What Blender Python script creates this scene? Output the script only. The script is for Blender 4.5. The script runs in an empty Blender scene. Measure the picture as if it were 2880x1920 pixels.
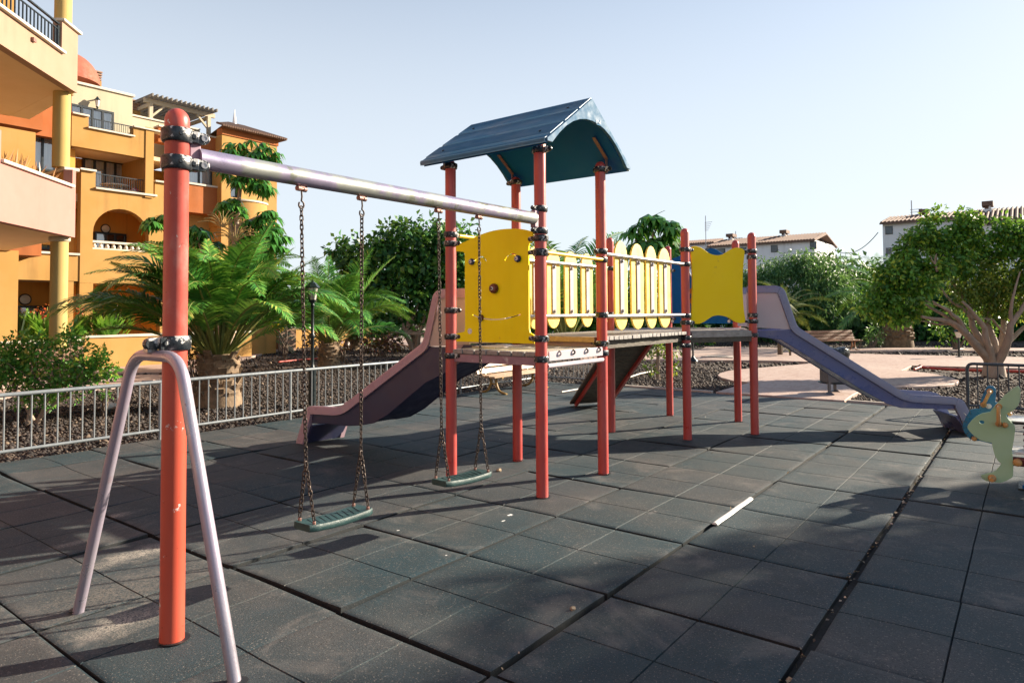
import bpy, bmesh, math, random
import numpy as np
from mathutils import Matrix, Vector
R = math.radians
rnd = random.Random(7)
rng = np.random.default_rng(11)
SC = bpy.context.scene
COL = SC.collection

# ------------------------------------------------------------------ camera
F_PX, YAW, PITCH, ROLL, SHIFT = 1908.44, 0.6511, 0.0330, -0.0061, -145.76
EYE = np.array([-4.9193, -3.4296, 1.62])
FW = np.array([math.cos(YAW)*math.cos(PITCH), math.sin(YAW)*math.cos(PITCH), math.sin(PITCH)])
RT = np.array([math.sin(YAW), -math.cos(YAW), 0.0])
UP = np.cross(RT, FW)
R2 = RT*math.cos(ROLL) + UP*math.sin(ROLL)
U2 = -RT*math.sin(ROLL) + UP*math.cos(ROLL)
cam = bpy.data.cameras.new("camera")
cam.sensor_width = 36.0
cam.lens = F_PX/2880*36
cam.shift_y = SHIFT/2880
cam.clip_start, cam.clip_end = 0.05, 2000
camo = bpy.data.objects.new("camera", cam)
COL.objects.link(camo)
camo.matrix_world = Matrix(((R2[0], U2[0], -FW[0], EYE[0]), (R2[1], U2[1], -FW[1], EYE[1]), (R2[2], U2[2], -FW[2], EYE[2]), (0, 0, 0, 1)))
SC.camera = camo

# ------------------------------------------------------------------ sky and sun
SUN_AZ, SUN_EL = R(-30), R(22)          # azimuth measured from +X
SUN = Vector((math.cos(SUN_AZ)*math.cos(SUN_EL), math.sin(SUN_AZ)*math.cos(SUN_EL), math.sin(SUN_EL)))
world = bpy.data.worlds.new("World")
SC.world = world
world.use_nodes = True
wn = world.node_tree
bg = wn.nodes["Background"]
sky = wn.nodes.new("ShaderNodeTexSky")
sky.sky_type = 'NISHITA'
sky.sun_disc = False
sky.sun_elevation = SUN_EL
sky.sun_rotation = math.pi/2 - SUN_AZ    # clockwise from +Y
sky.altitude = 0
sky.air_density, sky.dust_density, sky.ozone_density = 1.0, 0.8, 2.0
smix = wn.nodes.new("ShaderNodeMix"); smix.data_type = 'RGBA'      # thin bright haze over the whole sky
wtc = wn.nodes.new("ShaderNodeTexCoord"); wsep = wn.nodes.new("ShaderNodeSeparateXYZ"); wr = wn.nodes.new("ShaderNodeValToRGB")
wn.links.new(wtc.outputs['Generated'], wsep.inputs[0]); wn.links.new(wsep.outputs[2], wr.inputs[0])
wr.color_ramp.interpolation = 'EASE'                                 # the haze thins out towards the zenith
wr.color_ramp.elements[0].position = .15; wr.color_ramp.elements[0].color = (.80, .80, .80, 1)
wr.color_ramp.elements[1].position = .76; wr.color_ramp.elements[1].color = (.03, .03, .03, 1)
wn.links.new(wr.outputs[0], smix.inputs[0])
wn.links.new(sky.outputs[0], smix.inputs[6]); smix.inputs[7].default_value = (5.25, 5.65, 6.05, 1)
wn.links.new(smix.outputs[2], bg.inputs[0])
bg.inputs[1].default_value = 0.057
sl = bpy.data.lights.new("sun", 'SUN')
sl.energy = 4.7
sl.angle = R(0.6)
sl.color = (1.0, 0.86, 0.68)
so = bpy.data.objects.new("sun", sl)
COL.objects.link(so)
so.rotation_euler = (-SUN).to_track_quat('-Z', 'Y').to_euler()
so.location = (20, -12, 20)
SC.view_settings.view_transform = 'Standard'
SC.view_settings.look = 'None'
SC.view_settings.gamma = 1
SC.view_settings.exposure = 1.6

# ------------------------------------------------------------------ measuring helpers (photograph px of a 2352 px wide view -> points in the place)
S_ = 2880/2352
def ray(x, y):
    d = FW + R2*(x*S_-1440)/F_PX - U2*(y*S_-960-SHIFT)/F_PX
    return d
def at(x, y, depth): return EYE + ray(x, y)*depth
def gp(x, y, h=0.0):
    d = ray(x, y); return EYE + d*((h-EYE[2])/d[2])
def onY(x, y, Y):
    d = ray(x, y); return EYE + d*((Y-EYE[1])/d[1])
def onX(x, y, X):
    d = ray(x, y); return EYE + d*((X-EYE[0])/d[0])
def onN(x, y, q, n):
    d = ray(x, y); k = np.dot(np.array(q)-EYE, n)/np.dot(d, n); return EYE + d*k
def crop(x0, y0, k): return lambda x, y: ((x0+x/k)/S_, (y0+y/k)/S_)

# ------------------------------------------------------------------ materials
def nd(nt, t, **kw):
    n = nt.nodes.new(t)
    for k, v in kw.items(): setattr(n, k, v)
    return n
def rgba(c): return (c[0], c[1], c[2], 1)
def mixc(nt, fac, a, b, blend='MIX'):
    m = nd(nt, "ShaderNodeMix", data_type='RGBA', blend_type=blend)
    for sock, val in ((m.inputs[0], fac), (m.inputs[6], a), (m.inputs[7], b)):
        if isinstance(val, (int, float)): sock.default_value = val
        elif isinstance(val, (tuple, list)): sock.default_value = rgba(val)
        else: nt.links.new(val, sock)
    return m.outputs[2]
def ramp(nt, fac, stops):
    r = nd(nt, "ShaderNodeValToRGB")
    e = r.color_ramp.elements
    while len(e) < len(stops): e.new(0.5)
    for i, (p, c) in enumerate(stops):
        e[i].position = p
        e[i].color = rgba(c) if isinstance(c, (tuple, list)) else (c, c, c, 1)
    nt.links.new(fac, r.inputs[0])
    return r.outputs[0]
def noise(nt, co, scale, detail=4, rough=.55, dist=0):
    n = nd(nt, "ShaderNodeTexNoise")
    n.inputs['Scale'].default_value = scale; n.inputs['Detail'].default_value = detail
    n.inputs['Roughness'].default_value = rough; n.inputs['Distortion'].default_value = dist
    nt.links.new(co, n.inputs['Vector'])
    return n.outputs[0]
def new_mat(name):
    m = bpy.data.materials.new(name); m.use_nodes = True
    nt = m.node_tree
    b = nt.nodes["Principled BSDF"]
    tc = nd(nt, "ShaderNodeTexCoord")
    return m, nt, b, tc.outputs['Object']
def stretch(nt, co, s):
    mp = nd(nt, "ShaderNodeMapping"); mp.inputs['Scale'].default_value = s
    nt.links.new(co, mp.inputs['Vector']); return mp.outputs[0]
def mat(name, c1, c2=None, scale=3., rough=.55, metal=0., bump=.0, bscale=60., worn=None, worn2=None, st=None, spec=.5, lo=.35, hi=.65, rvar=.12, streak=0.):
    m, nt, b, co = new_mat(name)
    if st: co = stretch(nt, co, st)
    c2 = c2 or tuple(x*.8 for x in c1)
    n1 = noise(nt, co, scale, 5, .6)
    col = ramp(nt, n1, [(lo, c1), (hi, c2)])
    for w in (worn, worn2):
        if w:
            wc, ws, th, soft = w
            n2 = noise(nt, co, ws, 6, .65, .3)
            col = mixc(nt, ramp(nt, n2, [(th, 0.), (min(.999, th+soft), 1.)]), col, wc)
    if streak:
        n4 = noise(nt, stretch(nt, co, (1.6, 1.6, .12)), 1.5, 6, .65); n5 = noise(nt, co, .45, 4)
        fm = nd(nt, 'ShaderNodeMath', operation='MULTIPLY'); nt.links.new(ramp(nt, n4, [(.50, 0.), (.72, streak)]), fm.inputs[0]); nt.links.new(ramp(nt, n5, [(.35, 0.), (.6, 1.)]), fm.inputs[1])
        col = mixc(nt, fm.outputs[0], col, tuple(x*.55 for x in c1))
    nt.links.new(col, b.inputs['Base Color'])
    b.inputs['Metallic'].default_value = metal
    b.inputs['Specular IOR Level'].default_value = spec
    n3 = noise(nt, co, scale*4, 3)
    nt.links.new(ramp(nt, n3, [(.3, max(.02, rough-rvar)), (.7, min(1., rough+rvar))]), b.inputs['Roughness'])
    if bump:
        bp = nd(nt, "ShaderNodeBump"); bp.inputs['Strength'].default_value = bump; bp.inputs['Distance'].default_value = .01
        nt.links.new(noise(nt, co, bscale, 5, .6), bp.inputs['Height']); nt.links.new(bp.outputs[0], b.inputs['Normal'])
    return m
def leaf_mat(name, stops, rough=.42, trans=.35, spec=.5):
    m, nt, b, co = new_mat(name)
    at_ = nd(nt, "ShaderNodeAttribute", attribute_name="v")
    col = ramp(nt, at_.outputs['Fac'], stops)
    nt.links.new(col, b.inputs['Base Color'])
    b.inputs['Roughness'].default_value = rough
    b.inputs['Specular IOR Level'].default_value = spec
    tr = nd(nt, "ShaderNodeBsdfTranslucent")
    nt.links.new(mixc(nt, .5, col, (.16, .22, .02), 'MIX'), tr.inputs[0])
    mx = nd(nt, "ShaderNodeMixShader"); mx.inputs[0].default_value = trans
    out = nt.nodes["Material Output"]
    nt.links.new(b.outputs[0], mx.inputs[1]); nt.links.new(tr.outputs[0], mx.inputs[2]); nt.links.new(mx.outputs[0], out.inputs[0])
    return m
def glass_mat(name, tint=(.75, .82, .85), refl=.12):
    m, nt, b, co = new_mat(name)
    nt.nodes.remove(b)
    t = nd(nt, "ShaderNodeBsdfTransparent"); t.inputs[0].default_value = rgba(tint)
    g = nd(nt, "ShaderNodeBsdfGlossy"); g.inputs['Roughness'].default_value = .02
    f = nd(nt, "ShaderNodeFresnel"); f.inputs[0].default_value = 1.5
    a = nd(nt, "ShaderNodeMath", operation='ADD'); nt.links.new(f.outputs[0], a.inputs[0]); a.inputs[1].default_value = refl; a.use_clamp = True
    mx = nd(nt, "ShaderNodeMixShader")
    nt.links.new(a.outputs[0], mx.inputs[0]); nt.links.new(t.outputs[0], mx.inputs[1]); nt.links.new(g.outputs[0], mx.inputs[2])
    nt.links.new(mx.outputs[0], nt.nodes["Material Output"].inputs[0])
    return m

M = {}
M['red'] = mat('red_paint', (.45, .048, .040), (.42, .085, .075), 2.2, .38, worn=((0.357, 0.136, 0.111), 9, .62, .25), worn2=((0.170, 0.025, 0.021), 38, .70, .05), st=(1, 1, .45), bump=.05, bscale=120)
M['red_new'] = mat('orange_red_paint', (0.62, 0.085, 0.026), (0.55, 0.10, 0.045), 2.0, .34, worn=((0.425, 0.178, 0.145), 11, .62, .25), worn2=((0.527, 0.510, 0.476), 7, .735, .012), st=(1, 1, .5), bump=.05, bscale=120)
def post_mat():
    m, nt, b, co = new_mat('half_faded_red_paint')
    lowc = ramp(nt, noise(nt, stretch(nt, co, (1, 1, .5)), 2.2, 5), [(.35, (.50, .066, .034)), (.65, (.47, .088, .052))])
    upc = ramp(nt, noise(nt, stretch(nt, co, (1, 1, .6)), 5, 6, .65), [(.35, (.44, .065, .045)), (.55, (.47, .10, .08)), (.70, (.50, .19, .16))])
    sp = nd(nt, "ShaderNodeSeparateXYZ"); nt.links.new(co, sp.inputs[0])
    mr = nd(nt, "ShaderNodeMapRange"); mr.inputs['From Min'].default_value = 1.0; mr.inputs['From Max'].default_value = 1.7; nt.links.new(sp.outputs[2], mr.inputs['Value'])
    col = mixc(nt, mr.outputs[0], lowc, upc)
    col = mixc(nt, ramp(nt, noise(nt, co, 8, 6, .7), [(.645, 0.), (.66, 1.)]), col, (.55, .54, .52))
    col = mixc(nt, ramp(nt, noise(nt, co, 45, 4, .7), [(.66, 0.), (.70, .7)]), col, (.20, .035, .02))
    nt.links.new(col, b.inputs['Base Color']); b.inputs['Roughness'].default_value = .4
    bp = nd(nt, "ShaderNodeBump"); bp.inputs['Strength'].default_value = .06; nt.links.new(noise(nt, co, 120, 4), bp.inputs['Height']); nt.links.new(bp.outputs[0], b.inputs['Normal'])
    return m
M['blackclamp'] = mat('clamp_black_paint', (.012, .017, .022), (.02, .025, .03), 8, .3, worn=((.50, .50, .49), 17, .565, .02), bump=.25, bscale=45)
M['steel'] = mat('galvanised_steel', (.46, .45, .44), (.33, .32, .33), 12, .38, .75, bump=.1)
M['beam'] = mat('worn_purple_tube', (.33, .29, .42), (.40, .36, .47), 1.6, .33, .55, worn=((.40, .42, .39), 3.2, .49, .06), worn2=((.27, .29, .22), 6, .57, .08), bump=.06, bscale=90, st=(1, 1, 1))
M['legtube'] = mat('grey_purple_tube', (.40, .38, .42), (.36, .31, .40), 2.2, .35, .45, worn=((.33, .22, .24), 6, .62, .1), bump=.06, bscale=90)
M['chain'] = mat('rusty_chain', (.045, .040, .038), (.085, .062, .05), 25, .5, .7, bump=.2)
M['seat'] = mat('green_rubber_seat', (.010, .040, .042), (.02, .06, .06), 10, .5, bump=.3, bscale=160)
M['yellow'] = mat('yellow_board', (.96, .80, .002), (.94, .75, .002), 2.5, .5, spec=.25, bump=.04, bscale=150, worn=((.66, .46, .04), 14, .66, .06), worn2=((.80, .70, .20), 30, .70, .03), streak=.25)
M['yellow_wavy'] = mat('yellow_wavy_board', (.96, .67, .002), (.94, .64, .002), 2.5, .5, spec=.2, bump=.04, bscale=150, worn=((.70, .46, .03), 14, .66, .06))
M['yellow_pale'] = mat('sunlit_yellow_board', (.88, .66, .12), (.86, .62, .09), 3, .48, spec=.75, bump=.04, bscale=150)  # slats: sun glare put into the colour as a paler yellow
M['yellow_edge'] = mat('yellow_board_edge', (.85, .56, .01), (.8, .5, .01), 3, .4)
M['yellow_bar'] = mat('yellow_bar', (.80, .55, .03), (.76, .5, .05), 4, .35, worn=((.5, .45, .35), 14, .66, .05))
M['blue_roof'] = mat('faded_blue_plastic', (.05, .23, .42), (.10, .28, .44), 2.6, .5, spec=.35, worn=((.24, .37, .48), 4, .47, .3), bump=.05, bscale=60, st=(1, .5, 1))
M['blue_gable'] = mat('chalky_blue_plastic', (.03, .12, .23), (.05, .15, .26), 3, .72, spec=.24, worn=((.14, .22, .29), 7, .52, .3), bump=.1, bscale=40)
M['blue_under'] = mat('deep_blue_plastic', (.004, .09, .27), (.006, .10, .28), 3, .6, spec=.12)
M['blue_panel'] = mat('blue_board', (.003, .11, .36), (.004, .10, .32), 3, .55, spec=.12)
M['blue_dark'] = mat('blue_knob', (.01, .03, .12), None, 5, .3)
M['brown_knob'] = mat('brown_knob', (.13, .025, .018), (.10, .02, .016), 6, .3)
M['white_plastic'] = mat('white_plastic', (.72, .72, .70), (.66, .66, .64), 8, .4)
M['wood_grey'] = mat('weathered_grey_plank', (.36, .33, .30), (.24, .22, .20), 4, .75, bump=.4, bscale=30, st=(.5, 6, 6))
M['wood_grey_y'] = mat('weathered_grey_plank_cross', (.36, .34, .32), (.23, .22, .21), 4, .75, bump=.4, bscale=30, st=(6, .5, 6))
M['wood_tan'] = mat('tan_timber', (.52, .34, .17), (.40, .25, .12), 4, .6, bump=.3, bscale=30, st=(.5, 6, 6))
M['wood_dark'] = mat('dark_stained_plank', (.10, .085, .06), (.06, .05, .04), 5, .7, bump=.5, bscale=25, st=(.6, 6, 6))
M['purple_frame'] = mat('purple_frame_paint', (.30, .19, .24), (.25, .15, .20), 4, .45, worn=((.5, .46, .48), 9, .60, .1))
M['slide_pink'] = mat('sun_faded_pink_purple_plastic', (.42, .29, .33), (.37, .26, .33), 1.6, .32, worn=((.42, .35, .36), 3, .55, .25), bump=.03)
M['slide_blue'] = mat('violet_blue_plastic', (.075, .105, .27), (.11, .12, .24), 1.5, .3, worn=((.27, .24, .27), 2.2, .55, .25), bump=.03)
M['slide_under'] = mat('chute_underside', (.055, .060, .12), (.07, .062, .11), 2, .4)
M['slide_navy'] = mat('dark_navy_chute', (.028, .034, .085), (.04, .036, .075), 2, .4)
M['slide_rim2'] = mat('faded_violet_rim', (.16, .18, .30), (.20, .20, .27), 1.5, .3, worn=((.30, .27, .27), 2.2, .55, .25), bump=.03)
M['slide_panel'] = mat('cream_hood_plastic', (0.495, 0.420, 0.375), (0.450, 0.390, 0.375), 1.4, .4, bump=.03)
M['slide_panel2'] = mat('pale_lilac_hood_plastic', (0.465, 0.427, 0.465), (0.450, 0.390, 0.413), 1.4, .4, bump=.03)
M['strap'] = mat('brown_strap_steel', (.22, .11, .09), (.28, .16, .13), 8, .5, .3)
M['fence'] = mat('grey_fence_paint', (.23, .255, .27), (.19, .215, .23), 5, .38, .3, bump=.05, worn=((.40, .36, .33), 22, .68, .05))
M['fence_dark'] = mat('dark_fence_paint', (.06, .075, .085), (.05, .06, .07), 5, .38, .3)
M['iron'] = mat('dark_green_black_iron', (.012, .02, .024), (.02, .03, .034), 6, .35, .2, bump=.1)
M['ochre_iron'] = mat('ochre_cast_iron', (.32, .20, .06), (.24, .15, .05), 8, .5, bump=.2)
M['bench_wood'] = mat('pale_bench_slat', (0.450, 0.315, 0.203), (0.360, 0.232, 0.135), 4, .5, bump=.25, bscale=30, st=(1, 6, 6))
M['bench_brown'] = mat('brown_bench_slat', (.36, .18, .085), (.29, .14, .065), 4, .5, bump=.25, bscale=30, st=(6, 1, 6))
M['bin'] = mat('grey_bin_metal', (.13, .12, .125), (.10, .10, .105), 6, .45, .3)
M['bag'] = mat('black_bin_bag', (.012, .016, .018), (.02, .024, .028), 6, .22, bump=.8, bscale=14)
M['rabbit'] = mat('pale_green_board', (.30, .50, .30), (.34, .54, .36), 3, .4, worn=((.06, .11, .03), 8, .70, .08), bump=.04)
M['rabbit_edge'] = mat('dark_board_core', (.05, .07, .06), None, 5, .5)
M['teal_board'] = mat('teal_blue_board', (.008, .16, .34), (.01, .14, .30), 3, .35)
M['tan_handle'] = mat('tan_plastic_handle', (.55, .30, .08), (.45, .24, .10), 9, .35, worn=((.30, .17, .12), 20, .62, .1))
M['spring'] = mat('red_spring', (.25, .035, .03), (.2, .03, .03), 7, .35, .2)
M['black_rubber'] = mat('black_rubber', (.015, .016, .018), None, 6, .5)
M['ochre_wall'] = mat('ochre_render', (.44, .255, .085), (.41, .23, .07), .5, .85, bump=.12, bscale=30, spec=.2, worn=((0.384, 0.205, 0.062), 1.3, .60, .25), streak=.7)
M['ochre_deep'] = mat('deep_ochre_render', (.72, .36, .085), (.68, .33, .07), .6, .85, bump=.12, bscale=30, spec=.2, streak=.7)
M['orange_wall'] = mat('orange_render', (0.384, 0.130, 0.043), (0.347, 0.112, 0.037), .6, .85, bump=.12, bscale=30, spec=.2, streak=.7)
M['peach_wall'] = mat('peach_render', (.36, .228, .160), (.34, .212, .148), .5, .85, bump=.1, bscale=30, spec=.2, streak=.7)
M['pink_wall'] = mat('salmon_pink_render', (.40, .195, .165), (.37, .18, .15), .6, .85, bump=.1, bscale=30, spec=.2, worn=((0.459, 0.291, 0.236), 1.2, .58, .3), streak=.7)
M['cream_wall'] = mat('cream_render', (0.496, 0.446, 0.322), (0.471, 0.422, 0.298), .6, .85, bump=.1, bscale=30, spec=.2, streak=.7)
M['cream_col'] = mat('cream_yellow_column', (0.459, 0.335, 0.124), (0.434, 0.310, 0.112), .6, .8, bump=.1, bscale=30, spec=.2)
M['soffit'] = mat('soffit_render', (.78, .58, .36), (.74, .54, .32), 1.2, .85, bump=.1, bscale=20, spec=.2)
M['coping'] = mat('white_coping', (0.600, 0.555, 0.465), (0.555, 0.495, 0.405), 3, .7, bump=.1, bscale=40, streak=.7)
M['dome'] = mat('terracotta_dome', (0.322, 0.093, 0.053), (0.285, 0.074, 0.043), 2, .8, bump=.2, bscale=8)
M['rooftile'] = mat('clay_roof_tile', (.20, .115, .08), (.13, .08, .06), 6, .8, bump=.2, worn=((0.315, 0.210, 0.150), 9, .6, .1))
M['white_wall'] = mat('white_render', (.82, .83, .84), (.78, .79, .80), .4, .85, spec=.2, bump=.08, bscale=20, streak=.7)
M['frame'] = mat('dark_window_frame', (.018, .025, .03), None, 6, .4)
M['glass'] = glass_mat('window_glass', (.85, .9, .92), .26)
M['interior'] = mat('dim_room', (.10, .08, .06), (.06, .05, .04), 1.5, .8)
M['curtain'] = mat('white_curtain', (.78, .78, .78), (.66, .67, .70), 5, .9, st=(5, 5, .3))
M['lampglass'] = mat('frosted_lamp_glass', (.75, .70, .62), (.65, .60, .52), 6, .25)
M['pergola'] = mat('bleached_pergola_timber', (0.465, 0.390, 0.270), (0.375, 0.315, 0.225), 5, .7)
M['pergola_dark'] = mat('grey_pergola_lath', (.20, .18, .15), (.15, .14, .12), 5, .7)
M['bark_pale'] = mat('pale_grey_bark', (.40, .30, .22), (.28, .21, .16), 5, .75, bump=.5, bscale=14, st=(2, 2, .6))
M['bark'] = mat('brown_bark', (.17, .12, .085), (.11, .08, .06), 6, .8, bump=.6, bscale=14, st=(2, 2, .6))
M['palm_bark'] = mat('fibrous_palm_bark', (.26, .18, .11), (.12, .085, .055), 9, .85, bump=.8, bscale=20)
M['leaf'] = leaf_mat('glossy_green_leaf', [(0, (0.027, 0.102, 0.019)), (.45, (0.081, 0.251, 0.032)), (.85, (0.206, 0.457, 0.046)), (1, (0.457, 0.594, 0.068))])
M['leaf_dark'] = leaf_mat('dark_green_leaf', [(0, (0.019, 0.082, 0.025)), (.55, (0.044, 0.174, 0.039)), (1, (0.190, 0.442, 0.064))], trans=.25)
M['leaf_pepper'] = leaf_mat('feathery_green_leaf', [(0, (0.030, 0.102, 0.041)), (.55, (0.082, 0.224, 0.082)), (1, (0.204, 0.408, 0.122))], trans=.4)
M['leaf_shrub'] = leaf_mat('shrub_leaf', [(0, (0.036, 0.148, 0.036)), (.6, (0.118, 0.385, 0.060)), (.93, (0.267, 0.600, 0.088)), (1, (0.600, 0.600, 0.118))], trans=.5)
M['frond'] = leaf_mat('palm_frond', [(0, (0.031, 0.140, 0.031)), (.5, (0.068, 0.265, 0.043)), (.9, (0.234, 0.468, 0.062)), (1, (0.600, 0.600, 0.125))], rough=.38, trans=.25)
M['frond_pale'] = leaf_mat('pale_palm_frond', [(0, (.05, .10, .03)), (.6, (.14, .18, .05)), (1, (.32, .30, .08))], trans=.3)
M['umbrella_leaf'] = leaf_mat('umbrella_tree_leaf', [(0, (0.023, 0.114, 0.023)), (.6, (0.058, 0.228, 0.036)), (1, (0.160, 0.410, 0.068))], rough=.3, trans=.25)
M['canna'] = leaf_mat('canna_leaf', [(0, (0.085, 0.237, 0.034)), (.6, (0.169, 0.406, 0.051)), (1, (0.406, 0.575, 0.085))], trans=.4)
M['dry'] = leaf_mat('dry_spike', [(0, (.30, .13, .06)), (.5, (.42, .20, .09)), (1, (.55, .32, .15))], trans=.2)
M['red_leaf'] = leaf_mat('dark_red_leaf', [(0, (.05, .02, .015)), (.6, (.13, .04, .025)), (1, (.22, .07, .03))], trans=.3)
M['yellow_leaf'] = leaf_mat('yellow_leaf', [(0, (.30, .25, .03)), (1, (.75, .52, .02))], trans=.3)
M['flower'] = leaf_mat('flower_red', [(0, (.6, .05, .02)), (1, (.7, .12, .03))])
M['stamp'] = None

def stone_mat():
    m, nt, b, co = new_mat('lava_stone')
    a = nd(nt, "ShaderNodeAttribute", attribute_name="v")
    col = ramp(nt, a.outputs['Fac'], [(0, (.018, .015, .014)), (.45, (.045, .034, .029)), (.8, (.10, .07, .05)), (.96, (.22, .16, .11)), (1, (.40, .33, .25))])
    nt.links.new(col, b.inputs['Base Color']); b.inputs['Roughness'].default_value = .8
    return m
M['stone'] = stone_mat()
def gravel_mat():
    m, nt, b, co = new_mat('lava_gravel')
    v = nd(nt, "ShaderNodeTexVoronoi"); v.inputs['Scale'].default_value = 26; nt.links.new(co, v.inputs['Vector'])
    sep = nd(nt, "ShaderNodeSeparateColor"); nt.links.new(v.outputs['Color'], sep.inputs[0])
    c = ramp(nt, sep.outputs[0], [(0, (.016, .014, .013)), (.6, (.05, .037, .03)), (.92, (.10, .075, .055)), (1, (.26, .20, .14))])
    big = ramp(nt, noise(nt, co, .5, 5), [(.35, (.75, .72, .70)), (.65, (1.3, 1.15, 1.0))])
    nt.links.new(mixc(nt, 1., c, big, 'MULTIPLY'), b.inputs['Base Color'])
    b.inputs['Roughness'].default_value = .9
    bp = nd(nt, "ShaderNodeBump"); bp.inputs['Strength'].default_value = 1.; bp.inputs['Distance'].default_value = .03
    inv = nd(nt, "ShaderNodeMath", operation='SUBTRACT'); inv.inputs[0].default_value = 1; nt.links.new(v.outputs['Distance'], inv.inputs[1])
    nt.links.new(inv.outputs[0], bp.inputs['Height']); nt.links.new(bp.outputs[0], b.inputs['Normal'])
    return m
M['gravel'] = gravel_mat()
def path_mat():
    m, nt, b, co = new_mat('stamped_pink_concrete')
    big = noise(nt, co, .35, 6, .6)
    col = ramp(nt, big, [(.35, (.38, .27, .225)), (.6, (.43, .33, .28)), (.75, (.46, .38, .33))])
    st = noise(nt, stretch(nt, co, (.9, 2.6, 1)), 2.2, 6, .7, 1.2)
    col = mixc(nt, ramp(nt, st, [(.44, .55), (.50, 0.)]), col, (.31, .20, .16))
    nt.links.new(col, b.inputs['Base Color'])
    b.inputs['Roughness'].default_value = .7
    bp = nd(nt, "ShaderNodeBump"); bp.inputs['Strength'].default_value = .5; bp.inputs['Distance'].default_value = .015
    nt.links.new(st, bp.inputs['Height']); nt.links.new(bp.outputs[0], b.inputs['Normal'])
    return m
M['path'] = path_mat()
M['kerb'] = mat('concrete_kerb', (.46, .40, .34), (.36, .31, .27), 3, .8, bump=.3, bscale=40)
def rubber_mat():
    m, nt, b, co = new_mat('rubber_tile')
    a = nd(nt, "ShaderNodeAttribute", attribute_name="v")
    col = ramp(nt, a.outputs['Fac'], [(0, (.011, .037, .050)), (.35, (.020, .045, .056)), (.6, (.038, .050, .058)), (.85, (.066, .060, .059)), (1, (.115, .074, .063))])
    # broad dusty wear
    d1 = noise(nt, co, .9, 6, .6, .4)
    col = mixc(nt, ramp(nt, d1, [(.42, 0.), (.72, .62)]), col, (.098, .087, .080))
    d2 = noise(nt, co, 3.5, 6, .65)
    col = mixc(nt, ramp(nt, d2, [(.35, .35), (.55, 0.)]), col, (.022, .030, .032))
    # crumb grain
    g = noise(nt, co, 120, 2, .7)
    col = mixc(nt, ramp(nt, g, [(.36, .6), (.5, 0.)]), col, (.016, .018, .018))
    g2 = noise(nt, co, 75, 2, .9)
    col = mixc(nt, ramp(nt, g2, [(.60, 0.), (.68, .8)]), col, (.20, .18, .16))
    d3 = noise(nt, co, 1.7, 7, .72, .8)
    col = mixc(nt, ramp(nt, d3, [(.55, 0.), (.68, .5)]), col, (.15, .14, .132))
    # sand spilled next to the swing post, scuffs and dried paint
    geo = nd(nt, "ShaderNodeSeparateXYZ"); nt.links.new(co, geo.inputs[0])
    wob = noise(nt, co, 7, 6, .7)
    def blob(cx, cy, sx, sy, colr, amt, soft, fine, thr):
        nonlocal col
        mp = nd(nt, "ShaderNodeMapping"); mp.vector_type = 'POINT'
        mp.inputs['Location'].default_value = (-cx/sx, -cy/sy, 0); mp.inputs['Scale'].default_value = (1/sx, 1/sy, 0)
        nt.links.new(co, mp.inputs['Vector'])
        ln = nd(nt, "ShaderNodeVectorMath", operation='LENGTH'); nt.links.new(mp.outputs[0], ln.inputs[0])
        ad = nd(nt, "ShaderNodeMath", operation='MULTIPLY_ADD'); nt.links.new(wob, ad.inputs[0]); ad.inputs[1].default_value = 1.6; nt.links.new(ln.outputs['Value'], ad.inputs[2])
        fac = ramp(nt, ad.outputs[0], [(thr, amt), (min(1., thr+soft), 0.)]) if thr+soft <= 1 else None
        sc = nd(nt, "ShaderNodeMath", operation='MULTIPLY'); sc.inputs[1].default_value = .5
        nt.links.new(ad.outputs[0], sc.inputs[0])
        fac = ramp(nt, sc.outputs[0], [(thr*.5, amt), ((thr+soft)*.5, 0.)])
        if fine:
            mm = nd(nt, "ShaderNodeMath", operation='MULTIPLY'); nt.links.new(fac, mm.inputs[0])
            nt.links.new(ramp(nt, noise(nt, co, fine*.55, 3, .9), [(.42, 0.), (.54, 1.)]), mm.inputs[1]); fac = mm.outputs[0]
        col = mixc(nt, fac, col, colr)
    for (px, py, sx, sy, c, am, so_, fi, th) in SPOTS:
        p = gp(px, py); blob(p[0], p[1], sx, sy, c, am, so_, fi, th)
    am = nd(nt, "ShaderNodeMapRange"); am.inputs['From Min'].default_value = -.5; am.inputs['From Max'].default_value = -.36; am.inputs['To Min'].default_value = .75; am.inputs['To Max'].default_value = 0
    nt.links.new(a.outputs['Fac'], am.inputs['Value']); col = mixc(nt, am.outputs[0], col, (.010, .011, .012))
    nt.links.new(col, b.inputs['Base Color'])
    b.inputs['Roughness'].default_value = .72
    b.inputs['Specular IOR Level'].default_value = .35
    bp = nd(nt, "ShaderNodeBump"); bp.inputs['Strength'].default_value = .55; bp.inputs['Distance'].default_value = .004
    nt.links.new(g, bp.inputs['Height']); nt.links.new(bp.outputs[0], b.inputs['Normal'])
    return m
SAND = (.50, .45, .38)
WHITE = (.70, .71, .70)
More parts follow.
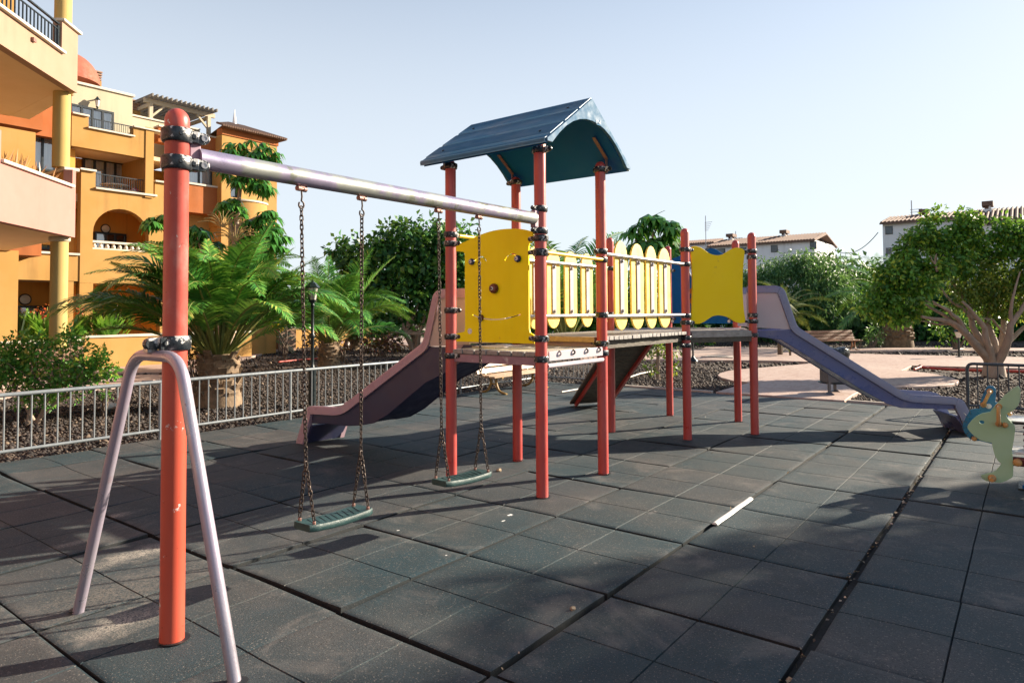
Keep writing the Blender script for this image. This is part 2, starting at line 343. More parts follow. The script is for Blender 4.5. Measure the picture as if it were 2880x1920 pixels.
SPOTS = [(318, 1270, .42, .20, SAND, .9, .9, 160, .75), (290, 1425, .40, .22, SAND, .85, .9, 160, .72), (268, 1185, .3, .1, SAND, .6, .9, 160, .7),
         (300, 1350, .9, .5, (.20, .18, .155), .6, .9, 120, .8),
         (1170, 1182, .13, .10, WHITE, .95, .06, 0, .95), (1158, 1195, .10, .04, WHITE, .95, .06, 0, .95), (1140, 1186, .04, .04, WHITE, .9, .06, 0, .9), (915, 1218, .05, .04, WHITE, .9, .06, 0, .9),
         (1000, 1292, .04, .025, WHITE, .9, .05, 0, .9), (1025, 1275, .04, .03, WHITE, .9, .05, 0, .9), (985, 1175, .10, .05, (.2, .18, .15), .8, .4, 90, .8),
         (1500, 1178, .16, .06, (.22, .21, .2), .8, .4, 90, .85), (1385, 925, .4, .3, (.30, .29, .27), .8, .7, 60, .8), (2000, 985, .3, .2, (.28, .27, .25), .8, .7, 60, .8),
         (1370, 1290, .15, .05, (.2, .19, .17), .8, .4, 90, .8), (160, 1250, .25, .1, SAND, .5, .8, 160, .7)]
M['rubber'] = rubber_mat()
M['underlay'] = mat('dark_underlay', (.014, .013, .012), (.03, .025, .02), 14, .9)

# ------------------------------------------------------------------ mesh helpers
def V3(*a): return np.array(a, float)
def unit(v): v = np.asarray(v, float); return v/max(1e-9, np.linalg.norm(v))
def frame_of(d):
    d = unit(d); a = V3(0, 0, 1) if abs(d[2]) < .95 else V3(1, 0, 0)
    u = unit(np.cross(a, d)); return u, np.cross(d, u)
class MB:
    def __init__(s): s.v = []; s.f = []
    def add(s, vs, fs):
        o = len(s.v); s.v += [tuple(map(float, p)) for p in vs]; s.f += [tuple(i+o for i in f) for f in fs]; return s
    def box(s, c, size, rz=0., ax=None):
        h = [x/2 for x in size]
        if ax is None:
            cz, sz = math.cos(rz), math.sin(rz); ax = [V3(cz, sz, 0), V3(-sz, cz, 0), V3(0, 0, 1)]
        c = np.asarray(c, float)
        vs = [c+ax[0]*sx*h[0]+ax[1]*sy*h[1]+ax[2]*sz_*h[2] for sx in (-1, 1) for sy in (-1, 1) for sz_ in (-1, 1)]
        return s.add(vs, [(0, 1, 3, 2), (4, 6, 7, 5), (0, 4, 5, 1), (2, 3, 7, 6), (0, 2, 6, 4), (1, 5, 7, 3)])
    def bar(s, p0, p1, w, h, up=(0, 0, 1)):
        p0, p1 = np.asarray(p0, float), np.asarray(p1, float); d = unit(p1-p0)
        u = unit(np.cross(up, d)); w_ = np.cross(d, u)
        return s.box((p0+p1)/2, (np.linalg.norm(p1-p0), w, h), ax=[d, u, w_])
    def tube(s, pts, r, n=12, caps=True, closed=False):
        pts = [np.asarray(p, float) for p in pts]; k = len(pts)
        rs = list(r) if hasattr(r, '__len__') else [r]*k
        o = len(s.v); T = []
        for i in range(k):
            a = pts[(i-1) % k] if (closed or i > 0) else pts[i]; b_ = pts[(i+1) % k] if (closed or i < k-1) else pts[i]
            T.append(unit(b_-a))
        u, w = frame_of(T[0]); vs = []
        for i in range(k):
            u = unit(u-T[i]*np.dot(u, T[i])); w = np.cross(T[i], u)
            for j in range(n):
                a = 2*math.pi*j/n; vs.append(pts[i]+(u*math.cos(a)+w*math.sin(a))*rs[i])
        fs = []
        for i in range(k if closed else k-1):
            i2 = (i+1) % k
            for j in range(n):
                j2 = (j+1) % n; fs.append((i*n+j, i*n+j2, i2*n+j2, i2*n+j))
        if caps and not closed: fs += [tuple(range(n))[::-1], tuple((k-1)*n+j for j in range(n))]
        return s.add(vs, fs)
    def lathe(s, prof, c=(0, 0, 0), axis=(0, 0, 1), n=20):
        c = np.asarray(c, float); d = unit(axis); u, w = frame_of(d); vs = []; fs = []; k = len(prof)
        for r, z in prof:
            for j in range(n):
                a = 2*math.pi*j/n; vs.append(c+d*z+(u*math.cos(a)+w*math.sin(a))*max(r, 1e-4))
        for i in range(k-1):
            for j in range(n):
                j2 = (j+1) % n; fs.append((i*n+j, i*n+j2, (i+1)*n+j2, (i+1)*n+j))
        fs += [tuple(range(n))[::-1], tuple((k-1)*n+j for j in range(n))]
        return s.add(vs, fs)
    def sphere(s, c, r, n=16, sq=(1, 1, 1)):
        k = n//2; prof = [(math.sin(math.pi*i/k), -math.cos(math.pi*i/k)) for i in range(k+1)]
        t = MB().lathe(prof, n=n); c = np.asarray(c, float)
        return s.add([c+np.array(p)*r*np.array(sq) for p in t.v], t.f)
    def plate(s, outer, holes, o, u, v, t, center=True):
        """polygon with holes in the plane o+u*a+v*b, extruded by t along u x v"""
        u, v = unit(u), unit(v); n = np.cross(u, v); o = np.asarray(o, float)
        bm = bmesh.new(); edges = []
        for loop in [outer]+list(holes):
            vv = [bm.verts.new((a, b, 0)) for a, b in loop]
            edges += [bm.edges.new((vv[i], vv[(i+1) % len(vv)])) for i in range(len(vv))]
        if holes:
            bmesh.ops.triangle_fill(bm, use_beauty=True, use_dissolve=False, edges=edges)
        else:
            bm.faces.new(list(bm.verts))
        bm.verts.index_update()
        fl = []
        for f in bm.faces:
            idx = [x.index for x in f.verts]
            f.normal_update()
            if f.normal.z < 0: idx = idx[::-1]
            fl.append(idx)
        cs = [x.co.copy() for x in bm.verts]; N = len(cs)
        h0, h1 = (-t/2, t/2) if center else (0, t)
        vs = [o+u*c.x+v*c.y+n*h1 for c in cs]+[o+u*c.x+v*c.y+n*h0 for c in cs]
        fs = [tuple(f) for f in fl]+[tuple(i+N for i in f[::-1]) for f in fl]
        cnt = {}
        for f in fl:
            for i in range(len(f)):
                e = (f[i], f[(i+1) % len(f)]); cnt[e] = 1
        for (a, b) in cnt:
            if (b, a) not in cnt: fs.append((a, a+N, b+N, b))
        bm.free()
        return s.add(vs, fs)
    def rawmesh(s, name): 
        me = bpy.data.meshes.new(name); me.from_pydata(s.v, [], s.f); me.update(); return me

def finish_mesh(me, smooth=35, recalc=True):
    bm = bmesh.new(); bm.from_mesh(me)
    if recalc: bmesh.ops.recalc_face_normals(bm, faces=bm.faces)
    if smooth:
        lim = R(smooth)
        for f in bm.faces: f.smooth = True
        for e in bm.edges:
            if len(e.link_faces) == 2: e.smooth = e.calc_face_angle(0) < lim
            else: e.smooth = False
    bm.to_mesh(me); bm.free()
def link(name, me, m, parent=None, label=None, loc=None, rz=0., bevel=0.):
    o = bpy.data.objects.new(name, me); COL.objects.link(o)
    if m is not None and len(me.materials) == 0: me.materials.append(m)
    if parent is not None:
        o.parent = parent; o.matrix_parent_inverse = inv_of(parent)
    if loc is not None: o.location = loc
    if rz: o.rotation_euler = (0, 0, rz)
    if label: o['label'] = label
    if bevel:
        b = o.modifiers.new("bevel", 'BEVEL'); b.width = bevel; b.segments = 2; b.limit_method = 'ANGLE'; b.angle_limit = R(40)
        b.harden_normals = False
    return o
def inv_of(p):
    # roots are unrotated Empties, parts have identity or own local matrices: undo the whole chain
    w = Matrix.Identity(4); ch = []
    q = p
    while q is not None: ch.append(q); q = q.parent
    for q in reversed(ch):
        w = w @ (q.matrix_parent_inverse if q.parent else Matrix.Identity(4)) @ Matrix.LocRotScale(q.location, q.rotation_euler, q.scale)
    return w.inverted()
def obj(name, mb, m, parent=None, label=None, smooth=35, bevel=0., **kw):
    me = mb.rawmesh(name); finish_mesh(me, smooth)
    return link(name, me, m, parent, label, bevel=bevel, **kw)
def tag(o, label=None, cat=None, group=None, kind=None):
    if label: o['label'] = label
    if cat: o['category'] = cat
    if group: o['group'] = group
    if kind: o['kind'] = kind
    return o
def thing(name, label, cat, loc, group=None):
    o = bpy.data.objects.new(name, None); COL.objects.link(o); o.location = tuple(float(x) for x in loc)
    o.empty_display_size = .2
    return tag(o, label, cat, group)
def copy_tree(o, parent=None):
    c = o.copy(); COL.objects.link(c)
    if parent is not None: c.parent = parent
    for ch in list(o.children): copy_tree(ch, c)
    return c
def setv(me, vals):
    a = me.attributes.new("v", 'FLOAT', 'FACE'); a.data.foreach_set('value', np.asarray(vals, np.float32))
def quads_mesh(name, verts, nq, vals, smooth=False):
    """verts: (nq*4,3)"""
    me = bpy.data.meshes.new(name)
    me.vertices.add(nq*4); me.vertices.foreach_set('co', np.asarray(verts, np.float32).ravel())
    me.loops.add(nq*4); me.loops.foreach_set('vertex_index', np.arange(nq*4, dtype=np.int32))
    me.polygons.add(nq); me.polygons.foreach_set('loop_start', np.arange(0, nq*4, 4, dtype=np.int32))
    me.update(calc_edges=True); setv(me, vals)
    return me
def arc(cx, cy, r, a0, a1, n): return [(cx+r*math.cos(R(a0+(a1-a0)*i/n)), cy+r*math.sin(R(a0+(a1-a0)*i/n))) for i in range(n+1)]
def rounded(pts, rad, n=5):
    """round the corners of an open 3D polyline"""
    pts = [np.asarray(p, float) for p in pts]; out = [pts[0]]
    for i in range(1, len(pts)-1):
        a, b, c = pts[i-1], pts[i], pts[i+1]; r = min(rad, np.linalg.norm(a-b)*.49, np.linalg.norm(c-b)*.49)
        p, q = b+unit(a-b)*r, b+unit(c-b)*r
        for k in range(n+1):
            t = k/n; out.append(p*(1-t)**2+b*2*t*(1-t)+q*t*t)
    return out+[pts[-1]]

# ================================================================== SETTING
def structure(o): o['kind'] = 'structure'; return o
# ---- gravel ground to the horizon
mb = MB(); n = 60
xs = np.concatenate([np.linspace(-400, -40, 8), np.linspace(-30, 60, 46), np.linspace(75, 600, 8)])
ys = np.concatenate([np.linspace(-400, -40, 8), np.linspace(-30, 60, 46), np.linspace(75, 600, 8)])
V = []; Fc = []
for i, x in enumerate(xs):
    for j, y in enumerate(ys):
        z = -.055 + (.02*math.sin(x*1.3+y*.7)+.015*math.sin(y*2.1-x*.4) if max(abs(x), abs(y)) < 40 else 0)
        V.append((x, y, z))
for i in range(len(xs)-1):
    for j in range(len(ys)-1):
        a = i*len(ys)+j; Fc.append((a, a+len(ys), a+len(ys)+1, a+1))
mb.add(V, Fc)
structure(obj('gravel_ground', mb, M['gravel']))

# ---- rubber tiles: 1.07 m squares with worn gaps, each scored with a cross groove
TP = 1.07
TX0, TY0 = -2.52, -1.475
RX1, RY1 = 8.15, 5.62
def build_rubber():
    V = []; Fc = []; val = []
    us = [0, .010, .05, .15, .28, .40, .485, .4950, .5, .5050, .515, .60, .72, .85, .95, .990, 1]
    k = len(us)
    r_ = random.Random(5)
    for i in range(-6, 11):
        for j in range(-8, 8):
            x0, y0 = TX0+i*TP, TY0+j*TP
            x1, y1 = min(x0+TP, RX1), min(y0+TP, RY1)
            if x1-x0 < .05 or y1-y0 < .05: continue
            g = [.004+.008*r_.random()**2 for _ in range(4)]
            # the seams along Y = -2.55 and -1.475 have opened wide
            if j == -1: g[2] += .020
            if j == -2: g[3] += .016
            if j == 0: g[2] += .012
            if j == -1: g[3] += .010
            if i == 0: g[0] += .012
            if i == -1: g[1] += .012
            dx0, dx1, dy0, dy1 = g
            A = [(x0+dx0, y0+dy0), (x1-dx1, y0+dy0), (x1-dx1, y1-dy1), (x0+dx0, y1-dy1)]
            A = [(a+r_.uniform(-.005, .005), b+r_.uniform(-.005, .005)) for a, b in A]
            hz = [r_.gauss(0, .0035) for _ in range(4)]
            curl = [max(0, r_.gauss(.002, .005)) for _ in range(4)]
            cup = r_.gauss(.002, .004)
            base = len(V)
            tv = r_.random(); tv = .5*tv+.5*min(1, max(0, .28+.10*((-x0+2)/4)+.12*(y0-1)/4+r_.uniform(-.25, .25)))
            for a, u in enumerate(us):
                for b, w in enumerate(us):
                    px = (A[0][0]*(1-u)+A[1][0]*u)*(1-w)+(A[3][0]*(1-u)+A[2][0]*u)*w
                    py = (A[0][1]*(1-u)+A[1][1]*u)*(1-w)+(A[3][1]*(1-u)+A[2][1]*u)*w
                    h = hz[0]*(1-u)*(1-w)+hz[1]*u*(1-w)+hz[2]*u*w+hz[3]*(1-u)*w
                    h += curl[0]*max(0, 1-u*5)**2+curl[1]*max(0, 1-(1-u)*5)**2+curl[2]*max(0, 1-w*5)**2+curl[3]*max(0, 1-(1-w)*5)**2
                    h += cup*(4*u*(1-u)+4*w*(1-w))
                    if a in (0, k-1) or b in (0, k-1): h -= .004
                    if a == 8 or b == 8: h -= .016
                    V.append((px, py, h-.004))
            for a in range(k-1):
                for b in range(k-1):
                    q = base+a*k+b; Fc.append((q, q+k, q+k+1, q+1)); val.append(tv if 0 < a < k-2 and 0 < b < k-2 and a not in (7, 8) and b not in (7, 8) else tv-.35)
            # skirts
            rim = [a*k for a in range(k)]+[(k-1)*k+b for b in range(1, k)]+[a*k+k-1 for a in range(k-2, -1, -1)]+[b for b in range(k-2, 0, -1)]
            o2 = len(V)
            for q in rim:
                p = V[base+q]; V.append((p[0], p[1], -.05))
            L = len(rim)
            for q in range(L):
                q2 = (q+1) % L
                Fc.append((base+rim[q], o2+q, o2+q2, base+rim[q2])); val.append(-.5)
    me = bpy.data.meshes.new('rubber_paving'); me.from_pydata(V, [], Fc); me.update(); setv(me, val)
    finish_mesh(me, 25, recalc=False)
    return structure(link('rubber_paving', me, M['rubber']))
build_rubber()
mb = MB().box(((RX1-9.3)/2, (RY1-10.2)/2, -.045), (RX1+9.3-.02, RY1+10.2-.02, .012))
structure(obj('paving_bed', mb, M['underlay']))

# ---- pink stamped concrete paths
def path_slab(pts, top=.03, name='footpath'):
    mb = MB().plate(pts, [], (0, 0, top-.12), (1, 0, 0), (0, 1, 0), .12, center=False)
    return structure(obj(name, mb, M['path'], bevel=.012))
def smooth_loop(ctrl, seg=6):
    ctrl = [np.array(c, float) for c in ctrl]; out = []; n = len(ctrl)
    for i in range(n):
        p0, p1, p2, p3 = ctrl[i-1], ctrl[i], ctrl[(i+1) % n], ctrl[(i+2) % n]
        for k in range(seg):
            t = k/seg
            out.append(tuple(.5*((2*p1)+(-p0+p2)*t+(2*p0-5*p1+4*p2-p3)*t*t+(-p0+3*p1-3*p2+p3)*t**3)))
    return out
plaza = [(8.17, 1.52), (10.38, 1.56), (10.42, 1.95)] + [(11.0, 2.45), (11.55, 2.75), (12.2, 2.92), (12.9, 2.97), (13.5, 2.9)] + \
        [(15.2, 2.3), (17.0, 1.75), (17.4, 1.9), (17.3, 3.0), (17.04, 3.74), (16.0, 5.81), (14.5, 8.5), (18.3, 11.2), (21.6, 8.31), (23.0, 6.12), (23.2, 3.7), (22.4, 2.2), (22.6, -.4), (23.2, -3.2), (24.2, -8), (24.8, -16), (19.0, -16), (18.2, -8), (17.9, -3.3)] + \
        [(17.55, -1.2), (17.4, -.72), (15.5, -.72), (15.35, -1.0), (14.86, -1.49), (14.04, -1.94), (13.32, -2.13), (12.71, -2.15), (12.2, -2.02), (11.74, -1.79), (11.2, -1.3), (10.7, -.92), (10.2, -.76), (9.2, -.74), (8.17, -.80)]
path_slab(plaza)
path_slab([(24.2, 8), (26.4, 2.7), (28.0, .1), (30, -3.5), (33, -16), (31, -16), (28, -4), (25.8, -.15), (24.1, 2.2), (22.4, 7.5)])
# plaza and path in front of the hotel
path_slab([(-12, 12.2), (-2, 14.2), (3.2, 16.3), (4.5, 15.4), (5.1, 15.3), (6.6, 17.0), (9.5, 19.8), (12, 22.4), (16, 26), (19, 28.3), (23.5, 30), (21, 25), (17.4, 19.2), (18.6, 18.2), (23, 21), (34, 33.5), (45, 42), (40, 60), (24, 40), (12, 26), (6.6, 20.2), (4.6, 18.6), (-12, 18.6)])
path_slab([(-8, 11.4), (2.2, 13.2), (4.1, 14.1), (3.4, 15.3), (2.0, 14.6), (-8, 12.0)])
# kerb stones beside the playground gate
structure(obj('kerb', MB().box((8.20, -1.72, -.01), (.10, 1.75, .10)).box((8.20, 3.05, -.01), (.10, 2.9, .10)), M['kerb'], bevel=.008))

# ---- loose lava stones (uncountable)
def stones(name, n, region, smin, smax, seed):
    r_ = np.random.default_rng(seed)
    P = region(r_, n); n = len(P)
    base = np.array([(1, 0, 0), (-1, 0, 0), (0, 1, 0), (0, -1, 0), (0, 0, 1), (0, 0, -1)], float)
    tri = np.array([(0, 2, 4), (2, 1, 4), (1, 3, 4), (3, 0, 4), (2, 0, 5), (1, 2, 5), (3, 1, 5), (0, 3, 5)])
    s = r_.uniform(smin, smax, (n, 1))*np.exp(r_.normal(0, .3, (n, 1)))
    dirs = base[None]*(r_.uniform(.6, 1.25, (n, 6, 1)))+r_.normal(0, .22, (n, 6, 3))
    a = r_.uniform(0, 6.28, n); ca, sa = np.cos(a), np.sin(a)
    x = dirs[:, :, 0]*ca[:, None]-dirs[:, :, 1]*sa[:, None]; y = dirs[:, :, 0]*sa[:, None]+dirs[:, :, 1]*ca[:, None]
    d = np.stack([x, y, dirs[:, :, 2]*.75], -1)*s[:, :, None]
    vs = (P[:, None, :]+d).reshape(-1, 3)
    fs = (tri[None]+(np.arange(n)*6)[:, None, None]).reshape(-1)
    nf = n*8
    me = bpy.data.meshes.new(name)
    me.vertices.add(len(vs)); me.vertices.foreach_set('co', vs.astype(np.float32).ravel())
    me.loops.add(nf*3); me.loops.foreach_set('vertex_index', fs.astype(np.int32))
    me.polygons.add(nf); me.polygons.foreach_set('loop_start', np.arange(0, nf*3, 3, dtype=np.int32))
    me.update(calc_edges=True)
    setv(me, np.repeat(np.clip(r_.beta(1.6, 2.6, n), 0, 1), 8))
    return tag(link(name, me, M['stone']), 'dark brown and black lava gravel spread over the planting beds', 'gravel', kind='stuff')
def poly_mask(P, poly):
    x, y = P[:, 0], P[:, 1]; ins = np.zeros(len(P), bool); j = len(poly)-1
    for i in range(len(poly)):
        xi, yi = poly[i]; xj, yj = poly[j]
        c = ((yi > y) != (yj > y)) & (x < (xj-xi)*(y-yi)/((yj-yi) if yj != yi else 1e-9)+xi)
        ins ^= c; j = i
    return ins
PATHS = [[tuple(p) for p in plaza], [(-12, 12.2), (-2, 14.2), (3.2, 16.3), (4.5, 15.4), (6.6, 17.0), (12, 22.4), (19, 28.3), (23.5, 30), (17.4, 19.2), (18.6, 18.2), (45, 42), (40, 60), (6.6, 20.2), (4.6, 18.6), (-12, 18.6)],
         [(-8, 11.4), (2.2, 13.2), (4.1, 14.1), (3.4, 15.3), (-8, 12.0)], [(24.2, 8), (26.4, 2.7), (30, -3.5), (33, -16), (31, -16), (28, -4), (25.8, -.15), (24.1, 2.2), (22.4, 7.5)]]
def region_near(r_, n):
    P = np.concatenate([np.c_[r_.uniform(-4.5, 12, n), RY1+.02+7*r_.random(n)**1.5], np.c_[RX1+.06+6*r_.random(n//2)**1.3, r_.uniform(-7, 6, n//2)]])
    k = np.ones(len(P), bool)
    for p in PATHS: k &= ~poly_mask(P, p)
    P = P[k]; return np.c_[P, np.full(len(P), -.028)]
def region_far(r_, n):
    # spread along the view so that the far beds keep a loose surface too
    P = np.c_[r_.uniform(-6, 34, n), r_.uniform(-9, 26, n)]
    k = (P[:, 0] > 13) | (P[:, 1] > 12)
    for p in PATHS: k &= ~poly_mask(P, p)
    P = P[k]; return np.c_[P, np.full(len(P), -.03)]
g1 = stones('loose_gravel', 30000, region_near, .016, .034, 3)
g2 = stones('loose_gravel', 26000, region_far, .03, .06, 4)
g2['label'] = 'dark lava gravel spread over the far beds between the pink paths'
g1['label'] = 'coarse lava stones on the beds beside the playground fence'

# ---- metal fence panels round the rubber
def fence_panel(p0, p1, z0, ztop, m, label, group, nbar, posts=(1, 1), hooked=False, cat='fence'):
    p0, p1 = V3(*p0, 0), V3(*p1, 0); d = unit(p1-p0)
    t = thing('fence_panel', label, cat, p0, group)
    if hooked:   # a bent tube that is post and rail in one
        pts = rounded([p0+V3(0, 0, -.05), p0+V3(0, 0, ztop), p1+V3(0, 0, ztop), p1+V3(0, 0, -.05)], .09)
        obj('frame_tube', MB().tube(pts, .024, 12), m, t)
    else:
        obj('top_rail', MB().tube([p0+V3(0, 0, ztop), p1+V3(0, 0, ztop)], .024, 12), m, t)
        for q, on in zip((p0, p1), posts):
            if on: obj('post', MB().tube([q+V3(0, 0, -.06), q+V3(0, 0, ztop-.015)], .023, 12), m, t)
    obj('bottom_rail', MB().tube([p0+V3(0, 0, z0), p1+V3(0, 0, z0)], .019, 12), m, t)
    L = np.linalg.norm(p1-p0); me = None
    for k in range(nbar):
        q = p0+d*(L*(k+1)/(nbar+1))
        if me is None:
            me = MB().tube([(0, 0, z0), (0, 0, ztop)], .0098, 8).rawmesh('bar'); finish_mesh(me); me.materials.append(m)
        o = bpy.data.objects.new('bar', me); COL.objects.link(o); o.parent = t; o.matrix_parent_inverse = inv_of(t); o.location = tuple(q)
    return t
FY = 5.58
fx = [-4.55, -2.60, -.65, 1.30, 3.25, 5.20, 7.0, 8.1]
flab = ['grey bar fence panel past the left picture edge, beside the bushy shrub', 'grey bar fence panel in front of the bushy green shrub', 'grey bar fence panel in front of the thick palm trunk',
        'grey bar fence panel behind the near swing and lamp post', 'grey bar fence panel behind the end of the left slide', 'grey bar fence panel behind the pale wooden bench and beneath the deck', 'short grey corner fence panel right of the pale wooden bench']
for i in range(0, 7):
    fence_panel((fx[i], FY), (fx[i+1], FY), .12, .74, M['fence'], flab[i], 'fence panels around the rubber floor', 14 if i < 5 else (13 if i == 5 else 8), posts=(i == 0, 1))
fence_panel((8.1, 5.55), (8.1, 3.6), .12, .74, M['fence'], 'grey fence panel turning the corner behind the wooden ramp', 'fence panels around the rubber floor', 14, posts=(0, 1))
fence_panel((8.03, -2.62), (8.03, -4.6), .10, .76, M['fence_dark'], 'dark fence panel with a bent tube end behind the rabbit rider', 'fence panels around the rubber floor', 14, hooked=True)

# ================================================================== PLAY STRUCTURE
SQ, AL = 1.071, 3.177
s3 = math.sqrt(3)/2
PA, PB, PC, PD = V3(0, SQ, 0), V3(0, 0, 0), V3(SQ, 0, 0), V3(SQ, SQ, 0)
PG, PE = V3(AL, 0, 0), V3(AL, SQ, 0)
PI_ = PG+V3(s3, -.5, 0)*1.069; PH = PI_+V3(s3, .5, 0)*1.069; PF = PH+V3(0, 1, 0)*1.069; PK = PF+V3(-s3, .5, 0)*1.069
D1, D2 = 1.265, 1.365      # deck tops
PR = .053
play = thing('play_structure', 'weathered red-post climbing tower with blue roof, yellow panels, bridge and two slides', 'climbing frame', (2.2, .5, 0))
def dome_post(p, h, m, name='post', parent=play, r=PR, label=None):
    prof = [(r, -.06), (r, h-r*1.1)]+[(r*math.cos(R(a)), h-r*1.1+r*1.1*math.sin(R(a))) for a in (4, 20, 40, 58, 75, 88)]
    return obj(name, MB().lathe(prof, p, n=24), m, parent, label, smooth=50)
for p, h in ((PA, 3.12), (PB, 3.12), (PC, 3.14), (PD, 3.12), (PE, 2.62), (PG, 2.66), (PI_, 2.65), (PH, 2.66), (PF, 2.64), (PK, 2.62)):
    dome_post(p, h, M['red'])

def socket(p, parent, r=PR):
    obj('socket_gap', MB().lathe([(r*1.0, 0), (r*1.28, 0), (r*1.28, .003), (r*1.0, .003)], (p[0]+r*.16, p[1]-r*.10, .006), n=24), M['black_rubber'], parent)
for p in (PA, PB, PC, PD, PE, PG, PI_, PH, PF, PK): socket(p, play)
# clamps: a hexagonal-ish collar, an eared bracket and a bolt; local +X points at what it holds
def clamp_mesh():
    mb = MB()
    prof = [(PR+.001, -.028), (PR+.010, -.028), (PR+.014, -.022), (PR+.014, .022), (PR+.010, .028), (PR+.001, .028)]
    mb.lathe(prof, n=14)
    mb.box((PR+.022, 0, 0), (.036, .040, .044)); mb.box((-PR-.014, 0, 0), (.022, .034, .038))
    mb.lathe([(.010, -.026), (.010, .026)], (PR+.020, 0, 0), (0, 1, 0), 6); mb.lathe([(.008, -.022), (.008, .022)], (-PR-.016, 0, 0), (0, 1, 0), 6)
    mb.plate([(.05, -.021), (.11, -.021)]+arc(.11, 0, .021, -90, 90, 6)+[(.05, .021)], [], (0, 0, 0), (1, 0, 0), (0, 0, 1), .022)
    mb.lathe([(.012, -.022), (.012, .022)], (.108, 0, 0), (0, 1, 0), 8)
    me = mb.rawmesh('clamp'); finish_mesh(me); me.materials.append(M['blackclamp']); return me
CLAMP = clamp_mesh()
def clamp(p, z, ang, parent=play):
    o = link('clamp', CLAMP, None, parent)
    o.location = (p[0], p[1], z); o.rotation_euler = (0, 0, R(ang))
    b = o.modifiers.new("bevel", 'BEVEL'); b.width = .003; b.segments = 2; b.angle_limit = R(40)
    return o
for z, a in ((2.53, 180), (2.335, 180), (2.27, 90), (2.15, 90), (2.14, 0), (1.385, 90), (1.205, 0)): clamp(PB, z, a)
for z, a in ((2.38, 0), (2.29, -90), (1.64, -90), (1.385, -90), (1.20, -90)): clamp(PA, z, a)
for z, a in ((2.225, 180), (2.14, 180), (1.585, 0), (1.30, 90), (1.205, 180)): clamp(PC, z, a)
for z, a in ((2.38, 180), (2.2, 0), (1.56, 0), (1.30, -90)): clamp(PD, z, a)
for z, a in ((2.39, -30), (2.205, 180), (1.56, 180), (1.475, -30), (1.285, -30), (1.19, 180)): clamp(PG, z, a)
for z, a in ((2.40, 150), (2.325, 30), (1.56, 30), (1.48, 150), (1.30, 30)): clamp(PI_, z, a)
for z, a in ((2.2, 180), (1.58, 180), (1.3, -90)): clamp(PE, z, a)
for z, a in ((2.25, 90), (1.5, 90), (1.3, 210)): clamp(PH, z, a)
for z, a in ((2.25, -90), (1.5, -90), (1.3, 150)): clamp(PF, z, a)
for z, a in ((2.2, -30), (1.3, -30)): clamp(PK, z, a)

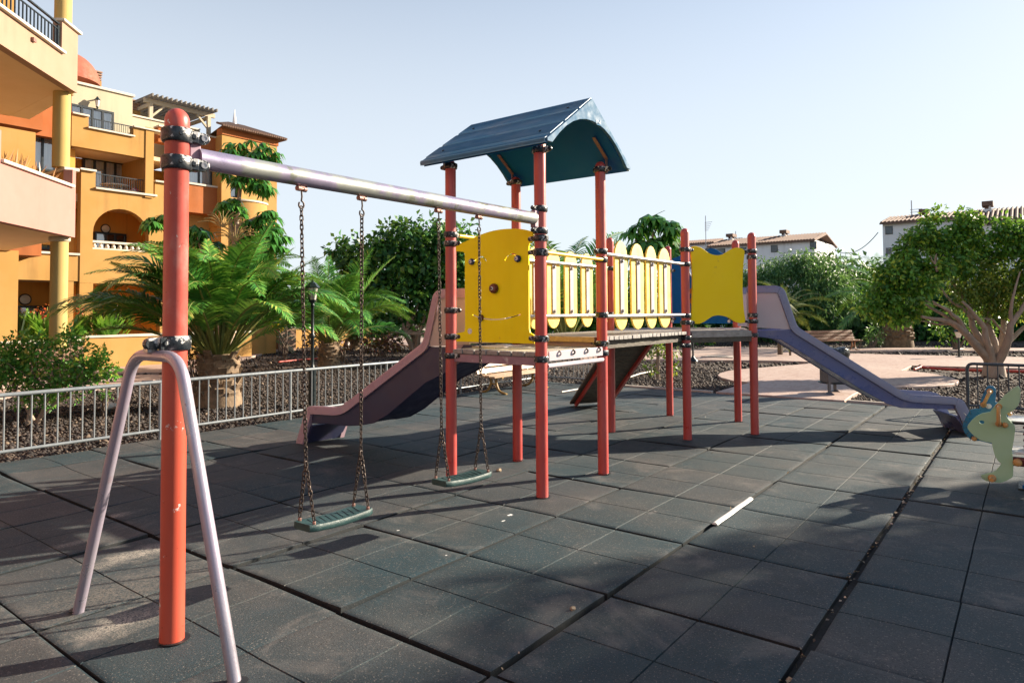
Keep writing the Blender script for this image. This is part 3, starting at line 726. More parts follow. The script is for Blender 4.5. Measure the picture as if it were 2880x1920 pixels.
# ---- roof
RX, RZ, HW, EZ = .553, 3.625, .765, 3.10
def roof():
    y0, y1 = -.205, 1.275
    # outer profile with three shallow board steps, and an inner offset
    out = []; 
    half = [(0, 0)]
    for k, (t0, t1) in enumerate(((.03, .30), (.30, .62), (.62, .93))):
        half += [(t0+.02, 0), (t1-.035, 0), (t1-.02, -.012), (t1, -.012)]
    half += [(1.0, 0)]
    sl = math.hypot(HW, RZ-EZ); nx, nz = (RZ-EZ)/sl, HW/sl
    L = [(RX-HW*t+(-nx)*h, RZ-(RZ-EZ)*t+nz*h) for t, h in half]
    Rr = [(RX+HW*t+nx*h, RZ-(RZ-EZ)*t+nz*h) for t, h in half]
    top = L[::-1]+Rr[1:]
    top = [(top[0][0], top[0][1]-.045)]+[(top[0][0]-.006, top[0][1]-.02)]+top+[(top[-1][0]+.006, top[-1][1]-.02)]+[(top[-1][0], top[-1][1]-.045)]
    inner = [(top[-1][0]-.03, top[-1][1]+.005), (RX, RZ-.05), (top[0][0]+.03, top[0][1]+.005)]
    prof = top+inner
    mb = MB().plate(prof, [], (0, (y0+y1)/2, 0), (1, 0, 0), (0, 0, 1), y1-y0)
    obj('roof', mb, M['blue_roof'], play, bevel=.008)
    r = [o for o in play.children if o.name.startswith('roof')][0]
    # gable boards with an arch cut out of them
    def gable(y):
        ap = []
        for k in range(13):
            t = -1+2*k/12
            ap.append((RX+t*(HW-.09), EZ-.03+.33*(1-abs(t)**2.1)))
        poly = [(RX-HW+.012, EZ-.035), (RX-HW+.012, EZ-.005), (RX, RZ-.012), (RX+HW-.012, EZ-.005), (RX+HW-.012, EZ-.035)]+ap[::-1]
        return MB().plate(poly, [], (0, y, 0), (1, 0, 0), (0, 0, 1), .03)
    obj('gable', gable(y0-.001), M['blue_gable'], r, bevel=.004)
    obj('gable', gable(y1+.001), M['blue_gable'], r, bevel=.004)
    lin = [(RX-HW+.035, EZ-.042), (RX, RZ-.056), (RX+HW-.035, EZ-.042), (RX+HW-.035, EZ-.052), (RX, RZ-.068), (RX-HW+.035, EZ-.052)]
    obj('roof_lining', MB().plate(lin, [], (0, (y0+y1)/2, 0), (1, 0, 0), (0, 0, 1), y1-y0-.035), M['blue_under'], r)
    # small embossed mark on the gable
    for k, dx in enumerate((0, .022, .047, .072)):
        mb.box((RX+.07+dx, y0-.0175, RZ-.215+.006*(k % 2)), (.010, .006, .035-.008*(k % 3)))
    mb.tube([(RX+.07, y0-.0175, RZ-.24), (RX+.15, y0-.0175, RZ-.235)], .004, 6)
    obj('embossed_mark', mb, M['blue_roof'], r)
    for sx in (-1, 1):
        for yy in (y0+.16, y1-.16):
            for t in (.2, .8):
                mb = MB(); q = V3(RX+sx*HW*t, yy, RZ-(RZ-EZ)*t+.004); nrm = V3(sx*nx, 0, nz)
                mb.lathe([(.013, -.01), (.013, .004), (.006, .006)], q, nrm, 10)
                obj('roof_bolt', mb, M['frame'], r)
    # straps from the post tops up to the roof
    for p, sx in ((PA, 1), (PB, 1), (PC, -1), (PD, -1)):
        yy = p[1]+(.062 if p[1] > .5 else -.062)
        x = p[0]+sx*(-.02)
        mb = MB().bar((x, yy, 3.02), (x, yy, 3.165), .008, .034, up=(1, 0, 0))
        mb.bar((x, yy, 3.16), (x+sx*.25, yy, 3.16+.17), .008, .034, up=(0, 1, 0))
        obj('strap', mb, M['strap'], r)
        clamp(p, 3.055, 90 if p[1] > .5 else -90)
roof()

# ---- decks
mb = MB()
w = SQ/7
for k in range(7):
    y = .02+(SQ-.04)/7*(k+.5)
    mb.box((SQ/2-.01, y, D1-.0225), (SQ+.03, (SQ-.04)/7-.012, .045))
obj('deck', mb, M['wood_grey'], play, label='grey plank deck of the roofed tower', bevel=.010)
mb = MB()
mb.box((-.005, SQ/2, D1-.085), (.012, SQ-.1, .075)).box((.03, SQ/2, D1-.118), (.06, SQ-.1, .010))
mb.box((SQ/2, SQ+.005, D1-.085), (SQ-.1, .012, .075)).box((SQ/2, .35, D1-.09), (SQ, .05, .06)).box((SQ/2, .75, D1-.09), (SQ, .05, .06))
obj('deck_frame', mb, M['purple_frame'], play, bevel=.003)
mb = MB().box((SQ/2, -.038, D1-.04), (SQ-.12, .012, .085))
obj('deck_edge_plate', mb, M['slide_panel2'], play, bevel=.004)
mb = MB().tube([(.05, -.03, D1-.125), (SQ-.05, -.03, D1-.125)], .022, 12)
obj('rung', mb, M['slide_panel2'], play)
for k in range(4):
    x = .22+k*.235
    pts = [V3(x, -.046, D1-.01)+V3(0, -math.sin(R(a))*.018, math.cos(R(a))*.018-.01) for a in range(-20, 250, 22)]
    pts += [V3(x, -.04, D1-.06)]
    obj('rope_loop', MB().tube(pts, .008, 8), M['blackclamp'], play)
# bridge: narrow cross planks whose ends show along the edge
mb = MB(); n = 21
for k in range(n):
    x = SQ+.005+(AL-SQ-.01)*(k+.5)/n
    mb.box((x, SQ/2, D2-.02+rnd.uniform(-.002, .002)), ((AL-SQ)/n-.008, SQ+.06+rnd.uniform(-.01, .01), .040))
obj('bridge_deck', mb, M['wood_grey_y'], play, label='grey cross planks of the bridge', bevel=.006)
mb = MB().box(((SQ+AL)/2, .06, D2-.085), (AL-SQ-.1, .05, .085)).box(((SQ+AL)/2, SQ-.06, D2-.085), (AL-SQ-.1, .05, .085))
obj('bridge_beam', mb, M['wood_dark'], play)
obj('step_board', MB().box((SQ-.028, SQ/2, D2-.03), (.05, SQ-.12, .055)), M['wood_tan'], play, bevel=.005)
obj('step_riser', MB().box((SQ-.012, SQ/2, D2-.10), (.012, SQ-.11, .08)), M['purple_frame'], play)
# hexagon platform
hexc = (PG+PE+PI_+PH+PF+PK)/6
hexp = [PG, PI_, PH, PF, PK, PE]
mb = MB()
for k in range(12):
    y0, y1 = hexc[1]-1.02+k*.17, hexc[1]-1.02+k*.17+.158
    # clip plank to the hexagon (flat left and right edges)
    xl, xr = [], []
    for y in (y0, y1):
        yy = abs(y-hexc[1]); lim = .905 if yy < .535 else max(.05, (1.069-yy)/.5*s3*.98)
        xl.append(hexc[0]-lim); xr.append(hexc[0]+lim)
    poly = [(xl[0], y0), (xr[0], y0), (xr[1], y1), (xl[1], y1)]
    mb.plate(poly, [], (0, 0, D2-.022), (1, 0, 0), (0, 1, 0), .044)
obj('platform_deck', mb, M['wood_grey'], play, label='grey plank hexagon platform', bevel=.006)
mb = MB()
for a, b in zip(hexp, hexp[1:]+hexp[:1]):
    d = unit(b-a); mb.bar(a+d*.05+V3(0, 0, D2-.095), b-d*.05+V3(0, 0, D2-.095), .05, .10)
obj('platform_frame', mb, M['wood_dark'], play)
mb = MB()
d = unit(PI_-PG); nn = V3(d[1], -d[0], 0)
mb.bar(PG+d*.06+nn*.03+V3(0, 0, D2-.045), PI_-d*.06+nn*.03+V3(0, 0, D2-.045), .02, .075)
obj('platform_edge_board', mb, M['wood_grey'], play, bevel=.005)

# ---- smiling panel on the A-B side (plane X = 0, seen from -X)
c6 = crop(1150, 620, 3.136); c5 = crop(1150, 240, 3.136); c7 = crop(1750, 580, 3.5633)
def yz(c, x, y, X=-.006):
    q = onX(*c(x, y), X); return (-q[1], q[2])      # u axis = -Y so that the outside faces -X
def slot(pts, w):
    pts = [np.array(p) for p in pts]; L, R_ = [], []
    for i, p in enumerate(pts):
        a = pts[max(0, i-1)]; b = pts[min(len(pts)-1, i+1)]; t = (b-a)/np.linalg.norm(b-a); nrm = np.array([-t[1], t[0]])
        L.append(tuple(p+nrm*w)); R_.append(tuple(p-nrm*w))
    return L+R_[::-1]
def bez(p, n=10):
    """smooth curve through the points"""
    p = [np.array(q, float) for q in p]; out = []
    for i in range(len(p)-1):
        p0 = p[i-1] if i else 2*p[0]-p[1]; p3 = p[i+2] if i+2 < len(p) else 2*p[-1]-p[-2]
        for k in range(n):
            t = k/n; out.append(.5*((2*p[i])+(-p0+p[i+1])*t+(2*p0-5*p[i]+4*p[i+1]-p3)*t*t+(-p0+3*p[i]-3*p[i+1]+p3)*t**3))
    return out+[p[-1]]
top = bez([(-(SQ-.075), 2.262), (-.86, 2.305), (-.62, 2.365), (-.42, 2.383), (-.22, 2.37), (-.075, 2.335)], 5)
outer = [tuple(p) for p in top]+[(-.075, 2.255), (-.115, 2.235), (-.125, 2.20), (-.125, 1.47), (-.115, 1.435), (-.075, 1.415), (-.075, 1.338)]
outer += [(-(SQ-.075), 1.338), (-(SQ-.075), 1.415), (-(SQ-.18), 1.435), (-(SQ-.19), 1.47), (-(SQ-.19), 2.17), (-(SQ-.18), 2.20), (-(SQ-.075), 2.215)]
brow1 = slot(bez([yz(c6, *q) for q in ((585, 352), (630, 322), (660, 330), (684, 362))], 4), .006)
brow2 = slot(bez([yz(c6, *q) for q in ((848, 352), (872, 312), (910, 294), (950, 306))], 4), .006)
mouth = slot(bez([yz(c6, *q) for q in ((560, 828), (630, 858), (740, 873), (860, 862), (985, 827))], 4), .0065)
mb = MB().plate(outer, [brow1, brow2, mouth], (0, 0, 0), (0, -1, 0), (0, 0, 1), .019)
face = obj('smiling_panel', mb, M['yellow'], play, label='yellow panel with a smiling face cut into it', bevel=.003)
def knob(name, yzp, r, m, depth=.03, cap=.55):
    mb = MB().lathe([(r*.8, 0), (r, .006), (r, depth*.6), (r*.8, depth), (r*.3, depth*1.15)], (-.010, -yzp[0], yzp[1]), (-1, 0, 0), 20)
    o = obj(name, mb, m, face)
    obj('bolt_cap', MB().lathe([(r*cap, 0), (r*cap, .006), (r*.3, .008)], (-.010-depth*1.02, -yzp[0], yzp[1]), (-1, 0, 0), 16).lathe([(r*.22, 0), (r*.2, .0095)], (-.0125-depth*1.02, -yzp[0], yzp[1]), (-1, 0, 0), 12), M['white_plastic'], face)
    obj('bolt_hole', MB().lathe([(r*.2, 0), (r*.2, .003)], (-.0222-depth*1.02, -yzp[0], yzp[1]), (-1, 0, 0), 12), M['frame'], face)
knob('eye', yz(c6, 563, 365), .031, M['blue_dark'])
knob('eye', yz(c6, 968, 338), .033, M['blue_dark'])
knob('nose', yz(c6, 760, 600), .047, M['brown_knob'], .04, .36)
knob('mouth_bead', yz(c6, 645, 857), .03, M['brown_knob'])
q = yz(c6, 540, 975)
obj('round_sticker', MB().lathe([(.027, 0), (.027, .002)], (-.0096, -q[0], q[1]), (-1, 0, 0), 20), M['white_plastic'], face)
mb = MB()
for dy in (-.017, .017): mb.box((-.0125, -q[0]+dy, q[1]), (.0012, .012, .0025))
obj('sticker_print', mb, M['frame'], face)

# ---- yellow top bars
obj('guard_bar', MB().tube([(.05, -.035, 2.145), (SQ-.05, -.035, 2.14)], .0185, 12), M['yellow_bar'], play)
obj('guard_bar', MB().tube([(.05, SQ, 2.38), (SQ-.05, SQ, 2.38)], .0185, 12), M['yellow_bar'], play)

# ---- bridge railings: rounded yellow slats on two steel rails
def railing(Y, spans, label):
    r = obj('railing', MB().tube([(SQ+.05, Y, 2.205), (AL-.05, Y, 2.205)], .0185, 14).tube([(SQ+.05, Y, 1.572), (AL-.05, Y, 1.572)], .0185, 14), M['steel'], play, label=label)
    for x0, x1 in spans:
        c, hw = (x0+x1)/2, (x1-x0)/2; hh = .475; z = 1.895
        pts = []
        for k in range(9): a = math.pi*k/8; pts.append((c+hw*math.cos(a), z+hh-.17+.17*math.sin(a)))
        for k in range(9): a = math.pi+math.pi*k/8; pts.append((c+hw*math.cos(a), z-hh+.17+.17*math.sin(a)))
        s = obj('slat', MB().plate(pts, [], (0, Y+.034, 0), (1, 0, 0), (0, 0, 1), .022), M['yellow_pale'], r, bevel=.004)
        mb = MB().box((c, Y+.016, (2.205+1.572)/2), (.075, .010, .58))
        obj('slat_strip', mb, M['slide_panel2'], r)
        mb = MB()
        for zz in (2.155, 1.625): mb.lathe([(.020, 0), (.020, .010), (.012, .018)], (c, Y+.010, zz), (0, -1, 0), 10)
        obj('slat_bolt', mb, M['steel'], r)
def sx(a, b, y, Y): return (onY(a/S_, y/S_, Y)[0], onY(b/S_, y/S_, Y)[0])
railing(-.005, [(1.085, 1.225), sx(1735, 1770, 850, 0), sx(1781, 1816, 850, 0), sx(1823, 1852, 850, 0), sx(1859, 1890, 850, 0)], 'yellow slat railing on the near side of the bridge')
w0 = sx(1541.6, 1582, 840, SQ); w1 = sx(1592.6, 1630, 840, SQ); w2 = sx(1639, 1674, 840, SQ)
pitch = (w2[0]-w0[0])/2; ww = w0[1]-w0[0]-.03
railing(SQ, [(w0[0]+pitch*k+.015, w0[0]+pitch*k+ww+.015) for k in (-1, 0, 1, 2, 3)], 'yellow slat railing on the far side of the bridge')

# ---- wavy yellow panel G-I and blue panel F-H
dGI = unit(PI_-PG); nGI = V3(dGI[1], -dGI[0], 0)
def gi(x, y):
    q = onN(*c7(x, y), PG+nGI*.012, nGI); return (float(np.dot(q-PG, dGI)), float(q[2]))
topc = bez([gi(*q) for q in ((690, 440), (700, 408), (740, 401), (800, 420), (860, 462), (910, 484), (965, 491), (1020, 478), (1080, 438), (1130, 418), (1170, 415), (1215, 430), (1232, 455))], 3)
rt_ = bez([gi(*q) for q in ((1228, 470), (1214, 620), (1209, 780), (1212, 900), (1222, 1040), (1236, 1130))], 3)
bot = bez([gi(*q) for q in ((1232, 1165), (1190, 1172), (1130, 1155), (1080, 1122), (1030, 1102), (970, 1093), (910, 1102), (860, 1133), (810, 1165), (760, 1178), (710, 1170), (690, 1140))], 3)
lf_ = bez([gi(*q) for q in ((694, 1110), (702, 950), (706, 780), (702, 620), (690, 500))], 3)
poly = [tuple(p) for p in topc+rt_+bot+lf_]
poly = poly[::-1]
obj('wavy_panel', MB().plate(poly, [], PG+nGI*.0, dGI, (0, 0, 1), .02), M['yellow_wavy'], play, label='yellow panel with wavy top and bottom edges', bevel=.003)
# blue panel between H and F, plane X = const
XB = PH[0]
def hf(x, y): q = onX(*c7(x, y), XB); return (-q[1], q[2])
yA, yB = -(PF[1]-.06), -(PH[1]+.06)
pl = [hf(527, 520)[1], hf(527, 1172)[1]]
outer = [(yA, pl[0]-.03), (yA+.03, pl[0])]+[tuple(p) for p in bez([(yA+.12, pl[0]+.02), (yA+.3, pl[0]+.12), ((yA+yB)/2, hf(920, 473)[1]), (yB-.3, pl[0]+.12), (yB-.12, pl[0]+.02)], 4)]+[(yB-.03, pl[0]), (yB, pl[0]-.03), (yB, pl[1]), (yA, pl[1])]
outer = outer[::-1]
hc = hf(745, 640)
bp_ = obj('blue_panel', MB().plate(outer, [[(hc[0]+.11*math.cos(R(a)), hc[1]+.11*math.sin(R(a))) for a in range(0, 360, 20)]], (XB, 0, 0), (0, -1, 0), (0, 0, 1), .02), M['blue_panel'], play, label='dark blue panel with a round hole', bevel=.003)
obj('hole_ring', MB().tube([(XB-.012, -(hc[0]+.115*math.cos(R(a))), hc[1]+.115*math.sin(R(a))) for a in range(0, 360, 15)], .010, 8, closed=True), M['white_plastic'], bp_)
q = hf(705, 900)
obj('orange_disc', MB().lathe([(.14, 0), (.14, .012)], (XB-.012, -q[0]-.06, q[1]), (-1, 0, 0), 24), M['orange_wall'], bp_)
obj('disc_hub', MB().lathe([(.04, 0), (.04, .03)], (XB-.026, -q[0]+.02, q[1]), (-1, 0, 0), 16), M['blue_dark'], bp_)
for (x, y) in ((502, 550), (508, 1150), (1075, 1152)):
    q = hf(x, y); mb = MB().lathe([(.022, 0), (.022, .012), (.012, .016)], (XB-.012, -q[0], q[1]), (-1, 0, 0), 14)
    obj('panel_bolt', mb, M['white_plastic'], bp_)

# ---- slides (profile along n, lateral axis t)
def slide(mid, n, t, deck, cols, label, rimz, run, wid, bottom):
    n, t = unit(n), unit(t); mid = np.asarray(mid, float)
    W = lambda a, z, l: mid+n*a+t*l+V3(0, 0, z)
    rim = [(-.02, deck+rimz), (.36, deck+rimz), (.42, deck+rimz-.03), (.575, deck+.04), (1.9, .535), (2.04, .497), (run-.13, .475), (run-.07, .45), (run+.13, 0.0)]
    # chute shell: the bed follows the belly line
    bed = [(x, z+.045) for x, z in bottom]
    root = obj('slide', MB().plate([(a, z) for a, z in bed]+[(a, z-.035) for a, z in bed[::-1]], [], mid, n, (0, 0, 1), wid*2-.03), cols['under'], play, label=label, bevel=.012)
    for s in (-1, 1):
        l = s*wid
        # outer wall of the chute
        wall = [(.02, deck-.02), (.575, deck-.0), (1.9, .47), (2.04, .43), (run-.10, .42)]+bottom[::-1]
        obj('chute_wall', MB().plate(wall, [], W(0, 0, s*(wid-.012))-0, n, (0, 0, 1), .022), cols['under'], root, bevel=.006)
        # rounded rim flange: swept along the edge
        pr = rounded([W(a, z-.035, l) for a, z in rim[:7]]+[W(a, z-.03, l) for a, z in rim[7:]], .07, 4)
        mb = MB(); prev = []
        hw, hh = .032, .048
        sec = [(-hw, -hh), (-hw, hh*.55), (-hw*.55, hh), (hw*.55, hh), (hw, hh*.55), (hw, -hh)]
        vs = []; k = len(pr)
        for i, p in enumerate(pr):
            a = pr[max(0, i-1)]; b = pr[min(k-1, i+1)]; d = unit(b-a); up = np.cross(t, d); up = up if up[2]*1+np.dot(up, n)*.6 > 0 else -up
            grow = 1.0 if i < k-6 else 1.0+.5*(i-(k-6))/5
            if i > 0 and i < k-1:
                c = np.dot(unit(p-a), unit(b-p)); sc = 1/math.sqrt(max(.3, (1+c)/2))
            else: sc = 1
            for (x, y) in sec: vs.append(p+t*x+up*y*sc*grow)
        m_ = len(sec); fs = []
        for i in range(k-1):
            for j in range(m_):
                j2 = (j+1) % m_; fs.append((i*m_+j, i*m_+j2, (i+1)*m_+j2, (i+1)*m_+j))
        fs += [tuple(range(m_)), tuple((k-1)*m_+j for j in range(m_))]
        obj('side_rim', MB().add(vs, fs), cols['rim'], root, smooth=50)
        hood = [(-.03, deck+.03), (.53, deck+.0), (.36, deck+rimz-.07), (-.03, deck+rimz-.07)]
        h = obj('hood_panel', MB().plate(hood, [], W(0, 0, l), n, (0, 0, 1), .024), cols['panel'], root, bevel=.004)
        mb = MB()
        mb.bar(W(.02, deck+rimz-.14, l+s*.0125), W(.27, deck+rimz-.15, l+s*.0125), .004, .012)
        obj('moulded_mark', mb, cols['panel'], h)
    # end lip
    lip = [(run-.11, .235), (run-.08, .25), (run-.03, .20), (run+.10, -.005), (run+.06, -.005), (run-.06, .17)]
    obj('end_lip', MB().plate(lip, [], mid, n, (0, 0, 1), wid*2-.02), cols['under'], root, bevel=.006)
    # entry plate on the deck
    obj('entry_plate', MB().plate([(-.32, deck+.006), (-.03, deck+.014), (-.03, deck+.004), (-.32, deck-.0)], [], mid, n, (0, 0, 1), wid*2-.06), cols['panel'], root)
slide((SQ/2, SQ, 0), (0, 1, 0), (1, 0, 0), D1, dict(under=M['slide_navy'], rim=M['slide_pink'], panel=M['slide_panel']), 'faded pink and purple slide on the back of the roofed tower', .585, 2.64, .29,
      [(.02, 1.15), (.33, .986), (.59, .878), (.9, .676), (1.17, .495), (1.41, .378), (1.645, .33), (1.885, .30), (2.2, .295), (2.54, .27)])
slide((PI_+PH)/2, (.5, -s3, 0), (s3, .5, 0), D2, dict(under=M['slide_blue'], rim=M['slide_rim2'], panel=M['slide_panel2']), 'violet blue slide off the hexagon platform', .575, 2.66, .31,
      [(.02, 1.28), (.412, 1.225), (.746, 1.008), (1.076, .79), (1.403, .575), (1.726, .388), (1.895, .335), (2.182, .33), (2.56, .33)])

# ---- climbing ramp from the K-F edge
m0 = (PK+PF)/2; nr = V3(.5, s3, 0); tr = V3(s3, -.5, 0)
L = 1.52; p0 = m0+nr*.03+V3(0, 0, D2-.06); p1 = m0+nr*L+V3(0, 0, .05)
dr = unit(p1-p0); upn = unit(np.cross(dr, tr)); upn = upn if upn[2] > 0 else -upn
mb = MB(); LL = np.linalg.norm(p1-p0); k = 13
for i in range(k):
    mb.box(p0+dr*LL*(i+.5)/k, (LL/k-.008, .86, .035), ax=[dr, tr, upn])
rp = obj('ramp', mb, M['wood_dark'], play, label='dark plank climbing ramp', bevel=.004)
for s in (-1, 1):
    obj('ramp_stringer', MB().bar(p0+tr*s*.33-upn*.045, p1+tr*s*.33-upn*.045, .04, .055, up=upn), M['red'], rp)
mb = MB()
for i in (2, 4, 6, 8, 10): mb.bar(p0+dr*LL*(i+.5)/k+upn*.028-tr*.4, p0+dr*LL*(i+.5)/k+upn*.028+tr*.4, .04, .022, up=upn)
obj('foot_batten', mb, M['wood_tan'], rp)

# ================================================================== SWING FRAME AND SWINGS
sw = thing('swing_stand', 'swing beam on an orange-red post with a bent tube leg frame', 'swing frame', (-3.224, 0, 0))
P0 = V3(-3.224, 0, 0)
prof_h = 2.665
r0 = .0575
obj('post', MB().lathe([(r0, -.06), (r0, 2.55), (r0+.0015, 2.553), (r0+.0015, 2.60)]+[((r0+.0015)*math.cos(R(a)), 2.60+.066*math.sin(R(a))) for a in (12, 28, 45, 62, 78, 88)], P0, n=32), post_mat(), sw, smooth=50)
socket(P0, sw, r0)
for q_ in (V3(-3.371, .766, 0), V3(-3.243, -.622, 0)): socket(q_, sw, .032)
bm_r = .054
obj('beam', MB().tube([(-3.12, 0, 2.428), (-.105, 0, 2.437)], bm_r, 28), M['beam'], sw)
mb = MB()
for x in (-3.14, -.085): mb.box((x, 0, 2.432), (.06, .05, .15))
obj('beam_bracket', mb, M['purple_frame'], sw, bevel=.006)
def big_clamp(z, ang, loc=P0):
    mb = MB(); r = r0
    mb.lathe([(r+.001, -.036), (r+.012, -.036), (r+.018, -.026), (r+.018, .026), (r+.012, .036), (r+.001, .036)], n=18)
    mb.lathe([(.014, -.046), (.014, .046)], (r+.014, 0, 0), (0, 1, 0), 6); mb.box((r+.014, 0, 0), (.05, .072, .058)); mb.lathe([(.012, 0), (.012, .006)], (.0, -r-.017, 0), (0, -1, 0), 8)
    mb.plate([(.04, -.032), (.125, -.028)]+arc(.125, 0, .028, -90, 90, 8)+[(.04, .032)], [], (0, -.012, 0), (1, 0, 0), (0, 0, 1), .034)
    o = obj('clamp', mb, M['blackclamp'], sw, bevel=.003); o.location = (loc[0], loc[1], z); o.rotation_euler = (0, 0, R(ang))
    b = obj('bolt', MB().lathe([(.017, 0), (.017, .006), (.010, .006), (.010, .003)], (.125, -.030, 0), (0, -1, 0), 16), M['steel'], sw)
    b.location = (loc[0], loc[1], z); b.rotation_euler = (0, 0, R(ang))
big_clamp(2.525, -12); big_clamp(2.385, -12); big_clamp(1.475, 186)
ly = onX(312, 815, -3.30); ry = onX(416, 815, -3.30)
path = rounded([V3(-3.371, .766, -.06), V3(-3.31, ly[1], 1.415), V3(-3.305, ry[1], 1.415), V3(-3.243, -.622, -.06)], .13, 8)
obj('bent_leg', MB().tube(path, .0285, 18), M['legtube'], sw)
obj('leg_plate', MB().box((-3.315, (ly[1]+ry[1])/2+.02, 1.47), (.02, .06, .07)).box((-3.335, (ly[1]+ry[1])/2+.02, 1.455), (.03, .05, .05)), M['steel'], sw, bevel=.003)

# chain links: stadium rings, alternately turned
def chain_mb(p0, p1, mb, pitch=.0275, wr=.0040):
    p0, p1 = np.asarray(p0, float), np.asarray(p1, float); d = p1-p0; L = np.linalg.norm(d); d = d/L
    n = max(1, int(round(L/pitch))); st = L/n; u, w = frame_of(d)
    for i in range(n):
        c = p0+d*st*(i+.5); a = u if i % 2 else w
        a = unit(a+frame_of(d)[i % 2]*rnd.uniform(-.35, .35))
        hl, hr = st*.5+.0012, .0092
        pts = []
        for k in range(6): t = math.pi*k/5; pts.append(c+d*(hl-.004)*1+a*hr*math.cos(t)+d*hr*.7*math.sin(t)*1)
        for k in range(6): t = math.pi+math.pi*k/5; pts.append(c-d*(hl-.004)+a*hr*math.cos(t)+d*hr*.7*math.sin(t))
        mb.tube(pts, wr, 6, closed=True)
def swing(tops, seat, sag, label):
    c = (np.asarray(seat[0])+np.asarray(seat[1]))/2
    t = thing('swing', label, 'swing', c, 'flat rubber swings hanging from the beam')
    a, b = np.asarray(seat[0], float), np.asarray(seat[1], float); d = unit(b-a); sd = unit(np.cross((0, 0, 1), d)); L = np.linalg.norm(b-a)
    hw = .088
    # slab seat with rounded corners, slightly dished, ribbed top
    mb = MB(); N = 14; vs = []; fs = []
    sec = [(-1, -.5), (-1, .2), (-.94, .5), (.94, .5), (1, .2), (1, -.5), (.9, -.72), (-.9, -.72)]
    for i in range(N+1):
        u = i/N; p = a+d*L*u-V3(0, 0, sag*math.sin(math.pi*u)); k = 1 if .04 < u < .96 else .82
        for x, z in sec: vs.append(p+sd*hw*x*k+V3(0, 0, .034*z))
    m_ = len(sec)
    for i in range(N):
        for j in range(m_): j2 = (j+1) % m_; fs.append((i*m_+j, i*m_+j2, (i+1)*m_+j2, (i+1)*m_+j))
    fs += [tuple(range(m_)), tuple(N*m_+j for j in range(m_))]
    mb.add(vs, fs)
    s = obj('seat', mb, M['seat'], t, smooth=50)
    mb = MB()
    for i in range(9):
        u = .14+.72*i/8; p = a+d*L*u-V3(0, 0, sag*math.sin(math.pi*u)-.018)
        mb.bar(p-sd*.055-d*.02, p+sd*.055+d*.02, .010, .004)
    obj('tread_rib', mb, M['seat'], s)
    for top, end, inn in ((tops[0], a, d), (tops[1], b, -d)):
        top = np.asarray(top, float); e = end+inn*.035
        h = obj('hanger', MB().lathe([(.014, -.036), (.017, -.034), (.017, -.012), (.013, -.010), (.013, .010), (.017, .012), (.017, .034), (.014, .036)], top-V3(0, 0, .012), (1, .15, 0), 12).box(top+V3(0, 0, .008), (.03, .03, .03)), M['strap'], t)
        hook = [top-V3(0, 0, .02), top-V3(-.004, 0, .06), top-V3(0, 0, .085)]+[top-V3(0, 0, .108)+V3(.018*math.sin(R(g)), 0, .022*math.cos(R(g))) for g in range(10, 340, 30)]
        obj('hook', MB().tube(hook, .0052, 8), M['chain'], t)
        fork = e*.82+top*.18; fork = e+(top-e)*.185
        mb = MB(); chain_mb(top-V3(0, 0, .118), fork+V3(0, 0, .004), mb)
        f1, f2 = e+sd*.066+V3(0, 0, .022), e-sd*.066+V3(0, 0, .022)
        chain_mb(fork, f1+V3(0, 0, .015), mb); chain_mb(fork, f2+V3(0, 0, .015), mb)
        obj('chain', mb, M['chain'], t)
        mb = MB()
        for f in (f1, f2): mb.lathe([(.010, -.012), (.010, .006), (.005, .012)], f, (0, 0, 1), 8)
        obj('chain_bolt', mb, M['strap'], t)
swing([(-2.481, 0, 2.372), (-2.021, 0, 2.374)], [(-2.475, -.01, .375), (-1.985, .01, .36)], .012, 'dark green flat swing nearest to the orange-red post')
swing([(-1.302, 0, 2.376), (-.842, 0, 2.378)], [(-1.305, .0, .392), (-.80, -.01, .372)], .012, 'dark green flat swing hanging beside the smiling yellow panel')

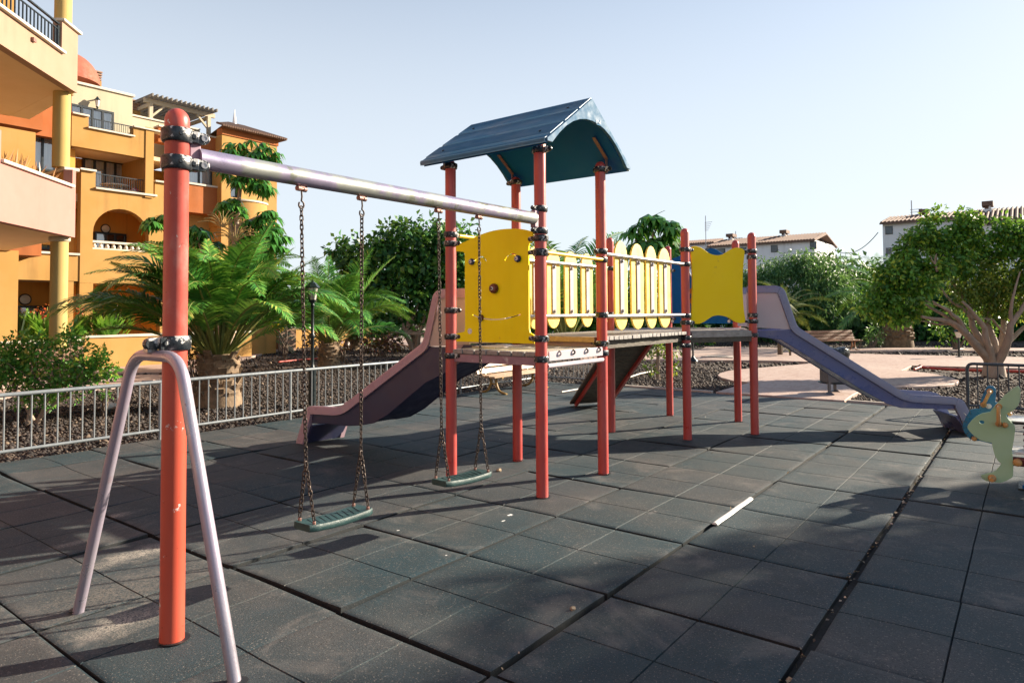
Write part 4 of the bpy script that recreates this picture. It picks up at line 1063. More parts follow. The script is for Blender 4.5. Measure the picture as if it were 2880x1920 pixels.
# ================================================================== BUILDINGS
ku = crop(0, 180, 3.5646); kl = crop(0, 600, 3.5646); k3 = crop(520, 340, 2.2389)
def wallY(name, outer, holes, y, th, m, parent, label=None):
    """wall whose front face lies on plane Y = y (facing -Y)"""
    return obj(name, MB().plate(outer, holes, (0, y+th/2, 0), (1, 0, 0), (0, 0, 1), th), m, parent, label)
def boxy(name, x0, x1, y0, y1, z0, z1, m, parent, label=None, bevel=0.):
    return obj(name, MB().box(((x0+x1)/2, (y0+y1)/2, (z0+z1)/2), (x1-x0, y1-y0, z1-z0)), m, parent, label, bevel=bevel)
def windowY(x0, x1, z0, z1, y, n, parent, curtain=(0, 1), name='window', open_frac=.0, head=.07):
    fr = MB(); w = (x1-x0)
    fr.box(((x0+x1)/2, y, z1-head/2), (w, .07, head)).box(((x0+x1)/2, y, z0+.03), (w, .07, .06))
    for i in range(n+1):
        x = x0+.03+(w-.06)*i/n; fr.box((x, y-.004 if i % 2 else y, (z0+z1)/2), (.065, .066, z1-z0-.13))
    f = obj(name, fr, M['frame'], parent)
    obj('pane', MB().add([(x0+.03, y, z0), (x1-.03, y, z0), (x1-.03, y, z1), (x0+.03, y, z1)], [(0, 1, 2, 3)]), M['glass'], f)
    obj('room_back', MB().add([(x0, y+.11, z0), (x1, y+.11, z0), (x1, y+.11, z1), (x0, y+.11, z1)], [(0, 1, 2, 3)]), M['interior'], f)
    if curtain:
        a, b = x0+w*curtain[0]+.03, x0+w*curtain[1]-.03; k = int(max(8, (b-a)/.028)); vs = []; fs = []
        for i in range(k+1):
            x = a+(b-a)*i/k; yy = y+.065+.016*math.sin(i*1.9)+.006*math.sin(i*.7)
            vs += [(x, yy, z0+.03), (x, yy, z1-.04)]
        for i in range(k): fs.append((2*i, 2*i+2, 2*i+3, 2*i+1))
        obj('curtain', MB().add(vs, fs), M['curtain'], f, smooth=70)
    return f
def railingY(x0, x1, z0, z1, y, n, parent, m=None):
    m = m or M['frame']
    mb = MB().bar((x0, y, z1), (x1, y, z1), .035, .03).bar((x0, y, z0), (x1, y, z0), .025, .02)
    for i in range(n+1): x = x0+(x1-x0)*i/n; mb.box((x, y, (z0+z1)/2), (.014, .014, z1-z0))
    return obj('balcony_railing', mb, m, parent)
def lampY(x, z, y, parent, r=.13):
    f = obj('round_wall_lamp', MB().tube([(x+r*math.cos(R(a)), y-.03, z+r*math.sin(R(a))) for a in range(0, 360, 20)], .022, 8, closed=True), M['frame'], parent)
    obj('lamp_glass', MB().lathe([(r*.95, 0), (r*.9, .045), (r*.5, .07), (.01, .08)], (x, y, z), (0, -1, 0), 18), M['lampglass'], f)
def lanternY(x, z, y, parent):
    mb = MB().box((x, y-.10, z+.12), (.05, .2, .03)).lathe([(.09, .06), (.10, .08), (.05, .14), (.015, .2)], (x, y-.2, z), n=8).lathe([(.05, -.16), (.03, -.2), (.015, -.25)], (x, y-.2, z), n=8)
    f = obj('wall_lantern', mb, M['iron'], parent)
    obj('lamp_glass', MB().lathe([(.045, -.16), (.085, .06)], (x, y-.2, z), n=8), M['lampglass'], f)

# ---- the middle wing of the hotel (front plane parallel to X)
YF = 21.28
hotel = thing('hotel_building', 'yellow and orange rendered hotel with balconies, arch, red dome and tiled corner block', 'building', (6, 23, 0))
X = lambda c, x, y, Y=YF: float(onY(*c(x, y), Y)[0])
Z = lambda c, x, y, Y=YF: float(onY(*c(x, y), Y)[2])
xa, xb_ = X(ku, 815, 1075), X(ku, 1660, 1190)+.5
zc2 = Z(ku, 1250, 1292); zt2 = Z(ku, 880, 1073); zt2r = Z(ku, 1600, 1190)
xn0, xn1 = X(ku, 957, 1260), X(ku, 1552, 1330)
ax0, ax1, az0, azs = 4.53, 6.33, 3.80, 4.35
archp = [(ax0, az0), (ax1, az0)]+[((ax0+ax1)/2+(ax1-ax0)/2*math.cos(R(a)), azs+.88*math.sin(R(a))) for a in range(0, 181, 12)]
lower = [(xa, 2.66), (xb_, 2.66), (xb_, zt2r), (xn1, zt2r), (xn1, zc2), (xn0, zc2), (xn0, zt2), (xa, zt2)]
wallY('wall', lower, [archp], YF, .28, M['ochre_wall'], hotel, 'ochre front wall with an arch')
boxy('wall', xa, 4.56, YF, YF+.3, 0, 2.655, M['ochre_wall'], hotel)
boxy('wall', 6.75, xb_, YF, YF+.3, 0, 2.655, M['ochre_wall'], hotel)
cp = MB()
for a, b, z in ((xa-.06, xn0+.0, zt2), (xn0-.02, xn1+.05, zc2), (xn1-.02, xb_, zt2r)): cp.box(((a+b)/2, YF+.12, z+.03), (b-a, .42, .07))
obj('coping', cp, M['coping'], hotel, bevel=.01)
railingY(xn0, xn1, zc2+.12, Z(ku, 1250, 1135), YF+.1, 26, hotel)
# white balustrade inside the arch
mb = MB().box(((ax0+ax1)/2, YF+.14, 4.06), (ax1-ax0, .16, .07)).box(((ax0+ax1)/2, YF+.14, 3.83), (ax1-ax0, .16, .05))
for i in range(9): mb.lathe([(.05, 0), (.07, .06), (.035, .14), (.05, .2)], (ax0+.1+(ax1-ax0-.2)*i/8, YF+.14, 3.85), n=10)
obj('balustrade', mb, M['coping'], hotel)
# floors / soffits and back wall of the balconies
for z0, z1 in ((2.665, 2.9), (5.35, 5.62), (7.16, 7.30)):
    boxy('floor_slab', 3.96, xb_-.02, YF+.285, 23.2, z0, z1, M['soffit'], hotel)
wallY('back_wall', [(1.2, 0), (9.2, 0), (9.2, 7.15), (1.2, 7.15)], [], 23.2, .2, M['ochre_deep'], hotel, 'deep ochre back wall inside the balconies')
boxy('side_wall', 6.17, 6.45, YF-.05, 23.2, zt2r-.6, Z(ku, 1490, 640), M['ochre_wall'], hotel)
boxy('side_wall', 6.95, 7.10, YF+.3, 23.2, 0, 5.3, M['ochre_deep'], hotel)
boxy('side_wall', 3.90, 4.10, YF+.35, 23.2, 0, 7.1, M['ochre_deep'], hotel)
# windows on the back wall
yw = 23.07
def W(c, xl, xr, yt, yb, n, Y=yw, **k): return windowY(X(c, xl, yt, Y), X(c, xr, yt, Y), Z(c, (xl+xr)/2, yb, Y), Z(c, (xl+xr)/2, yt, Y), Y, n, hotel, **k)
W(ku, 832, 1265, 965, 1260, 4)
W(kl, 948, 1265, 195, 420, 3, curtain=(0, .45))
W(kl, 150, 505, 925, 1190, 3, curtain=(.3, .95))
W(kl, 938, 1310, 930, 1160, 3, curtain=(.45, .85))
lampY(X(ku, 1057, 920, 23.19), Z(ku, 1057, 920, 23.19), 23.19, hotel, .15)
lampY(X(kl, 1055, 155, 23.19), Z(kl, 1055, 155, 23.19), 23.19, hotel, .15)
lampY(X(kl, 248, 862, 23.19), Z(kl, 248, 862, 23.19), 23.19, hotel, .17)
lampY(X(kl, 1107, 873, 23.19), Z(kl, 1107, 873, 23.19), 23.19, hotel, .15)
# upper parapet
xl = X(ku, 752, 520); z0 = 7.12
za, zb, zc = Z(ku, 810, 520)+.0, Z(ku, 1100, 690), Z(ku, 1400, 650)
x1, x2, x3 = X(ku, 885, 650), X(ku, 1335, 735), X(ku, 1455, 660)
wallY('wall', [(xl-.1, z0), (x3, z0), (x3, zc), (x2, zc), (x2, zb), (x1, zb), (x1, za), (xl-.1, za)], [], YF-.02, .25, M['ochre_wall'], hotel, 'ochre parapet of the top balcony')
cp = MB()
for a, b, z in ((xl-.1, x1, za), (x1-.03, x2+.03, zb), (x2-.02, x3+.9, zc)): cp.box(((a+b)/2, YF+.1, z+.03), (b-a, .4, .06))
obj('coping', cp, M['coping'], hotel, bevel=.01)
railingY(x1, x2, zb+.1, Z(ku, 1100, 578), YF+.08, 20, hotel)
# cream penthouse
YC = 22.5
ct = Z(ku, 1000, 255, YC); cr_ = X(ku, 1330, 340, YC)
wallY('penthouse_wall', [(3.2, 7.31), (cr_, 7.31), (cr_, ct), (3.2, ct)], [], YC, .3, M['cream_wall'], hotel, 'cream penthouse wall')
boxy('penthouse_wall', cr_-.25, cr_-.002, YC+.302, 26, 7.31, ct-.003, M['cream_wall'], hotel)
boxy('coping', 3.2, cr_+.06, YC-.06, YC+.36, ct+.002, ct+.09, M['coping'], hotel, bevel=.01)
boxy('penthouse_roof', 3.0, cr_-.3, YC+.4, 26, ct-.2, ct-.05, M['soffit'], hotel)
W(ku, 700, 1140, 440, 680, 4, Y=YC-.13)
lanternY(X(ku, 952, 385, YC), Z(ku, 952, 395, YC), YC, hotel)
cl = Z(ku, 1500, 560, YC+.2)
boxy('terrace_wall', cr_+.001, 8.9, YC+.2, YC+.4, 7.31, cl, M['cream_wall'], hotel)
boxy('coping', cr_+.001, 8.9, YC+.15, YC+.45, cl+.002, cl+.06, M['coping'], hotel)
# dome, chimneys
YD = 26.0
xe, ze = X(ku, 985, 240, YD), Z(ku, 985, 240, YD)
r_d = 1.15
mb = MB().lathe([(r_d*math.cos(R(a)), r_d*1.02*math.sin(R(a))) for a in range(0, 91, 6)], (xe-r_d, YD, ze-.08), n=40)
obj('dome', mb, M['dome'], hotel, smooth=60)
def chimney(c, xl, xr, yt, yb, Y):
    x0, x1, zt, zb_ = X(c, xl, yt, Y), X(c, xr, yt, Y), Z(c, (xl+xr)/2, yt, Y), Z(c, (xl+xr)/2, yb, Y); w = x1-x0
    ch = boxy('chimney', x0, x1, Y, Y+w, zb_, zt-.42, M['ochre_wall'], hotel)
    mb = MB()
    for k in range(4): mb.box(((x0+x1)/2, Y+w/2, zt-.36+.11*k), (w*(1.0+.05*k), w*(1.0+.05*k), .055))
    mb.box(((x0+x1)/2, Y+w/2, zt-.25), (w*.75, w*.75, .34))
    obj('louvre_cap', mb, M['peach_wall'], ch)
chimney(ku, 925, 1020, 68, 260, 28.6); chimney(ku, 1335, 1408, 365, 560, 24.2)
# left part: yellow parapet band, pier, orange bay
zb1, zb2 = Z(kl, 380, 668), Z(kl, 490, 405)
wallY('wall', [(1.4, zb1), (xa-.004, zb1), (xa-.004, zb2), (1.4, zb2)], [], YF+.03, .25, M['ochre_wall'], hotel, 'ochre band between ground and first floor')
boxy('coping', 1.4, xa-.01, YF-.03, YF+.34, zb2+.001, zb2+.07, M['coping'], hotel)
boxy('floor_slab', 1.3, 3.95, YF+.285, 23.2, zb1+.01, zb1+.25, M['soffit'], hotel)
boxy('pier', X(kl, 700, 900)-.1, X(kl, 735, 900)+.02, YF+.05, YF+.4, 0, zb1-.002, M['ochre_wall'], hotel)
YB = 20.3
xo = X(ku, 428, 660, YB)
zo0 = Z(ku, 428, 668, YB)
wallY('wall', [(1.2, 7.28), (xl-.1, 7.28), (xl-.1, 9.6), (1.2, 9.6)], [], YF+.02, .3, M['orange_wall'], hotel, 'orange upper wall behind the cream column')
boxy('bay', 1.0, xo, YB, YF, zo0, zo0+2.3, M['orange_wall'], hotel)
xo2, zo2 = X(kl, 415, 428, YB), Z(kl, 415, 428, YB)
boxy('bay', 1.0, xo2, YB, YF+.02, zo2, zo2+.62, M['orange_wall'], hotel)
windowY(X(ku, 150, 720, 21.8), X(ku, 565, 745, 21.8), Z(ku, 480, 1075, 21.8), Z(ku, 480, 722, 21.8), 21.8, 3, hotel)
boxy('coping', 2.0, 3.95, 21.9, 22.2, Z(ku, 480, 1085, 22.0)-.06, Z(ku, 480, 1085, 22.0), M['coping'], hotel)
wallY('wall', [(2.0, 3.9), (3.95, 3.9), (3.95, Z(ku, 480, 1085, 22.0)-.07), (2.0, Z(ku, 480, 1085, 22.0)-.07)], [], 21.95, .2, M['ochre_deep'], hotel)
windowY(2.75, 3.55, 3.75, 4.95, 22.1, 2, hotel)
# right part: recessed strip with orange spandrels, then the tiled corner block
YR = 21.75
x7, x8 = xb_, X(k3, 222, 440, YF)
zs1, zs0 = Z(k3, 120, 420, YR), Z(k3, 120, 590, YR)
wallY('wall', [(x7, 0), (x8, 0), (x8, 8.4), (x7, 8.4)], [], YR+.3, .2, M['ochre_wall'], hotel)
boxy('spandrel', x7, x8, YR-.25, YR+.3, zs0, zs1, M['orange_wall'], hotel, 'orange spandrel under the curtained window')
boxy('coping', x7, x8+.02, YR-.3, YR+.29, zs1+.001, zs1+.07, M['coping'], hotel)
boxy('spandrel', x7-.6, X(k3, 195, 150, YR), YR-.1, YR+.29, Z(k3, 120, 190, YR), Z(k3, 120, 100, YR), M['orange_wall'], hotel)
boxy('coping', x7-.6, X(k3, 200, 150, YR), YR-.16, YR+.29, Z(k3, 120, 100, YR)+.001, Z(k3, 120, 100, YR)+.06, M['coping'], hotel)
windowY(x7+.02, X(k3, 185, 380, YR), zs1+.08, Z(k3, 110, 200, YR), YR+.16, 3, hotel)
xr1 = X(k3, 572, 160)
ztb = Z(k3, 400, 125)
wallY('wall', [(x8, 0), (xr1, 0), (xr1, ztb), (x8, ztb)], [[(9.35, 6.15), (9.72, 6.15), (9.72, 6.62), (9.35, 6.62)]], YF-.1, .3, M['ochre_wall'], hotel, 'ochre corner block wall')
boxy('wall', xr1-.28, xr1-.002, YF+.202, 29, 0, ztb-.002, M['ochre_wall'], hotel)
boxy('wall', x8, x8+.25, YF+.202, 26, 5, ztb-.004, M['ochre_wall'], hotel)
windowY(9.37, 9.70, 6.17, 6.60, YF+.05, 1, hotel)
boxy('frieze', x8-.02, xr1+.04, YF-.14, YF+.25, ztb+.001, ztb+.26, M['orange_wall'], hotel)
boxy('frieze', xr1-.24, xr1+.04, YF+.252, 29, ztb+.003, ztb+.258, M['orange_wall'], hotel)
# clay tile roof of the corner block: rows of barrel tiles
mb = MB(); xt0, xt1 = x8-.15, xr1+.28; nt_ = 30; zt = ztb+.27
for i in range(nt_):
    x = xt0+(xt1-xt0)*(i+.5)/nt_; w = (xt1-xt0)/nt_*.46
    back = max(.5, min(3.2, (x-xt0)*1.4+.3))
    mb.tube([(x, YF-.42, zt+.02), (x, YF-.42+back*.5, zt+.02+back*.17), (x, YF-.42+back, zt+.02+back*.34)], w, 8)
mb.plate([(xt0, YF-.36), (xt1, YF-.36), (xt1, 25), (xt0+1, 25)], [], (0, 0, zt-.01), (1, 0, 0), (0, 1, 0), .03)
obj('tile_roof', mb, M['rooftile'], hotel)
obj('roof_finial', MB().lathe([(.10, 0), (.12, .12), (.06, .2), (.085, .35), (.01, .95)], (X(k3, 312, 70, 23.5), 23.5, Z(k3, 312, 66, 23.5)), n=12), M['white_wall'], hotel)
# round corner turret with white string course, little orange boxes on the end wall
mb = MB().lathe([(1.15, 0), (1.15, Z(k3, 480, 530))], (xr1-1.25, YF+.72, 0), n=28)
obj('turret', mb, M['ochre_wall'], hotel)
obj('string_course', MB().lathe([(1.16, 0), (1.19, .01), (1.19, .07), (1.16, .08)], (xr1-1.25, YF+.72, Z(k3, 480, 530)), n=28), M['coping'], hotel)
for yy in ((388, 500), (648, 745)):
    boxy('end_balcony', xr1, xr1+.45, YF+.8, YF+2.4, Z(k3, 590, yy[1], YF+1), Z(k3, 590, (yy[0]+yy[1])/2 if yy[0] < 400 else yy[0], YF+1), M['orange_wall'], hotel)
boxy('end_pillar', xr1+.05, xr1+.40, YF+.9, YF+1.1, Z(k3, 590, 440, YF+1), Z(k3, 590, 385, YF+1), M['cream_wall'], hotel)

# roof-terrace pergola: a thing of its own
YP = 23.2
pg = thing('pergola', 'bleached timber pergola with grey laths on the roof terrace', 'pergola', (8.3, 24, 7.3))
kp = crop(400, 280, 4.9)
xp0, xp1 = X(kp, 115, 200, YP), X(kp, 915, 300, YP)
zp = Z(kp, 500, 120, YP)-.05
D = 2.0
for (x, y) in ((xp0, YP), (xp1, YP), (xp0, YP+D), (xp1, YP+D)):
    obj('post', MB().box((x, y, (7.3+zp)/2), (.13, .13, zp-7.3)), M['pergola'], pg)
for y in (YP, YP+D): obj('beam', MB().box(((xp0+xp1)/2, y, zp+.06), (xp1-xp0+.5, .10, .17)), M['pergola'], pg)
for x in (xp0, xp1): obj('beam', MB().box((x, YP+D/2, zp-.06), (.09, D-.1, .14)), M['pergola'], pg)
for x, s in ((xp0, 1), (xp1, -1)):
    for y in (YP, YP+D): obj('brace', MB().bar((x, y, zp-.55), (x+s*.5, y, zp-.03), .07, .08, up=(0, 1, 0)), M['pergola'], pg)
for k in range(15):
    x = xp0-.12+(xp1-xp0+.24)*k/14
    obj('lath', MB().bar((x, YP-.45, zp+.20), (x, YP+D+.35, zp+.20), .05, .12), M['pergola_dark'], pg)
# white plastic table on the first balcony
q = onY(*ku(1160, 1222), 22.2); zt_ = float(q[2]); zf = 5.62
tb = thing('balcony_table', 'round white plastic table behind the railing of the middle balcony', 'table', (q[0], 22.2, zf))
obj('tabletop', MB().lathe([(.46, -.02), (.48, 0), (.46, .02)], (q[0], 22.2, zt_), n=28), M['white_plastic'], tb)
for a in (45, 135, 225, 315):
    obj('leg', MB().tube([(q[0]+.18*math.cos(R(a)), 22.2+.18*math.sin(R(a)), zt_-.03), (q[0]+.30*math.cos(R(a)), 22.2+.30*math.sin(R(a)), zf)], .03, 8), M['white_plastic'], tb)
q = onY(*ku(1430, 1285), 21.85)
mb = MB()
for k in range(7):
    mb.sphere((q[0]-.28+.12*k, 21.85+rnd.uniform(-.08, .08), q[2]-.12+rnd.uniform(0, .18)), rnd.uniform(.10, .16), 10, (1, .6, .9))
tag(obj('towel_heap', mb, mat('patterned_towel', (.55, .12, .16), (.75, .7, .66), 9, .9, lo=.47, hi=.53), None, smooth=60), 'pink and white towels bunched behind the middle balcony railing', 'towels')

# ---- near wing with the angled balconies
QW = V3(.956, 12.874, 0); dW = V3(1, 1, 0)/math.sqrt(2); nW = V3(1, -1, 0)/math.sqrt(2)
wing = thing('balcony_wing', 'pink and peach hotel wing with angled balconies on cream round columns', 'building', (-1, 15, 0))
def anp(x, y): q = onN(*(x, y), QW, nW); return float(np.dot(q-QW, dW)), float(q[2])
def wplate(name, outer, m, off=0., th=.18, label=None, holes=()):
    return obj(name, MB().plate(outer, list(holes), QW-nW*(th/2)+nW*off, dW, (0, 0, 1), th), m, wing, label)
FAR = -26.0  # wing lengthened out of view to bounce sunlight onto the shaded panels
def slab(z0, z1, yend, m):
    a = QW+dW*FAR
    poly = [(a[0], a[1]), (QW[0], QW[1]), (QW[0]+.12, yend), (a[0]-3, yend), (a[0]-3, a[1])]
    # sits just inside the parapet face
    poly = [(p[0]-.02, p[1]+.02) for p in poly]
    return obj('balcony_floor', MB().plate(poly, [], (0, 0, z0), (1, 0, 0), (0, 1, 0), z1-z0, center=False), m, wing)
# first floor, salmon parapet
c0 = anp(8, 368); c1 = anp(165, 428); b1 = anp(172, 547)
zpk, zpb = 4.33, 3.28
wplate('parapet', [(FAR, zpb), (.02, zpb), (.02, 4.72), (-.12, 4.72), (-.12, zpk), (-2.62, zpk), (-2.62, 4.9), (FAR, 4.9)], M['pink_wall'], label='salmon pink balcony parapet')
slab(zpb+.004, zpb+.2, 17.5, M['soffit'])
wb = MB()
for a0, a1, z in ((-2.62, -.12, zpk), ): wb.bar(QW+dW*a0-nW*.07+V3(0, 0, z+.03), QW+dW*a1-nW*.07+V3(0, 0, z+.03), .26, .065)
obj('coping', wb, M['coping'], wing, bevel=.012)
# end return of the first balcony, with a low pier under the column
boxy('return_wall', QW[0]-.14, QW[0]+.04, QW[1]+.13, 17.4, zpb+.21, 4.72, M['ochre_wall'], wing)
boxy('coping', QW[0]-.2, QW[0]+.1, QW[1]+.05, 17.4, 4.722, 4.79, M['coping'], wing, bevel=.01)
# second floor, peach parapet with railing
u0 = anp(0, 18); u1 = anp(143, 125)
zub, zuc = 6.42, 7.03
wplate('parapet', [(FAR, zub), (.02, zub), (.02, 7.72), (-.64, 7.72), (-.64, zuc), (FAR, zuc)], M['peach_wall'], label='peach balcony parapet with a raised end pier')
slab(zub+.004, zub+.2, 16.0, M['soffit'])
obj('coping', MB().bar(QW+dW*FAR-nW*.06+V3(0, 0, zuc+.035), QW-dW*.60-nW*.06+V3(0, 0, zuc+.035), .28, .06), M['coping'], wing, bevel=.012)
obj('coping', MB().bar(QW-dW*.66-nW*.08+V3(0, 0, 7.75), QW+dW*.10-nW*.08+V3(0, 0, 7.75), .28, .06), M['coping'], wing, bevel=.012)
boxy('return_wall', QW[0]-.14, QW[0]+.04, QW[1]+.13, 15.9, zub+.21, 7.72, M['peach_wall'], wing)
boxy('soffit_beam', QW[0]-.3, QW[0]+.03, QW[1]+.2, 15.9, zub-.0, zub+.003, M['soffit'], wing)
pl_, pr_ = QW+dW*FAR-nW*.06, QW-dW*.66-nW*.06
mb = MB().bar(pl_+V3(0, 0, zuc+.62), pr_+V3(0, 0, zuc+.62), .05, .03).bar(pl_+V3(0, 0, zuc+.50), pr_+V3(0, 0, zuc+.50), .03, .02).bar(pl_+V3(0, 0, zuc+.12), pr_+V3(0, 0, zuc+.12), .035, .025)
nb = 200
for i in range(nb+1):
    p = pl_*(1-i/nb)+pr_*(i/nb); mb.box(p+V3(0, 0, zuc+.31), (.022, .022, .40), rz=R(45))
mb.box(pr_-dW*.03+V3(0, 0, zuc+.32), (.05, .05, .5), rz=R(45))
obj('balcony_railing', mb, M['iron'], wing)
wplate('wall', [(FAR, 0), (-8, 0), (-8, 12), (FAR, 12)], M['peach_wall'], off=-1.7)  # unseen wall added as a sunlit bounce surface for the play panels
# columns
cx, cy = QW[0]-.175, QW[1]+.13+.12
for z0, z1 in ((.9, zpb), (4.79, zub), (7.8, 11)):
    c = obj('column', MB().lathe([(.165, z0), (.165, z1-.0)], (cx-.02, cy, 0), n=32), M['cream_col'], wing, smooth=50)
    if z0 < 1: obj('column_cap', MB().lathe([(.165, z1-.10), (.20, z1-.07), (.20, z1-.005)], (cx-.02, cy, 0), n=32), M['cream_wall'], c)
# walls behind
def wbk(y, x1, z0, z1, m, label=None): return wallY('wall', [(-14, z0), (x1, z0), (x1, z1), (-14, z1)], [], y, .3, m, wing, label)
wbk(17.6, 1.36, 0, zpb+.02, M['ochre_wall'], 'ochre ground floor wall at the back')
wbk(17.3, 1.60, zpb+.21, zub+.0, M['ochre_wall'])
wbk(16.6, 0.9, zub+.21, 11, M['ochre_wall'])
wbk(20.0, -.2, 7, 12.5, M['orange_wall'], 'orange upper wall seen through the railing')
boxy('roof_slab', -10, .9, 12.6, 17, 10.4, 10.7, M['soffit'], wing)
boxy('cornice', -3.5, QW[0]-.6, 19.6, 20.3, 12.2, 12.5, M['cream_wall'], wing)
p = QW+dW*(anp(74, 92)[0])+V3(0, 0, anp(74, 92)[1])
obj('spout', MB().box(p+nW*.02, (.07, .10, .07), rz=R(-45)), M['strap'], wing)
p = gp(40, 60, 6.41)

# planters with white coping along the hotel
def planter(x0, x1, y0, y1, z, label, m='ochre_wall'):
    t = thing('planter_wall', label, 'planter', ((x0+x1)/2, y0, 0), 'planter walls along the hotel')
    boxy('wall', x0, x1, y0, y1, -.1, z-.07, M[m], t)
    boxy('coping', x0-.03, x1+.03, y0-.04, y1+.03, z-.068, z, M['coping'], t, bevel=.01)
planter(-9, 2.60, 16.75, 17.25, .96, 'pale ochre planter wall with white coping behind the leafy shrub', 'peach_wall')
planter(2.95, 5.66, 18.62, 19.2, 1.0, 'ochre planter wall with white coping below the red canna flowers')
planter(5.75, 9.5, 19.9, 20.4, .97, 'ochre planter wall behind the big palm')
q0, q1 = onY(*k3(590, 1295), 23.0), onY(*k3(700, 1295), 23.0)
planter(q0[0], q1[0], 23.0, 24.0, q0[2], 'pale planter block to the right of the yellow flowers', 'peach_wall')
planter(q1[0]+.05, q1[0]+5.5, 24.3, 24.8, .95, 'ochre planter wall partly hidden by the lamp post')
planter(q0[0]-2.5, q0[0]-.1, 23.6, 24.2, .95, 'low ochre wall behind the small palm')

# ---- white houses far away on the right (fronts face -X)
def house(name_label, X0, ys, zE, zR, depth, chim=(), wins=(), aerial=(), z_low=0, side=True):
    """front plane X = X0 from ys[0] (left, larger Y) to ys[1]"""
    yl, yr = ys; t = thing('white_house', name_label, 'house', (X0, (yl+yr)/2, 0), 'white houses beyond the trees')
    boxy('wall', X0, X0+depth, yr, yl, z_low, zE, M['white_wall'], t)
    mb = MB(); n = int((yl-yr+.3)/.25)
    for i in range(n):
        y = yr-.15+(yl-yr+.3)*(i+.5)/n
        mb.tube([(X0-.35, y, zE-.02), (X0+depth/2, y, zR)], .09, 7)
    mb.plate([(-.35, zE-.05), (depth/2, zR-.05), (depth/2, zR-.15), (-.35, zE-.15)], [], (X0, (yl+yr)/2, 0), (1, 0, 0), (0, 0, 1), yl-yr+.3)
    mb.plate([(depth/2, zR-.05), (depth+.35, zE-.05), (depth+.35, zE-.15), (depth/2, zR-.15)], [], (X0, (yl+yr)/2, 0), (1, 0, 0), (0, 0, 1), yl-yr+.3)
    obj('tile_roof', mb, M['rooftile'], t)
    for (yy, w, zb, zt) in chim:
        c = obj('chimney', MB().box((X0+depth/2-.3, yy, (zb+zt)/2-.25), (.9, w*.8, zt-zb-.5)).box((X0+depth/2-.75, yy-w*.2, zt-.4), (.05, w*.2, .25)), M['white_wall'], t)
        obj('chimney_cap', MB().box((X0+depth/2-.3, yy, zt-.15), (1.2, w, .3)).box((X0+depth/2-.3, yy, zt-.45), (.7, w*.55, .3)), M['rooftile'], c)
    for (y0, y1, z0, z1) in wins:
        f = obj('window', MB().box((X0+.02, (y0+y1)/2, (z0+z1)/2), (.10, abs(y1-y0), z1-z0)), M['frame'], t)
        obj('pane', MB().box((X0-.035, (y0+y1)/2, (z0+z1)/2), (.02, abs(y1-y0)*.86, (z1-z0)*.86)), M['shade_glass'], f)
    for (yy, zb, zt) in aerial:
        a = MB().tube([(X0+depth/2, yy, zb), (X0+depth/2, yy, zt)], .04, 6)
        for k in range(5): a.tube([(X0+depth/2, yy-.7+.1*k, zt-.7-.2*k), (X0+depth/2, yy+.1, zt-.7-.2*k)], .02, 4)
        obj('aerial', a, M['steel'], t)
    return t
M['shade_glass'] = mat('shaded_window_glass', (.10, .13, .15), (.05, .07, .08), 1.5, .1)
def hy(X0, x, y): q = onX(x, y, X0); return float(q[1]), float(q[2])
XA = 58.0
ch7 = crop(1750, 580, 3.5633); ch8 = crop(2280, 540, 3.5633)
def wX(X0, c, xl, xr, yt, yb): a = hy(X0, *c(xl, yt)); b = hy(X0, *c(xr, yb)); return (a[0], b[0], b[1], a[1])
yl, ze = hy(XA-.35, *ch7(820, 395)); yr, ze2 = hy(XA-.35, *ch7(1965, 335))
zr = hy(XA+4, *ch7(1400, 312))[1]
def ch_(X0, c, xl, xr, yt, yb): a = hy(X0, *c(xl, yt)); b = hy(X0, *c(xr, yb)); return ((a[0]+b[0])/2, abs(a[0]-b[0]), b[1], a[1])
house('long white house with two chimneys beyond the yellow wavy panel', XA, (yl-.4, yr+.4), (ze+ze2)/2, zr, 8,
      chim=[ch_(XA+4, ch7, 1070, 1140, 285, 355), ch_(XA+4, ch7, 1602, 1672, 248, 320)],
      wins=[wX(XA, ch7, 832, 888, 420, 490), wX(XA, ch7, 940, 1032, 428, 490), wX(XA, ch7, 1180, 1245, 415, 480), wX(XA, ch7, 1490, 1560, 392, 460), wX(XA, ch7, 1880, 1948, 355, 430)],
      aerial=[(hy(XA+4, *ch7(838, 340))[0], zr-.5, hy(XA+4, *ch7(833, 95))[1]), (hy(XA+4, *ch7(1137, 300))[0], zr, hy(XA+4, *ch7(1137, 250))[1])])
# lower white block left of it, behind the umbrella tree
a = hy(64, *ch7(478, 362)); b = hy(64, *ch7(556, 400))
house('narrow white house glimpsed behind the right-hand umbrella tree', 64, (a[0], b[0]-4), a[1]-.3, a[1]+.25, 5, wins=[(b[0]-.5, b[0]-2.2, b[1]-2.5, b[1]-1)])
XBH = 50.0
yl, ze = hy(XBH-.3, *ch8(720, 305)); yr = yl-15; zr = hy(XBH+4, *ch8(900, 246))[1]
house('white house with a dark square window left of the spreading tree top', XBH, (yl+.05, yr), ze, zr, 8,
      chim=[ch_(XBH+4, ch8, 1097, 1192, 188, 260)], wins=[wX(XBH, ch8, 747, 824, 345, 422), wX(XBH, ch8, 755, 812, 560, 620)],
      aerial=[(hy(XBH+4, *ch8(1013, 250))[0], zr-.5, hy(XBH+4, *ch8(1013, 85))[1])])
XCH = 46.0
yl, ze = hy(XCH-.3, *ch8(1860, 250)); zr = hy(XCH+4, *ch8(2000, 165))[1]
house('white house behind the top of the spreading tree, at the right edge', XCH, (yl+1.5, yl-14), ze-.2, zr, 8, chim=[ch_(XCH+4, ch8, 1720, 1835, 112, 215)], wins=[wX(XCH, ch8, 1765, 1835, 298, 335)])
